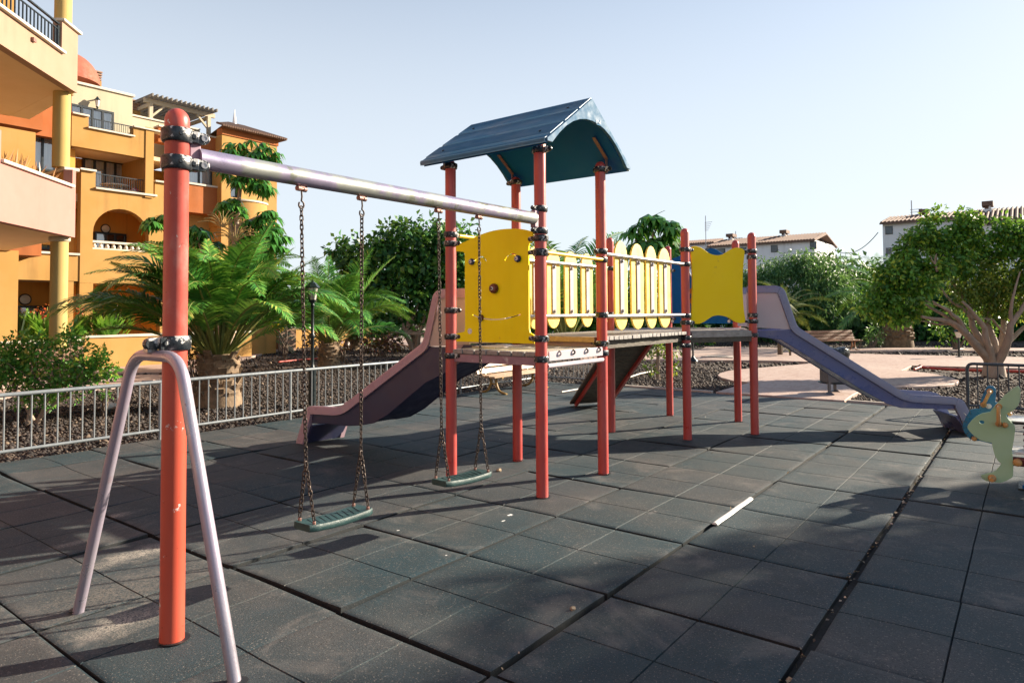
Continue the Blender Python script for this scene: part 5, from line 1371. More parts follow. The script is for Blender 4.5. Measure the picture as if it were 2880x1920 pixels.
# cable strung between the two white houses
p, q = V3(*onX(*ch7(1965, 290), 60)), V3(*onX(*ch8(676, 405), 52))
pts = [p*(1-t)+q*t-V3(0, 0, 1.6*4*t*(1-t)) for t in np.linspace(0, 1, 17)]
tag(obj('overhead_cable', MB().tube(pts, .03, 5), M['iron'], None), 'thin sagging cable strung between the two white houses', 'cable')

# ================================================================== PLANTS
PXM = 1558.5           # px (2352 wide) per metre at one metre
def leaf_quads(C, D, Ls, Ws, N=None, fold=.18, r_=rng):
    """C base points, D unit directions, lengths, widths -> (n*4,3) rhombic leaves"""
    n = len(C)
    if N is None: N = r_.normal(0, 1, (n, 3))
    N = N-D*np.sum(N*D, 1, keepdims=True); N /= np.linalg.norm(N, axis=1, keepdims=True)+1e-9
    B = np.cross(D, N); Ls = np.asarray(Ls).reshape(-1, 1); Ws = np.asarray(Ws).reshape(-1, 1)
    m = C+D*Ls*.45
    V = np.stack([C, m+B*Ws*.5+N*Ws*fold, C+D*Ls-N*Ls*.12, m-B*Ws*.5+N*Ws*fold], 1)
    return V.reshape(-1, 3)
def crown(name, clusters, rad, per, L, Wd, m, parent, droop=.5, vmean=.5, r_=rng, vspread=.30):
    clusters = np.asarray(clusters); n = len(clusters)*per
    cv = np.repeat(r_.normal(0, .5*vspread, len(clusters)), per)
    c = np.repeat(clusters, per, 0); off = r_.normal(0, 1, (n, 3)); off /= np.linalg.norm(off, axis=1, keepdims=True)
    off *= (r_.random((n, 1))**.45)*rad
    D = off/ (np.linalg.norm(off, axis=1, keepdims=True)+1e-9)+r_.normal(0, .55, (n, 3)); D[:, 2] -= droop
    D /= np.linalg.norm(D, axis=1, keepdims=True)
    up = r_.normal(0, .75, (n, 3)); up[:, 2] += .4; up[:, :2] += off[:, :2]/rad*.5
    ls = L*r_.uniform(.65, 1.25, n)
    V = leaf_quads(c+off, D, ls, ls*Wd/L*r_.uniform(.8, 1.2, n), up, r_=r_)
    val = np.clip(vmean+cv+r_.normal(0, vspread*.8, n), 0, 1)
    me = quads_mesh(name, V, n, val)
    return link(name, me, m, parent)
def lobe_clusters(lobes, depth, dens, r_=rng):
    out = []
    for lb in lobes:
        x, y, rx, ry = lb[:4]; dd = lb[4] if len(lb) > 4 else 0; k = lb[5] if len(lb) > 5 else 1
        d = depth+dd; c = at(x, y, d); rx, ry = rx*d/PXM, ry*d/PXM; rz = (rx+ry)*.5
        n = max(3, int(1.55*dens*k*(rx*ry*rz)**(2/3)*12))
        p = r_.normal(0, 1, (n, 3)); p /= np.linalg.norm(p, axis=1, keepdims=True); p *= r_.uniform(.45, 1.08, (n, 1))
        out.append(c+RT*p[:, :1]*rx+V3(0, 0, 1)*p[:, 1:2]*ry+V3(FW[0], FW[1], 0)*p[:, 2:]*rz)
    return np.concatenate(out)
def limbs(mb, base, targets, r0, r1, bend=.25, n=5):
    for t in targets:
        b, t = np.asarray(base, float), np.asarray(t, float); d = t-b; L = np.linalg.norm(d)
        pts = [b]
        for i in range(1, n+1):
            u = i/n; p = b+d*u+V3(0, 0, 1)*L*bend*math.sin(math.pi*u)*(.5)*(-.4 if d[2] < .3*L else .3)+np.array([rnd.gauss(0, 1) for _ in range(3)])*L*.03*(u < 1)
            pts.append(p)
        mb.tube(pts, [r0+(r1-r0)*(i/n)**.7 for i in range(n+1)], 8)
def tree(name, label, cat, basepx, depth, lobes, dens, leaf, m, bark, trunk_r, fork=.35, group=None, rad=.35, per=24, droop=.5, vmean=.5, ntarget=9, base=None, stems=1):
    b = V3(*at(*basepx, depth)) if base is None else V3(*base); b[2] = 0
    t = thing(name, label, cat, b, group)
    cl = lobe_clusters(lobes, depth, dens)
    crown('crown', cl, rad, per, leaf[0], leaf[1], m, t, droop, vmean)
    mb = MB(); top = cl[:, 2].max()
    cen = cl.mean(0); fk = b+(V3(cen[0], cen[1], 0)-b)*V3(.35, .35, 0)+V3(0, 0, max(.3, fork*cl[:, 2].mean()))
    for s in range(stems):
        o = V3(0, 0, 0) if stems == 1 else V3(rnd.uniform(-1, 1), rnd.uniform(-1, 1), 0)*trunk_r*1.3
        f2 = fk+o*2.2
        mid = (b+f2)/2+o*.3+V3(rnd.uniform(-1, 1), rnd.uniform(-1, 1), 0)*trunk_r*.3
        mb.tube([b+o*.6-V3(0, 0, .1), b+o*.7+V3(0, 0, .08), mid, f2], [trunk_r*1.35/stems**.4, trunk_r/stems**.4, trunk_r*.85/stems**.4, trunk_r*.7/stems**.4], 10)
        idx = rng.choice(len(cl), min(len(cl), max(3, ntarget//stems)), replace=False)
        limbs(mb, f2-V3(0, 0, .02), cl[idx], trunk_r*.5/stems**.4, trunk_r*.08)
    obj('trunk', mb, bark, t, smooth=60)
    return t
def frond_mesh(mbR, base, az, e0, e1, L, nl, ll, vals, leafV, r_, vee=.5, stalk=.18, roll=None, bendp=1.35):
    """arching palm leaf: rachis tube into mbR, leaflets appended to leafV"""
    N = 14; pts = [np.asarray(base, float)]; T = []
    daz = r_.normal(0, .10)
    for i in range(N):
        u = (i+.5)/N; e = e0+(e1-e0)*u**bendp; a = az+daz*u*3
        d = V3(math.cos(e)*math.cos(a), math.cos(e)*math.sin(a), math.sin(e)); T.append(d); pts.append(pts[-1]+d*L/N)
    mbR.tube(pts, [.020*(1-.88*i/N)*L/2.4+.002 for i in range(N+1)], 5)
    pts = np.array(pts); T.append(T[-1]); T = np.array(T)
    us = np.linspace(stalk, .995, nl); k = us*N; i0 = np.minimum(k.astype(int), N-1); fr = (k-i0)[:, None]
    P = pts[i0]*(1-fr)+pts[i0+1]*fr; D = T[i0]*(1-fr)+T[np.minimum(i0+1, N)]*fr; D /= np.linalg.norm(D, axis=1, keepdims=True)
    S = np.cross(D, V3(0, 0, 1)); S /= np.linalg.norm(S, axis=1, keepdims=True)+1e-6; U = np.cross(S, D)
    rl = r_.normal(0, .25) if roll is None else roll
    S, U = S*math.cos(rl)+U*math.sin(rl), U*math.cos(rl)-S*math.sin(rl)
    prof = np.clip(np.minimum((us-stalk)/.16+.28, 1.0), 0, 1)*np.clip((1.06-us)/.42, .18, 1)
    base_v = r_.normal(.48, .13)
    for s in (1, -1):
        fw = .55+.5*us
        d = D*fw[:, None]+S*s*1.0+U*vee*(1-.4*us)[:, None]+r_.normal(0, .09, (nl, 3)); d /= np.linalg.norm(d, axis=1, keepdims=True)
        d[:, 2] -= .12; d /= np.linalg.norm(d, axis=1, keepdims=True)
        ls = ll*prof*r_.uniform(.85, 1.1, nl)
        # slender blade bending down: two quads per leaflet
        Bn = np.cross(d, U); Bn /= np.linalg.norm(Bn, axis=1, keepdims=True)+1e-6
        w = (.018+.010*prof)*L/2.4
        w = w[:, None]; l_ = ls[:, None]
        q0, q1 = P-Bn*w*.4, P+Bn*w*.4
        m_ = P+d*l_*.5; m0, m1 = m_-Bn*w*.5, m_+Bn*w*.5
        tip = P+d*l_*.98-V3(0, 0, 1)*l_*.16
        t0, t1 = tip-Bn*w*.06, tip+Bn*w*.06
        leafV.append(np.stack([q0, q1, m1, m0], 1).reshape(-1, 3)); leafV.append(np.stack([m0, m1, t1, t0], 1).reshape(-1, 3))
        v = np.clip(base_v+r_.normal(0, .16, nl), 0, 1); vals.append(v); vals.append(np.clip(v+.08, 0, 1))
def palm(label, base, trunk_h, trunk_r, nf, L, ll, nl=46, m='frond', name='palm_tree', emin=-.35, group=None, seed=1, extra=(), e1min=-.95, bendp=1.35, stalk=.18, drop=1.15, stalkm='bark_pale', cat='palm'):
    r_ = np.random.default_rng(seed); b = V3(*base)
    t = thing(name, label, cat, b, group)
    # stubby trunk wrapped in cut leaf bases
    if trunk_h > .05:
        mb = MB().lathe([(trunk_r*.95, -.1), (trunk_r*1.02, .1), (trunk_r*.82, trunk_h*.5), (trunk_r*.9, trunk_h*.85), (trunk_r*.5, trunk_h)], b, n=22)
        nb = int(46*trunk_h/.9)
        for i in range(nb):
            a = i*2.4; z = trunk_h*(.12+.85*i/nb); rr = trunk_r*(.80+.1*math.sin(z*5)); d = V3(math.cos(a), math.sin(a), 0)
            p = b+d*rr*.9+V3(0, 0, z); mb.bar(p, p+d*trunk_r*.22+V3(0, 0, trunk_r*.34), trunk_r*.36, trunk_r*.10, up=tuple(d))
        obj('trunk', mb, M['palm_bark'], t, smooth=30)
    mbR = MB(); LV = []; vals = []; c = b+V3(0, 0, trunk_h)
    fr = [(2.399*i+r_.normal(0, .2), emin+(1.45-emin)*((i+.5)/nf)**.8+r_.normal(0, .07)) for i in range(nf)]+list(extra)
    for i, fr_ in enumerate(fr):
        az, e0 = fr_[:2]; kf = fr_[2] if len(fr_) > 2 else 1.0; stiff = .35 if len(fr_) > 3 else 1.0
        e1 = max(e1min, e0-(drop+r_.uniform(0, .65))*stiff+max(0, e0-1.0)*.4); l = L*kf*r_.uniform(.85, 1.08)*(1-.12*max(0, e0-.9))
        frond_mesh(mbR, c+V3(math.cos(az), math.sin(az), 0)*trunk_r*.35-V3(0, 0, .04), az, e0, e1, l, nl, ll, vals, LV, r_, bendp=bendp, stalk=stalk)
    obj('rachis', mbR, M['rach'], t, smooth=60)
    V = np.concatenate(LV); me = quads_mesh('crown', V, len(V)//4, np.concatenate(vals)); link('crown', me, M[m], t)
    return t
M['rach'] = mat('palm_leaf_stalk', (.20, .22, .05), (.14, .17, .04), 6, .5)
camaz = YAW
palm('big low palm with arching fronds and a stubby trunk behind the fence', (1.62, 8.2, -.05), .95, .40, 58, 2.75, .46, nl=64, seed=4, emin=.70, bendp=2.3, stalk=.26, drop=1.5,
     extra=[(camaz+math.pi/2, 1.0, 1.1), (camaz+math.pi/2-.15, .80, 1.15), (camaz+math.pi/2+.2, .66, 1.15), (camaz+math.pi/2+.05, .85, 1.1), (camaz+math.pi/2+.3, .50, 1.0), (camaz-math.pi/2, .8, .9), (camaz-math.pi/2+.2, .6, .85), (camaz+math.pi, .9, .9)] +
           [(camaz+a, e, .95, 1) for a, e in ((1.2, 1.15), (.6, 1.35), (-.4, 1.25), (-1.2, 1.2), (2.0, 1.2), (-2.0, 1.3), (3.0, 1.3), (1.7, 1.0), (-1.6, 1.0))])
palm('round young palm beside the street lamp', (7.9, 13.2, -.05), .80, .33, 44, 2.9, .55, nl=54, seed=8, emin=.55, bendp=2.0, stalk=.22, drop=1.4,
     extra=[(camaz+a, e, 1.15, 1) for a, e in ((1.2, 1.15), (.4, 1.35), (-.6, 1.25), (-1.3, 1.1), (2.0, 1.2), (-2.0, 1.25), (3.0, 1.3))])
palm('small palm with yellow flowers near the hotel planter', (11.1, 22.0, -.05), .55, .35, 22, 1.9, .4, nl=26, seed=12, emin=-.1)
palm('short palm behind the round young palm with red leaves around it', tuple(gp(812, 800)), .55, .30, 18, 1.6, .4, nl=24, seed=13, emin=.1)
q = at(1300, 800, 27.5); palm('upright young palm showing above the far slat railing', (q[0], q[1], -.05), .3, .25, 20, 7.0, .8, nl=46, m='frond', seed=21, emin=.95, e1min=-.1)
q = at(1800, 760, 30); palm('spiky palm between the wavy yellow panel and the feathery tree', (q[0], q[1], -.05), 1.55, .22, 20, 2.3, .35, nl=30, m='frond_pale', seed=22, emin=.0)
q = at(2062, 788, 29.5); palm('palm with a thick fibrous trunk left of the spreading tree', (q[0], q[1], -.05), 1.9, .62, 22, 3.6, .55, nl=40, seed=23, emin=.0)
q = at(2010, 640, 60); palm('small distant palm in front of the white house', (q[0], q[1], -.05), 5.4, .3, 14, 1.9, .4, nl=20, seed=24, emin=.1)
# yucca heads beside the slide hood
def blades(name, c, n, L, w, m, parent, emin, emax, seed, bend=.25, vm=.5):
    r_ = np.random.default_rng(seed); az = r_.uniform(0, 6.283, n); e = r_.uniform(emin, emax, n)
    D = np.stack([np.cos(e)*np.cos(az), np.cos(e)*np.sin(az), np.sin(e)], 1); C = np.repeat(np.asarray(c, float)[None], n, 0) if np.ndim(c) == 1 else np.asarray(c)
    l = (L*r_.uniform(.7, 1.15, n))[:, None]; S = np.cross(D, V3(0, 0, 1)); S /= np.linalg.norm(S, axis=1, keepdims=True)+1e-6; ww = w*.5
    m_ = C+D*l*.5; tip = C+D*l-V3(0, 0, 1)*l*bend
    a = np.stack([C-S*ww*.7, C+S*ww*.7, m_+S*ww, m_-S*ww], 1).reshape(-1, 3); b = np.stack([m_-S*ww, m_+S*ww, tip+S*ww*.08, tip-S*ww*.08], 1).reshape(-1, 3)
    v = np.clip(r_.normal(vm, .22, n), 0, 1)
    me = quads_mesh(name, np.concatenate([a, b]), 2*n, np.concatenate([v, np.clip(v+.05, 0, 1)]))
    return link(name, me, M[m], parent)
q1, q2, qb = at(1797, 690, 24.5), at(1788, 722, 24.4), at(1792, 800, 24.5)
yu = thing('yucca', 'yucca with two pale spiky heads behind the right slide hood', 'plant', (qb[0], qb[1], 0))
obj('trunk', MB().tube([(qb[0], qb[1], -.1), q2*.4+V3(qb[0], qb[1], .8)*.6, q1-V3(0, 0, .1)], [.10, .08, .06], 8), M['bark'], yu)
blades('crown', q1, 60, .75, .06, 'frond_pale', yu, -.6, 1.5, 31); blades('crown', q2, 50, .65, .06, 'frond_pale', yu, -.9, 1.2, 32)
q = at(1690, 800, 26); yb = thing('yucca', 'small yellowish spiky plant under the right slide hood', 'plant', (*gp(1815, 818)[:2], 0))
blades('crown', gp(1815, 818)+V3(0, 0, .3), 30, .5, .05, 'frond_pale', yb, -.3, 1.3, 33)
obj('trunk', MB().tube([gp(1815, 818)-V3(0, 0, .1), gp(1815, 818)+V3(0, 0, .32)], .04, 6), M['bark'], yb)

# umbrella trees: pale stems carrying whorls of drooping leaflets
def whorls(centers, rad, nleaf, ll, m, parent, seed, name='crown'):
    r_ = np.random.default_rng(seed); C = []; D = []; Ls = []; Vv = []; N = []; st = MB()
    for c, R_ in zip(centers, rad):
        bv = r_.normal(.5, .12)
        for i in range(nleaf):
            az = 2.399*i+r_.normal(0, .3); e = r_.uniform(-.25, 1.25); d = V3(math.cos(e)*math.cos(az), math.cos(e)*math.sin(az), math.sin(e))
            h = c+d*R_*r_.uniform(.55, 1.05); st.tube([c, h], .008, 4, caps=False)
            for k in range(9):
                a2 = 2*math.pi*k/9+r_.normal(0, .1); dd = V3(math.cos(a2)*.8+d[0]*.35, math.sin(a2)*.8+d[1]*.35, -.45+r_.normal(0, .15))
                C.append(h); D.append(unit(dd)); Ls.append(ll*r_.uniform(.8, 1.15)); Vv.append(bv+r_.normal(0, .14)); N.append((0, 0, 1))
    C, D, Ls = np.array(C), np.array(D), np.array(Ls)
    # two quads per leaflet so that they droop
    S = np.cross(D, V3(0, 0, 1)); S /= np.linalg.norm(S, axis=1, keepdims=True)+1e-6; l = Ls[:, None]; w = l*.15
    m1 = C+D*l*.55; tip = C+D*l*.9-V3(0, 0, 1)*l*.38
    a = np.stack([C-S*w*.3, C+S*w*.3, m1+S*w, m1-S*w], 1).reshape(-1, 3); b = np.stack([m1-S*w, m1+S*w, tip+S*w*.1, tip-S*w*.1], 1).reshape(-1, 3)
    v = np.clip(np.array(Vv), 0, 1)
    me = quads_mesh(name, np.concatenate([a, b]), 2*len(C), np.concatenate([v, v])); link(name, me, M[m], parent)
    obj('leaf_stalk', st, M['rach'], parent)
def umbrella_tree(label, base, stems, heads, depth, ll, nleaf, seed):
    b = V3(*base); t = thing('umbrella_tree', label, 'tree', b, 'umbrella trees with whorled leaves')
    hc = [at(x, y, depth+dd) for x, y, dd, r in heads]; whorls(hc, [r for *_, r in heads], nleaf, ll, 'umbrella_leaf', t, seed)
    mb = MB()
    for st in stems:
        pts = [b-V3(0, 0, .1)]+[at(x, y, depth+dd) for x, y, dd in st]; k = len(pts)
        mb.tube(pts, [.085-.05*i/(k-1) for i in range(k)], 8)
    obj('trunk', mb, M['bark_pale'], t, smooth=60)
    return t
qb = at(520, 830, 17); qb[2] = 0
ut = umbrella_tree('tall umbrella tree rising above the big palm in front of the tiled corner block', qb,
    [[(522, 720, 0), (530, 620, 0), (543, 520, 0), (552, 430, 0), (568, 360, 0)], [(540, 700, .3), (575, 600, .3), (600, 540, .3)], [(500, 700, -.2), (470, 600, -.2), (455, 545, -.2)], [(538, 560, 0), (525, 480, .1)], [(545, 520, 0), (600, 495, .1)]],
    [(545, 352, 0, 0.34), (585, 348, .2, 0.34), (612, 362, -.2, 0.30), (565, 372, -.3, 0.34), (620, 380, 0, 0.28), (535, 392, 0, 0.30), (580, 405, .2, 0.32), (560, 425, -.2, 0.32), (600, 428, 0, 0.24), (527, 470, 0, 0.21), (540, 487, .1, 0.19), (617, 494, 0, 0.21),
     (585, 520, .2, 0.29), (612, 548, 0, 0.30), (630, 565, .2, 0.24), (560, 545, .3, 0.29), (590, 580, .4, 0.32), (625, 528, .4, 0.24), (455, 535, -.2, 0.29), (430, 545, 0, 0.27), (350, 520, 0, 0.27), (480, 560, 0, 0.28), (375, 505, .2, 0.24), (640, 545, .4, 0.20)], 17, .31, 7, 41)
mb = MB(); r_ = random.Random(3)
for (x0, y0) in ((512, 512), (540, 545)):
    c = at(x0, y0+10, 16.4)
    for k in range(11):
        a = R(15+150*k/10); tip = c+RT*math.cos(a)*.62*r_.uniform(.8, 1.1)+V3(0, 0, 1)*math.sin(a)*.42; mid = (c+tip)/2+V3(0, 0, .10)
        mb.tube([c, mid, tip], [.010, .009, .005], 5)
        for j in range(14): u = .3+.7*j/14; p = (c*(1-u)+tip*u)+V3(0, 0, .10*4*u*(1-u)); mb.sphere(p, .013, 6)
obj('flower_spike', mb, M.setdefault('spike', mat('tan_flower_spike', (.34, .24, .09), (.25, .2, .08), 12, .7)), ut)
qb = at(1492, 800, 25); qb[2] = 0
umbrella_tree('umbrella tree standing behind the far slat railing', qb, [[(1492, 700, 0), (1495, 600, 0), (1500, 530, 0)], [(1490, 640, 0), (1470, 580, 0), (1460, 550, 0)], [(1495, 620, 0), (1530, 560, .2)]],
    [(1500, 512, 0, .42), (1464, 530, .3, .40), (1537, 528, -.3, .40), (1484, 555, -.5, .42), (1522, 562, .4, .42), (1456, 572, .2, .36), (1546, 580, 0, .36), (1500, 592, -.2, .36)], 25, .62, 6, 42)

# spreading tree on the right, many pale stems
k4 = crop(2400, 560, 3.1354)
DF = 16.6
fb = at(*k4(1240, 1560), DF); fb[2] = 0
fic = thing('spreading_tree', 'broad spreading tree with many pale stems and bright leaves at the right edge', 'tree', fb)
def P4(x, y, dd=0): return at(*k4(x, y), DF+dd)
mb = MB()
mb.tube([fb-V3(0, 0, .1), P4(1240, 1500), P4(1238, 1420)], [.27, .235, .20], 14)
for pts, r0_ in (([(1215, 1450, 0), (1120, 1330, -.1), (1010, 1200, -.2), (900, 1095, -.3), (760, 1060, -.4), (600, 1035, -.5)], .12), ([(960, 1150, -.2), (860, 1100, -.1), (740, 1105, 0), (600, 1072, .1)], .05),
                 ([(985, 1170, -.2), (920, 1050, -.4), (840, 980, -.6), (700, 900, -.8)], .07), ([(900, 1090, -.3), (780, 1010, -.2), (640, 930, 0), (540, 900, .1)], .05), ([(930, 1060, -.3), (800, 960, -.4), (620, 890, -.4)], .045),
                 ([(1200, 1420, .1), (1140, 1270, .2), (1050, 1120, .2), (1030, 960, .3), (940, 830, .3), (860, 720, .4)], .10), ([(1040, 1050, .2), (960, 960, .1), (860, 900, 0), (760, 740, -.1)], .05),
                 ([(1220, 1430, -.1), (1180, 1270, -.2), (1160, 1140, -.2), (1060, 1010, -.3), (960, 900, -.3)], .10), ([(1230, 1430, 0), (1240, 1260, .1), (1180, 1090, .2), (1230, 900, .3), (1260, 700, .4)], .11),
                 ([(1245, 1430, .1), (1300, 1280, .3), (1325, 1080, .4), (1300, 920, .4), (1360, 720, .5)], .09), ([(1270, 1440, -.1), (1350, 1290, -.3), (1385, 1110, -.4), (1480, 980, -.4), (1560, 820, -.4)], .11), ([(1290, 1440, 0), (1375, 1250, .1), (1500, 1130, .2), (1640, 1040, .3)], .08),
                 ([(1330, 1190, 0), (1230, 1060, -.1), (1130, 1050, -.2)], .035), ([(1350, 1200, .1), (1270, 1120, .1), (1230, 1060, .1)], .03), ([(1390, 1060, -.4), (1400, 900, -.5), (1470, 640, -.4)], .05),
                 ([(740, 640, -.6), (720, 560, -.6), (735, 480, -.6)], .03), ([(720, 570, -.6), (680, 500, -.6)], .02), ([(760, 740, -.1), (720, 600, -.4), (735, 500, -.7)], .03)):
    pp = [P4(*p) for p in pts]; q = []
    for i in range(len(pp)-1): q += [pp[i], (pp[i]+pp[i+1])/2+np.array([rnd.gauss(0, .018) for _ in range(3)])]
    q.append(pp[-1]); n_ = len(q); mb.tube(q, [r0_*(1-.72*i/(n_-1)) for i in range(n_)], 10)
flobes = [(150, 960, 110, 110, -.4), (270, 850, 170, 160, -.3), (330, 1010, 220, 110, -.2), (520, 980, 120, 110, -.2), (330, 680, 170, 160, -.2), (480, 560, 170, 160, -.1), (560, 760, 180, 150, -.5), (470, 400, 110, 110, 0),
          (600, 330, 150, 130, .1), (680, 210, 100, 90, .1), (740, 150, 60, 60, .1), (780, 400, 170, 150, .2), (740, 600, 170, 130, -.3), (960, 130, 90, 80, .2), (1000, 220, 150, 110, .2), (900, 300, 130, 110, .2), (1050, 400, 170, 140, .3), (950, 560, 170, 130, 0),
          (1300, 220, 90, 90, .2), (1330, 330, 120, 120, .2), (1450, 280, 130, 130, .3), (1440, 420, 140, 120, .3), (1600, 400, 160, 160, .3), (1250, 480, 140, 110, .3), (1650, 620, 190, 190, 0)]
lob = [(*k4(x, y), rx/2*.80, ry/2*.80, dd) for x, y, rx, ry, dd in [(a, b, c*.8, d*.8, e) for a, b, c, d, e in flobes]]
lob = [(x, y, rx*1.0, ry*1.0, dd) for x, y, rx, ry, dd in lob]
cl = lobe_clusters([(*k4(a, b), max(10, c*.26-11), max(10, d*.26-11), e) for a, b, c, d, e in flobes], DF, 20)
crown('crown', cl, .20, 24, .125, .068, M['leaf'], fic, .75, .58)
# sparser leaves on the lower right, backlight put into a yellower green
cl2 = lobe_clusters([(*k4(a, b), c*.27, d*.27, e) for a, b, c, d, e in [(1060, 720, 230, 170, .2), (1000, 860, 200, 110, .2), (1200, 850, 190, 150, .3), (1330, 720, 190, 170, .3), (1450, 860, 170, 160, .2), (1250, 960, 200, 90, .2), (1500, 640, 170, 150, .2), (1620, 900, 160, 160, .1), (1150, 600, 170, 120, .3)]], DF, 9)
crown('crown', cl2, .24, 15, .115, .055, M.setdefault('leaf_light', leaf_mat('lime_backlit_leaf', [(0, (0.052, 0.130, 0.019)), (.5, (0.130, 0.234, 0.033)), (.85, (0.286, 0.364, 0.052)), (1, (0.520, 0.468, 0.065))], trans=.45)), fic, .8, .5)
obj('trunk', mb, M['bark_pale'], fic, smooth=60)

# dark round tree behind the left slide
tree('round_tree', 'dense dark round tree with forked pale stems behind the left slide', 'tree', (955, 800), 30.5,
     [(850, 590, 70, 50), (800, 575, 35, 25), (900, 560, 60, 45), (960, 535, 55, 32), (1010, 540, 60, 35), (930, 620, 90, 60), (1010, 610, 90, 70), (860, 660, 80, 60), (800, 640, 40, 50), (950, 690, 110, 60), (1040, 660, 80, 80), (870, 730, 80, 45), (1050, 580, 60, 60), (1070, 720, 60, 60)],
     1.3, (.30, .17), M['leaf_dark'], M['bark_pale'], .22, .22, rad=.55, per=26, vmean=.48, ntarget=16, stems=3)
# feathery pepper tree
tree('feathery_tree', 'feathery drooping green tree in front of the long white house', 'tree', (1830, 790), 36,
     [(1800, 618, 45, 28), (1855, 612, 45, 30), (1770, 650, 45, 45), (1830, 660, 90, 70), (1900, 640, 60, 60), (1740, 690, 50, 70), (1790, 730, 90, 60), (1880, 720, 90, 70), (1930, 690, 40, 60), (1700, 660, 40, 50)],
     2.6, (.24, .06), M['leaf_pepper'], M['bark'], .28, .3, rad=.55, per=30, droop=1.2, vmean=.5)
# dark trees and hedges closing the view
def bush(label, pts, depth, dens, leaf, m, name='bush', cat='bush', group=None, rad=.4, per=22, vm=.45, droop=.4):
    c = at(pts[0][0], pts[0][1], depth)
    t = thing(name, label, cat, (c[0], c[1], 0), group)
    cl = lobe_clusters(pts, depth, dens); cl = cl[cl[:, 2] > .05]
    crown('foliage', cl, rad, per, leaf[0], leaf[1], m, t, droop, vm)
    mb = MB(); b = V3(c[0], c[1], -.1)
    limbs(mb, b, cl[rng.choice(len(cl), min(7, len(cl)), replace=False)], .07*rad/.4, .012)
    obj('stem', mb, M['bark'], t, smooth=60)
    return t
tree('evergreen_tree', 'dark evergreen tree behind the far wooden bench', 'tree', (1900, 790), 38, [(1900, 700, 70, 60), (1960, 680, 50, 60), (1930, 750, 80, 45), (1860, 750, 60, 45), (1990, 740, 50, 50), (1985, 640, 35, 40), (1950, 620, 40, 25)], 1.0, (.34, .18), M['leaf_dark'], M['bark'], .25, .3, rad=.7, per=26, vmean=.35)
tree('evergreen_tree', 'dark evergreen tree in the shade behind the palm with the thick trunk', 'tree', (2110, 790), 37, [(2060, 690, 60, 50), (2120, 700, 70, 60), (2180, 690, 60, 60), (2080, 750, 70, 45), (2160, 755, 70, 40), (2230, 740, 60, 50)], 1.0, (.34, .18), M['leaf_dark'], M['bark'], .25, .3, rad=.7, per=26, vmean=.32)
tree('evergreen_tree', 'dark evergreen tree behind the pale stems of the spreading tree', 'tree', (2330, 790), 36, [(2290, 700, 60, 70), (2350, 720, 70, 60), (2420, 690, 80, 80), (2300, 755, 70, 40), (2400, 755, 80, 45)], 1.0, (.34, .18), M['leaf_dark'], M['bark'], .25, .3, rad=.7, per=26, vmean=.35)
tree('evergreen_tree', 'dark evergreen tree seen below the blue panel and wavy yellow panel', 'tree', (1690, 790), 40, [(1650, 740, 60, 45), (1710, 730, 60, 50), (1760, 745, 50, 40), (1610, 750, 50, 35), (1690, 680, 40, 40)], 1.0, (.34, .18), M['leaf_dark'], M['bark'], .25, .3, rad=.7, per=26, vmean=.4)
tree('broadleaf_tree', 'green broadleaf tree seen between the slats of the bridge railing', 'tree', (1400, 790), 38, [(1300, 690, 60, 50), (1370, 680, 60, 55), (1440, 690, 60, 60), (1290, 740, 70, 40), (1400, 740, 80, 40), (1500, 700, 60, 60), (1560, 730, 50, 50), (1480, 750, 70, 35), (1230, 720, 50, 50)], .9, (.34, .18), M['leaf'], M['bark'], .22, .3, rad=.7, per=24, vmean=.35)
tree('broadleaf_tree', 'green broadleaf tree showing between the small palm and the street lamp', 'tree', (680, 790), 40, [(640, 700, 50, 45), (690, 690, 50, 60), (745, 700, 50, 50), (700, 750, 60, 35), (780, 740, 50, 45), (820, 720, 40, 50)], .9, (.34, .18), M['leaf'], M['bark'], .22, .3, rad=.7, per=22, vmean=.4)
bush('dark bush below the round tree, left of the left slide', [(860, 755, 60, 28), (930, 760, 50, 25), (1010, 765, 50, 25)], 44, .8, (.3, .15), M['leaf_dark'], rad=.7, vm=.35)
bush('silvery green oleander bush to the right of the far bench', [(2002, 772, 14, 18), (2020, 775, 12, 16)], 28.5, 3, (.16, .03), M['leaf_pepper'], rad=.22, vm=.75)
bush('low dry bush at the right end of the far bench', [(1972, 785, 16, 12)], 28, 3, (.14, .02), M['frond_pale'], rad=.2, vm=.5)
bush('pale oleander bush beside the thick palm trunk', [(2012, 765, 20, 26), (2035, 770, 14, 20)], 31, 2.5, (.18, .035), M['leaf_pepper'], rad=.25, vm=.8)
bush('bright green bush under the spreading tree', [(2190, 750, 40, 30), (2240, 745, 40, 35), (2160, 775, 20, 16)], 27, 1.6, (.18, .09), M['leaf'], rad=.35, vm=.5)
bush('green bush behind the trunk of the young staked tree', [(1560, 780, 30, 18), (1610, 785, 30, 14)], 33, 1.6, (.2, .1), M['leaf'], rad=.3, vm=.5)
# red-leaved plants
bush('dark red leaved plant at the right of the round young palm', [(880, 785, 32, 16), (850, 778, 20, 15), (905, 790, 16, 10)], 26, 2.5, (.20, .09), M['red_leaf'], rad=.28, vm=.55)
bush('dark red leaved plant at the foot of the big palm', [(452, 805, 26, 18), (440, 818, 18, 14), (475, 815, 14, 12)], 12.6, 4, (.10, .05), M['red_leaf'], rad=.13, vm=.45)
bush('dark red plants behind the round young palm trunk', [(790, 785, 26, 16), (730, 790, 20, 12)], 24, 2.2, (.18, .08), M['red_leaf'], rad=.25, vm=.35)
bush('clump of bright yellow flowers beside the small palm', [(655, 728, 9, 8), (640, 745, 8, 8)], 24, 3, (.16, .10), M['yellow_leaf'], name='flower_clump', cat='flowers', rad=.16, vm=.7, per=14)
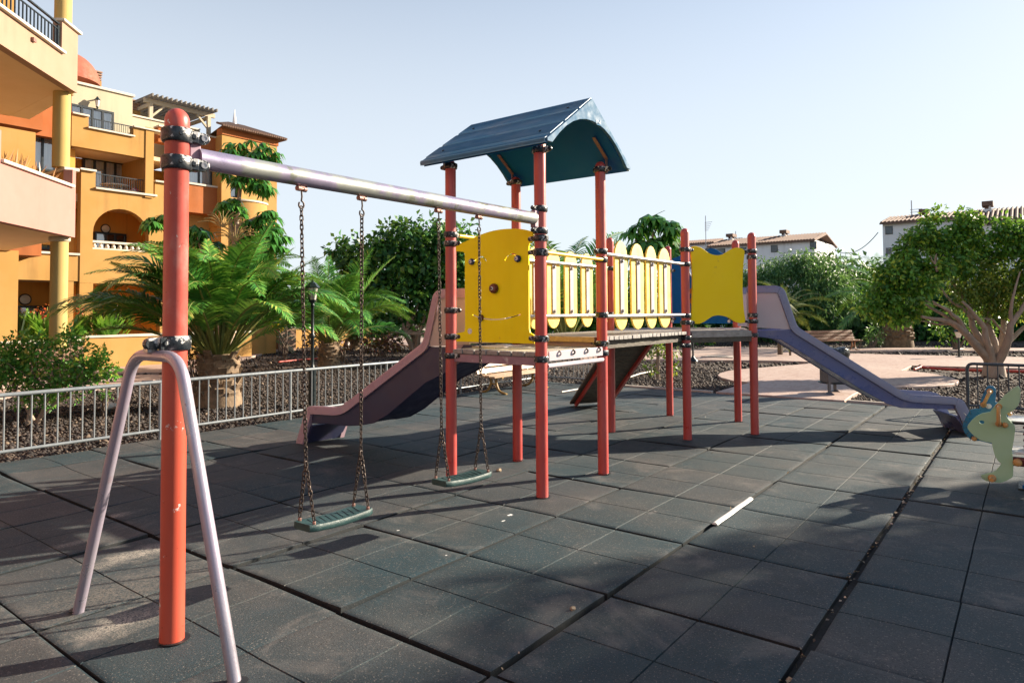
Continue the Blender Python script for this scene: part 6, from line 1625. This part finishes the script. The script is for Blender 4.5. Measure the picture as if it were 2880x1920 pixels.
# young tree tied to a stake
yt = thing('young_tree', 'young lime green tree with a thin trunk right of the ramp', 'tree', gp(1512, 869))
b = gp(1512, 869); dY = float(np.dot(b-EYE, FW))
cl = lobe_clusters([(1500, 800, 22, 20), (1525, 790, 20, 18), (1540, 815, 16, 20), (1480, 815, 14, 12), (1545, 845, 10, 14), (1490, 845, 8, 10)], dY, 8)
crown('crown', cl, .13, 12, .12, .05, M['leaf_light'], yt, .6, .5)
mb = MB().tube([b-V3(0, 0, .05), b+V3(0, 0, .5), b+V3(.03, .02, 1.0)], [.05, .045, .03], 8); limbs(mb, b+V3(0, 0, .55), cl[::6], .02, .006)
obj('trunk', mb, M['bark_pale'], yt, smooth=60)
tag(obj('stake', MB().tube([gp(1497, 866)-V3(0, 0, .1), gp(1497, 866)+V3(0, 0, .95)], .022, 8).lathe([(.026, 0), (.02, .03)], gp(1497, 866)+V3(0, 0, .94), n=8), M['steel']), 'thin grey stake beside the young lime green tree', 'stake')

# leafy shrub behind the fence on the left
sb = gp(72, 968); dS = float(np.dot(sb-EYE, FW))
sh = thing('shrub', 'leafy green shrub with forked stems behind the fence at the left', 'shrub', (sb[0], sb[1], 0))
cl = lobe_clusters([(40, 815, 50, 40), (100, 800, 50, 30), (165, 795, 22, 26), (160, 770, 12, 14), (110, 850, 70, 40), (200, 840, 55, 32), (245, 835, 26, 16), (235, 815, 12, 10), (40, 870, 55, 40), (150, 885, 60, 35), (215, 870, 40, 25), (10, 840, 40, 50), (-50, 850, 60, 60), (90, 915, 50, 25), (60, 780, 16, 14), (15, 790, 14, 14), (190, 800, 12, 14), (255, 852, 14, 8), (-40, 800, 30, 30)], dS, 10)
crown('foliage', cl, .11, 26, .078, .042, M['leaf_shrub'], sh, -.1, .6)
mb = MB()
for k in range(4):
    s0 = V3(sb[0]+rnd.uniform(-.08, .08), sb[1]+rnd.uniform(-.05, .05), -.05); f = at((35, 80, 130, 175)[k], (900, 880, 880, 890)[k], dS+rnd.uniform(-.1, .1))
    mb.tube([s0, (s0+f)/2+V3(0, 0, .04), f], [.032, .024, .018], 8)
    near = cl[np.argsort(np.linalg.norm(cl-f-V3(0, 0, .25), axis=1))[:70:4]]; limbs(mb, f, near, .012, .003)
obj('stem', mb, M['bark_pale'], sh, smooth=60)
bush('small leafy sprig at the foot of the left shrub', [(240, 905, 8, 8), (243, 912, 7, 6)], dS+.3, 9, (.05, .025), M['leaf_shrub'], rad=.07, per=10, name='sprig', cat='plant')

# cannas in the planters, dry spikes on the pink balcony
def canna(label, x0, x1, y, z, n, h, seed, flowers=0):
    t = thing('canna_bed', label, 'plants', ((x0+x1)/2, y, z-.1), 'canna plants in the planters')
    r_ = np.random.default_rng(seed); C = np.c_[r_.uniform(x0, x1, n), y+r_.uniform(-.15, .15, n), np.full(n, z)+r_.uniform(-.05, .25, n)]
    blades('foliage', C, n, h, .11, 'canna', t, .75, 1.45, seed, bend=.1)
    mb = MB(); fl = []
    for k in range(flowers):
        x = r_.uniform(x0, x1); hh = z+h*r_.uniform(1.0, 1.5); mb.tube([(x, y, z), (x+.04, y, hh)], .012, 5); fl.append((x+.04, y, hh))
    if flowers:
        obj('stalk', mb, M['rach'], t); crown('flower', np.array(fl), .09, 9, .09, .05, M['flower'], t, 0, .5)
q0, q1 = onY(*kl(225, 1185), 18.2), onY(*kl(560, 1185), 18.2)
canna('light green canna plants left of the cream column', q0[0], q1[0], 18.2, .95, 150, .62, 51, 5)
q0, q1 = onY(*kl(712, 1185), 18.9), onY(*kl(1240, 1185), 18.9)
canna('light green canna plants with red flowers right of the cream column', q0[0], q1[0], 18.9, .98, 230, .60, 52, 9)
sp = thing('spiky_plants', 'dry reddish spiky leaves along the salmon pink balcony edge', 'plants', tuple(QW-dW*1.4-nW*.3+V3(0, 0, 4.2)))
n = 120; u = rng.uniform(-2.6, -.45, n); C = QW+np.outer(u, dW)-nW*.32+np.c_[np.zeros(n), np.zeros(n), np.full(n, 4.22)]+rng.normal(0, .03, (n, 3))
blades('foliage', C, n, .50, .035, 'dry', sp, .6, 1.5, 53, bend=.06)

# trees standing outside the picture to the right: they throw the dappled shade on the rubber floor
SHADE = [(13.6, -12.4, [(0, 0, 6.1, 2.3, 2.4), (-1.2, .5, 7.3, 1.6, 1.3), (.6, 1.05, 7.0, 1.35, 1.3), (.9, 1.3, 5.6, 1.4, 1.4), (.9, -1.0, 7.0, 1.8, 1.5), (-1.3, -1.6, 6.2, 1.7, 1.5), (.2, -2.6, 5.6, 1.8, 1.8), (1.0, .9, 3.9, 1.1, .8)])]
for i, (x, y, lb) in enumerate(SHADE):
    t = thing('shade_tree', 'tall broad tree standing beyond the right picture edge, shading the near rubber tiles', 'tree', (x, y, 0))
    cs = []
    for dx, dy, z, r, h in lb:
        n = int(24*r*r); p = rng.normal(0, 1, (n, 3)); p /= np.linalg.norm(p, axis=1, keepdims=True); p *= rng.uniform(.3, 1.1, (n, 1)); cs.append(V3(x+dx, y+dy, z)+p*V3(r, r, h))
    cs = np.concatenate(cs); crown('crown', cs, .55, 26, .26, .15, M['leaf'], t, .5, .5)
    mb = MB().tube([(x, y, -.1), (x+.05, y, 1.2), (x, y+.05, lb[0][2]-1.0)], [.2, .16, .13], 10); limbs(mb, V3(x, y, lb[0][2]-1.0), cs[rng.choice(len(cs), 10)], .08, .015)
    obj('trunk', mb, M['bark'], t, smooth=60)

# ================================================================== STREET FURNITURE AND SMALL THINGS
# ---- street lamp
lp = gp(717, 928); LH = 2.24
lam = thing('street_lamp', 'dark green iron lamp post with a glass lantern behind the bar fence', 'street lamp', (lp[0], lp[1], 0))
lz = LH-.40
obj('pole', MB().lathe([(.065, -.1), (.065, .55), (.072, .57), (.072, .62), (.04, .66), (.030, .72), (.030, 1.17), (.044, 1.19), (.044, 1.23), (.028, 1.26), (.026, lz-.10), (.04, lz-.08), (.022, lz-.04)], (lp[0], lp[1], 0), n=16), M['iron'], lam)
head = obj('lantern', MB().lathe([(.02, lz-.05), (.055, lz-.02), (.06, lz+.0), (.07, lz+.02), (.03, lz+.02)], (lp[0], lp[1], 0), n=6).lathe([(.125, lz+.23), (.13, lz+.245), (.085, lz+.30), (.05, lz+.33), (.02, lz+.345), (.022, lz+.37), (.004, lz+.42)], (lp[0], lp[1], 0), n=6), M['iron'], lam)
mb = MB()
for k in range(6):
    a = R(60*k); mb.bar(V3(lp[0]+.068*math.cos(a), lp[1]+.068*math.sin(a), lz+.01), V3(lp[0]+.105*math.cos(a), lp[1]+.105*math.sin(a), lz+.24), .010, .010, up=(math.cos(a), math.sin(a), 0))
obj('lantern_bar', mb, M['iron'], head)
obj('lantern_glass', MB().lathe([(.062, lz+.02), (.10, lz+.235)], (lp[0], lp[1], 0), n=6), M['lampglass'], head, smooth=0)
# small lamp far right, and a black bollard lamp stem behind the hexagon platform
def small_lamp(x, yb, yt, label):
    b = gp(x, yb); d = float(np.dot(b-EYE, FW)); h = float(at(x, yt, d)[2])
    t = thing('garden_lamp', label, 'lamp', (b[0], b[1], 0))
    obj('pole', MB().lathe([(.12, 0), (.12, .03), (.035, .06), (.03, h-.32), (.05, h-.3)], b, n=10), M['iron'], t)
    hd = obj('lantern', MB().lathe([(.13, h-.12), (.14, h-.10), (.06, h-.03), (.01, h)], b, n=6), M['iron'], t)
    obj('lantern_glass', MB().lathe([(.06, h-.31), (.11, h-.12)], b, n=6), M['lampglass'], hd, smooth=0)
small_lamp(2203, 822, 754, 'small black garden lamp in front of the spreading tree trunk')
b = gp(1592, 829)
bl = thing('garden_lamp', 'thin black garden lamp post with a flared foot behind the hexagon platform', 'lamp', (b[0], b[1], 0))
obj('pole', MB().lathe([(.16, 0), (.14, .04), (.05, .12), (.03, .2), (.03, 2.1), (.05, 2.15)], b, n=12), M['iron'], bl)
hd = obj('lantern', MB().lathe([(.13, 2.40), (.14, 2.42), (.06, 2.5), (.01, 2.56)], b, n=6), M['iron'], bl)
obj('lantern_glass', MB().lathe([(.06, 2.15), (.11, 2.40)], b, n=6), M['lampglass'], hd, smooth=0)

# ---- benches
def bench(label, c, ang, wid, wood, iron, sh=0.):
    """c: middle of the seat front on the ground, ang: direction the seat faces"""
    t = thing('park_bench', label, 'bench', c, 'wooden park benches')
    f = V3(math.cos(R(ang)), math.sin(R(ang)), 0); s = V3(-f[1], f[0], 0); c = V3(*c)
    for k in range(3):
        p = c-f*(.06+.135*k)+V3(0, 0, .425+sh-.012*(k == 0))
        obj('seat_slat', MB().bar(p-s*wid/2, p+s*wid/2, .120, .036), wood, t, bevel=.008)
    for k in range(3):
        p = c-f*(.46+.055*k)+V3(0, 0, .50+sh+.125*k)
        upb = unit(V3(0, 0, 1)*.92-f*.39); nb_ = unit(np.cross(s, upb))
        obj('back_slat', MB().box(p, (wid, .112, .032), ax=[s, upb, nb_]), wood, t, bevel=.008)
    for e in (-1, 1):
        q = c+s*e*(wid/2-.26)
        mb = MB()
        mb.tube(rounded([q+f*.07+V3(0, 0, .015), q-f*.10+V3(0, 0, .05), q-f*.17+V3(0, 0, .22), q-f*.14+V3(0, 0, .40+sh)], .1), [.022]+[.026]*13, 8)
        mb.tube(rounded([q-f*.54+V3(0, 0, .015), q-f*.36+V3(0, 0, .05), q-f*.28+V3(0, 0, .22), q-f*.31+V3(0, 0, .40+sh)], .1), [.022]+[.026]*13, 8)
        mb.bar(q+f*.01+V3(0, 0, .392+sh), q-f*.44+V3(0, 0, .392+sh), .05, .035)
        mb.bar(q-f*.18+V3(0, 0, .20), q-f*.28+V3(0, 0, .20), .04, .03)
        mb.bar(q-f*.42+V3(0, 0, .39+sh), q-f*.62+V3(0, 0, .82+sh), .045, .03, up=tuple(s))
        mb.bar(q+f*.10+V3(0, 0, .012), q+f*.0+V3(0, 0, .03), .06, .024); mb.bar(q-f*.56+V3(0, 0, .012), q-f*.46+V3(0, 0, .03), .06, .024)
        obj('leg', mb, iron, t, smooth=50)
    return t
sA, sB = gp(1136, 866, .36), gp(1264, 849, .36)
mid = (sA+sB)/2; ang = math.degrees(math.atan2((sB-sA)[1], (sB-sA)[0]))-90
bench('pale slatted bench with ochre iron legs behind the roofed tower', (mid[0], mid[1], 0), ang, float(np.linalg.norm(sB-sA)), M['bench_wood'], M['ochre_iron'], -.065)
sA, sB = gp(1846, 784, .42), gp(1982, 781, .42)
mid = (sA+sB)/2; ang = math.degrees(math.atan2((sB-sA)[1], (sB-sA)[0]))-90
bench('brown slatted bench by the far path in front of the dark trees', (mid[0], mid[1], 0), ang, float(np.linalg.norm(sB-sA)), M['bench_brown'], M['bench_brown'])

# ---- litter bin with a black bag
b = gp(1913, 908); d = float(np.dot(b-EYE, FW))
bn = thing('litter_bin', 'grey metal litter bin on two legs with a black bag over its top', 'litter bin', (b[0], b[1], 0))
ya = math.atan2(RT[1], RT[0])
cb = at(1915, 855, d+.1); zt_, zb_ = float(at(1915, 822, d)[2]), float(at(1915, 879, d)[2])
ax = [V3(RT[0], RT[1], 0), V3(FW[0], FW[1], 0)/np.linalg.norm(FW[:2]), V3(0, 0, 1)]
obj('body', MB().box((cb[0], cb[1], (zt_+zb_)/2), (.40, .34, zt_-zb_), ax=ax), M['bin'], bn, bevel=.015)
mb = MB()
for k in range(5): mb.box(V3(cb[0], cb[1], (zt_+zb_)/2)-ax[1]*.172+ax[0]*(-.15+.012*k*0), (.012, .008, .12), ax=ax)
obj('lock_plate', MB().box(V3(cb[0], cb[1], (zt_+zb_)/2)-ax[1]*.173-ax[0]*.12, (.04, .008, .14), ax=ax), M['steel'], bn)
obj('holder_ring', MB().lathe([(.30, 0), (.31, .012), (.30, .024)], (cb[0]+.1, cb[1], zb_-.02), n=28), M['iron'], bn)
for x in (1905, 1918):
    g_ = gp(x, 909 if x < 1910 else 903)
    obj('leg', MB().box((g_[0], g_[1], (zb_+.1)/2), (.04, .05, zb_+.1), ax=ax).add([V3(g_[0], g_[1], 0)+ax[0]*a+ax[1]*c for a, c in ((-.11, -.09), (.11, -.09), (.11, .09), (-.11, .09))]+[V3(g_[0], g_[1], .07)+ax[0]*a+ax[1]*c for a, c in ((-.03, -.03), (.03, -.03), (.03, .03), (-.03, .03))], [(0, 1, 2, 3), (4, 5, 6, 7), (0, 1, 5, 4), (1, 2, 6, 5), (2, 3, 7, 6), (3, 0, 4, 7)]), M['bin'], bn)
mb = MB(); N = 26
prof = [(.17, -.22), (.235, -.12), (.26, -.02), (.255, .05), (.22, .09), (.12, .085), (.02, .06)]
vs = []; fs = []
for r0_, z0_ in prof:
    for k in range(N):
        a = 2*math.pi*k/N; rr = r0_*(1+.07*math.sin(a*7+z0_*30)+.05*math.sin(a*3+1)); vs.append(V3(cb[0], cb[1], zt_+.10)+ax[0]*rr*1.12*math.cos(a)+ax[1]*rr*math.sin(a)+V3(0, 0, z0_+.018*math.sin(a*5)))
for i in range(len(prof)-1):
    for k in range(N): k2 = (k+1) % N; fs.append((i*N+k, i*N+k2, (i+1)*N+k2, (i+1)*N+k))
fs.append(tuple((len(prof)-1)*N+k for k in range(N)))
obj('bag', mb.add(vs, fs), M['bag'], bn, smooth=70)

# ---- rabbit spring rider at the right edge (panels in planes of constant X)
XRB = 2.62
rid = thing('spring_rider', 'spring rider with a pale green rabbit panel and a blue panel at the right edge', 'spring rider', (XRB+.2, -3.3, 0))
GREEN = [(-3.335, .936), (-3.347, .905), (-3.347, .860), (-3.343, .806), (-3.328, .761), (-3.291, .714), (-3.251, .689), (-3.241, .67), (-3.25, .644), (-3.274, .615), (-3.298, .587), (-3.303, .556), (-3.292, .467), (-3.275, .359), (-3.283, .245), (-3.277, .138), (-3.266, .119), (-3.225, .087), (-3.181, .065), (-3.122, .063), (-3.078, .066), (-3.049, .084), (-3.041, .105), (-3.046, .117), (-3.087, .134), (-3.132, .154), (-3.154, .171), (-3.177, .205), (-3.194, .234), (-3.171, .257), (-3.15, .299), (-3.137, .36), (-3.129, .413), (-3.087, .418), (-3.042, .43), (-2.998, .462), (-2.968, .496), (-2.952, .521), (-2.948, .539), (-2.954, .558), (-2.986, .607), (-3.025, .647), (-3.063, .673), (-3.123, .691), (-3.146, .729), (-3.177, .772), (-3.236, .852), (-3.296, .914), (-3.325, .933)]
BLUE = [(-3.088, .88), (-3.112, .89), (-3.139, .884), (-3.156, .861), (-3.157, .823), (-3.150, .74), (-3.23, .69), (-3.28, .55), (-3.25, .36), (-3.15, .33), (-3.02, .355), (-2.98, .35), (-2.933, .37), (-2.898, .419), (-2.882, .465), (-2.888, .515), (-2.913, .575), (-2.947, .645), (-2.988, .66), (-3.02, .661), (-3.033, .739), (-3.055, .807)]
def uu(pts): return [(-y, z) for y, z in pts]
eye = [(-(-3.060)+.019*math.cos(R(a)), .593+.016*math.sin(R(a))) for a in range(0, 360, 24)]
gpn = obj('rabbit_panel', MB().plate(uu(GREEN), [eye], (XRB, 0, 0), (0, -1, 0), (0, 0, 1), .018), M['rabbit'], rid, 'pale green rabbit shaped panel', bevel=.002)
bpn = obj('blue_panel', MB().plate(uu(BLUE), [], (XRB+.42, 0, 0), (0, -1, 0), (0, 0, 1), .018), M['teal_board'], rid, 'blue panel with an ear and round petals', bevel=.002)
mb = MB()
for k in range(6):
    a = R(110+28*k); mb.bar((XRB+.409, -2.975+.055*math.cos(a)*-1, .50+.10*math.sin(a)), (XRB+.409, -2.975+.105*math.cos(a)*-1, .50+.165*math.sin(a)), .004, .003, up=(1, 0, 0))
obj('petal_groove', mb, M['rabbit_edge'], bpn)
obj('panel_bolt', MB().lathe([(.024, 0), (.024, .008), (.014, .012)], (XRB+.410, -3.097, .693), (-1, 0, 0), 16), M['white_plastic'], bpn)
def handle(X0, a, b, out, parent):
    pts = rounded([V3(X0, a[0], a[1]), V3(X0-out, a[0], a[1]), V3(X0-out, b[0], b[1]), V3(X0, b[0], b[1])], .05, 6)
    obj('handle', MB().tube(pts, .0155, 12).lathe([(.026, 0), (.026, .012)], (X0, a[0], a[1]), (-1, 0, 0), 14).lathe([(.026, 0), (.026, .012)], (X0, b[0], b[1]), (-1, 0, 0), 14), M['tan_handle'], parent)
handle(XRB-.009, (-3.190, .745), (-3.185, .590), .10, gpn)
handle(XRB+.411, (-3.110, .835), (-3.056, .704), .10, bpn)
def cap(X0, y, z, r, parent, name='bolt_cap'): obj(name, MB().lathe([(r, 0), (r*1.0, .02), (r*.8, .035), (r*.3, .042)], (X0, y, z), (-1, 0, 0), 16), M['tan_handle'], parent)
cap(XRB-.009, -3.232, .585, .024, gpn); cap(XRB+.411, -2.977, .374, .024, bpn)
obj('foot_peg', MB().lathe([(.032, 0), (.032, .02), (.02, .028), (.02, .10), (.016, .104)], (XRB-.009, -3.125, .100), (-1, 0, 0), 16), M['tan_handle'], gpn)
# seat boards, spring and crossbar between the panels, running out of the picture
obj('seat', MB().box((XRB+.21, -3.46, .60), (.36, .42, .02)), M['black_rubber'], rid, bevel=.006)
obj('seat_edge', MB().box((XRB+.21, -3.46, .617), (.37, .43, .010)), M['white_plastic'], rid, bevel=.003)
obj('lower_board', MB().box((XRB+.21, -3.50, .335), (.34, .50, .022)), M['white_plastic'], rid, bevel=.006)
obj('crossbar', MB().box((XRB+.03, -3.36, .262), (.07, .18, .075)), M['brown_knob'], rid, bevel=.014)
cap(XRB-.006, -3.312, .262, .034, rid)
cap(XRB+.2, -3.262, .66, .02, rid)
pts = []
for k in range(150): a = k*.42; pts.append((XRB+.22+.115*math.cos(a), -3.48+.115*math.sin(a), .02+.56*k/149))
obj('spring', MB().tube(pts, .014, 8), M['spring'], rid)
obj('base_plate', MB().box((XRB+.22, -3.48, .012), (.34, .34, .022)), M['iron'], rid, bevel=.004)
obj('floor_bolts', MB().lathe([(.02, 0), (.02, .03)], (XRB+.08, -3.36, .02), n=6), M['blue_panel'], rid)

# ---- odds and ends on the ground
a, b = gp(1642, 1205, .01), gp(1724, 1146, .01)
d = unit(b-a); s = V3(-d[1], d[0], 0)
mb = MB(); vs = []; fs = []; n = 10
for i in range(n+1):
    p = a*(1-i/n)+b*(i/n)+s*.0015*math.sin(i*1.3)
    for k in range(7): t = math.pi*k/6; vs.append(p+s*.023*math.cos(t)+V3(0, 0, .018*math.sin(t)+.002))
for i in range(n):
    for k in range(6): fs.append((i*7+k, i*7+k+1, (i+1)*7+k+1, (i+1)*7+k))
    fs.append((i*7+6, i*7, (i+1)*7, (i+1)*7+6))
fs += [tuple(range(7)), tuple(n*7+k for k in range(7))]
tag(obj('plastic_strip', mb.add(vs, fs), M['white_plastic'], None, smooth=50), 'white plastic strip wedged in a gap between the rubber tiles', 'strip')
def pebble(px, py, r, label, m):
    p = gp(px, py); mb = MB().sphere((p[0], p[1], r*.5), r, 10, (1.2, .9, .7))
    mb.v = [(x+rnd.gauss(0, r*.10), y+rnd.gauss(0, r*.10), z+rnd.gauss(0, r*.08)) for x, y, z in mb.v]
    return tag(obj('stone', mb, m, None, smooth=25), label, 'stone')
M['pebble'] = mat('tan_pebble', (.34, .26, .17), (.24, .18, .12), 20, .8, bump=.3)
pebble(1146, 1083, .028, 'small tan stone on the rubber beside the far swing seat', M['pebble'])
pebble(1316, 1400, .016, 'tiny tan stone in a tile joint in the foreground', M['pebble'])
def litter():
    r_ = np.random.default_rng(9); n = 240
    Xs = r_.uniform(-4.2, 8, n); Ys = np.where(r_.random(n) < .72, TY0-TP+r_.normal(.005, .010, n), np.where(r_.random(n) < .5, TY0+r_.normal(.004, .008, n), r_.uniform(-3.5, 5.4, n)))
    C = np.c_[Xs, Ys, np.full(n, .006)]; D = r_.normal(0, 1, (n, 3)); D[:, 2] *= .3; D /= np.linalg.norm(D, axis=1, keepdims=True)
    up = np.c_[r_.normal(0, .5, (n, 2)), np.ones(n)]
    L = r_.uniform(.010, .034, n); V = leaf_quads(C, D, L, L*r_.uniform(.35, .8, n), up)
    me = quads_mesh('leaf_litter', V, n, r_.random(n))
    tag(link('leaf_litter', me, leaf_mat('dry_litter', [(0, (.10, .06, .03)), (.6, (.34, .24, .14)), (1, (.62, .56, .46))], trans=.1)), 'dry leaf crumbs and grit caught in the joints of the rubber tiles', 'litter', kind='stuff')
litter()
# floodlight lying by the shrub, red hose edging, white irrigation pipes, drain cover
q = gp(252, 945); ax0_ = unit(V3(RT[0], RT[1], 0)+V3(0, 0, .12))
fl = thing('floodlight', 'white garden spotlight on the gravel beside the left shrub', 'lamp', (q[0], q[1], 0))
qq = V3(q[0], q[1], .10)
obj('housing', MB().lathe([(.03, .10), (.05, .03), (.085, -.08), (.088, -.10)], qq, ax0_, 16), M['white_plastic'], fl)
obj('lens', MB().lathe([(.084, -.101), (.084, -.104)], qq, ax0_, 16), M['iron'], fl)
obj('bracket', MB().tube([(q[0], q[1], -.05), (q[0], q[1], .08)], .015, 8), M['iron'], fl)
M['hose'] = mat('red_edging', (.42, .05, .03), (.36, .05, .035), 6, .5)
M['pipe'] = mat('pale_pipe', (.62, .58, .52), (.5, .46, .42), 6, .5)
def hose(pts, r, m, name, label, cat, h=.02):
    p = [gp(x, y, h) for x, y in pts]; q = []
    for i in range(len(p)-1): q += [p[i], (p[i]+p[i+1])/2]
    q.append(p[-1]); q = [V3(a[0], a[1], h) for a in q]
    tag(obj(name, MB().tube(q, r, 8), m, None, smooth=60), label, cat)
hose([(2118, 843), (2150, 846), (2200, 849), (2260, 851), (2352, 853), (2460, 855)], .035, M['hose'], 'edging_tube', 'long red tube lying along the path edge behind the dark right fence', 'tube', .04)
hose([(2100, 848), (2118, 841), (2135, 845)], .03, M['hose'], 'edging_tube', 'short bent red tube at the tip of the gravel bed', 'tube', .05)
hose([(640, 831), (680, 827), (720, 824), (760, 822)], .03, M['hose'], 'edging_tube', 'red tube on the gravel to the left of the street lamp', 'tube')
hose([(905, 838), (960, 832), (1010, 826), (1060, 821)], .02, M['pipe'], 'irrigation_pipe', 'pale irrigation pipe on the gravel behind the round young palm', 'pipe')
hose([(1290, 900), (1330, 893), (1385, 886)], .016, M['pipe'], 'irrigation_pipe', 'pale irrigation pipe beside the fence right of the pale bench', 'pipe')
hose([(1440, 868), (1470, 858), (1500, 852)], .02, M['pipe'], 'irrigation_pipe', 'pale irrigation pipe beside the young staked tree', 'pipe')
hose([(2190, 803), (2215, 801), (2245, 802)], .03, M['pipe'], 'irrigation_pipe', 'pale pipe on the dark bed behind the spreading tree', 'pipe')
q = gp(1655, 822)
dr = thing('drain_cover', 'concrete drain cover with a slotted grate at the path edge', 'drain cover', (q[0], q[1], 0))
obj('slab', MB().box((q[0], q[1], .0), (.7, 1.1, .12)), M['kerb'], dr, bevel=.01)
mb = MB()
for k in range(8): mb.box((q[0]-.2, q[1]-.3+.085*k, .064), (.16, .035, .006))
obj('grate', mb, M['iron'], dr)
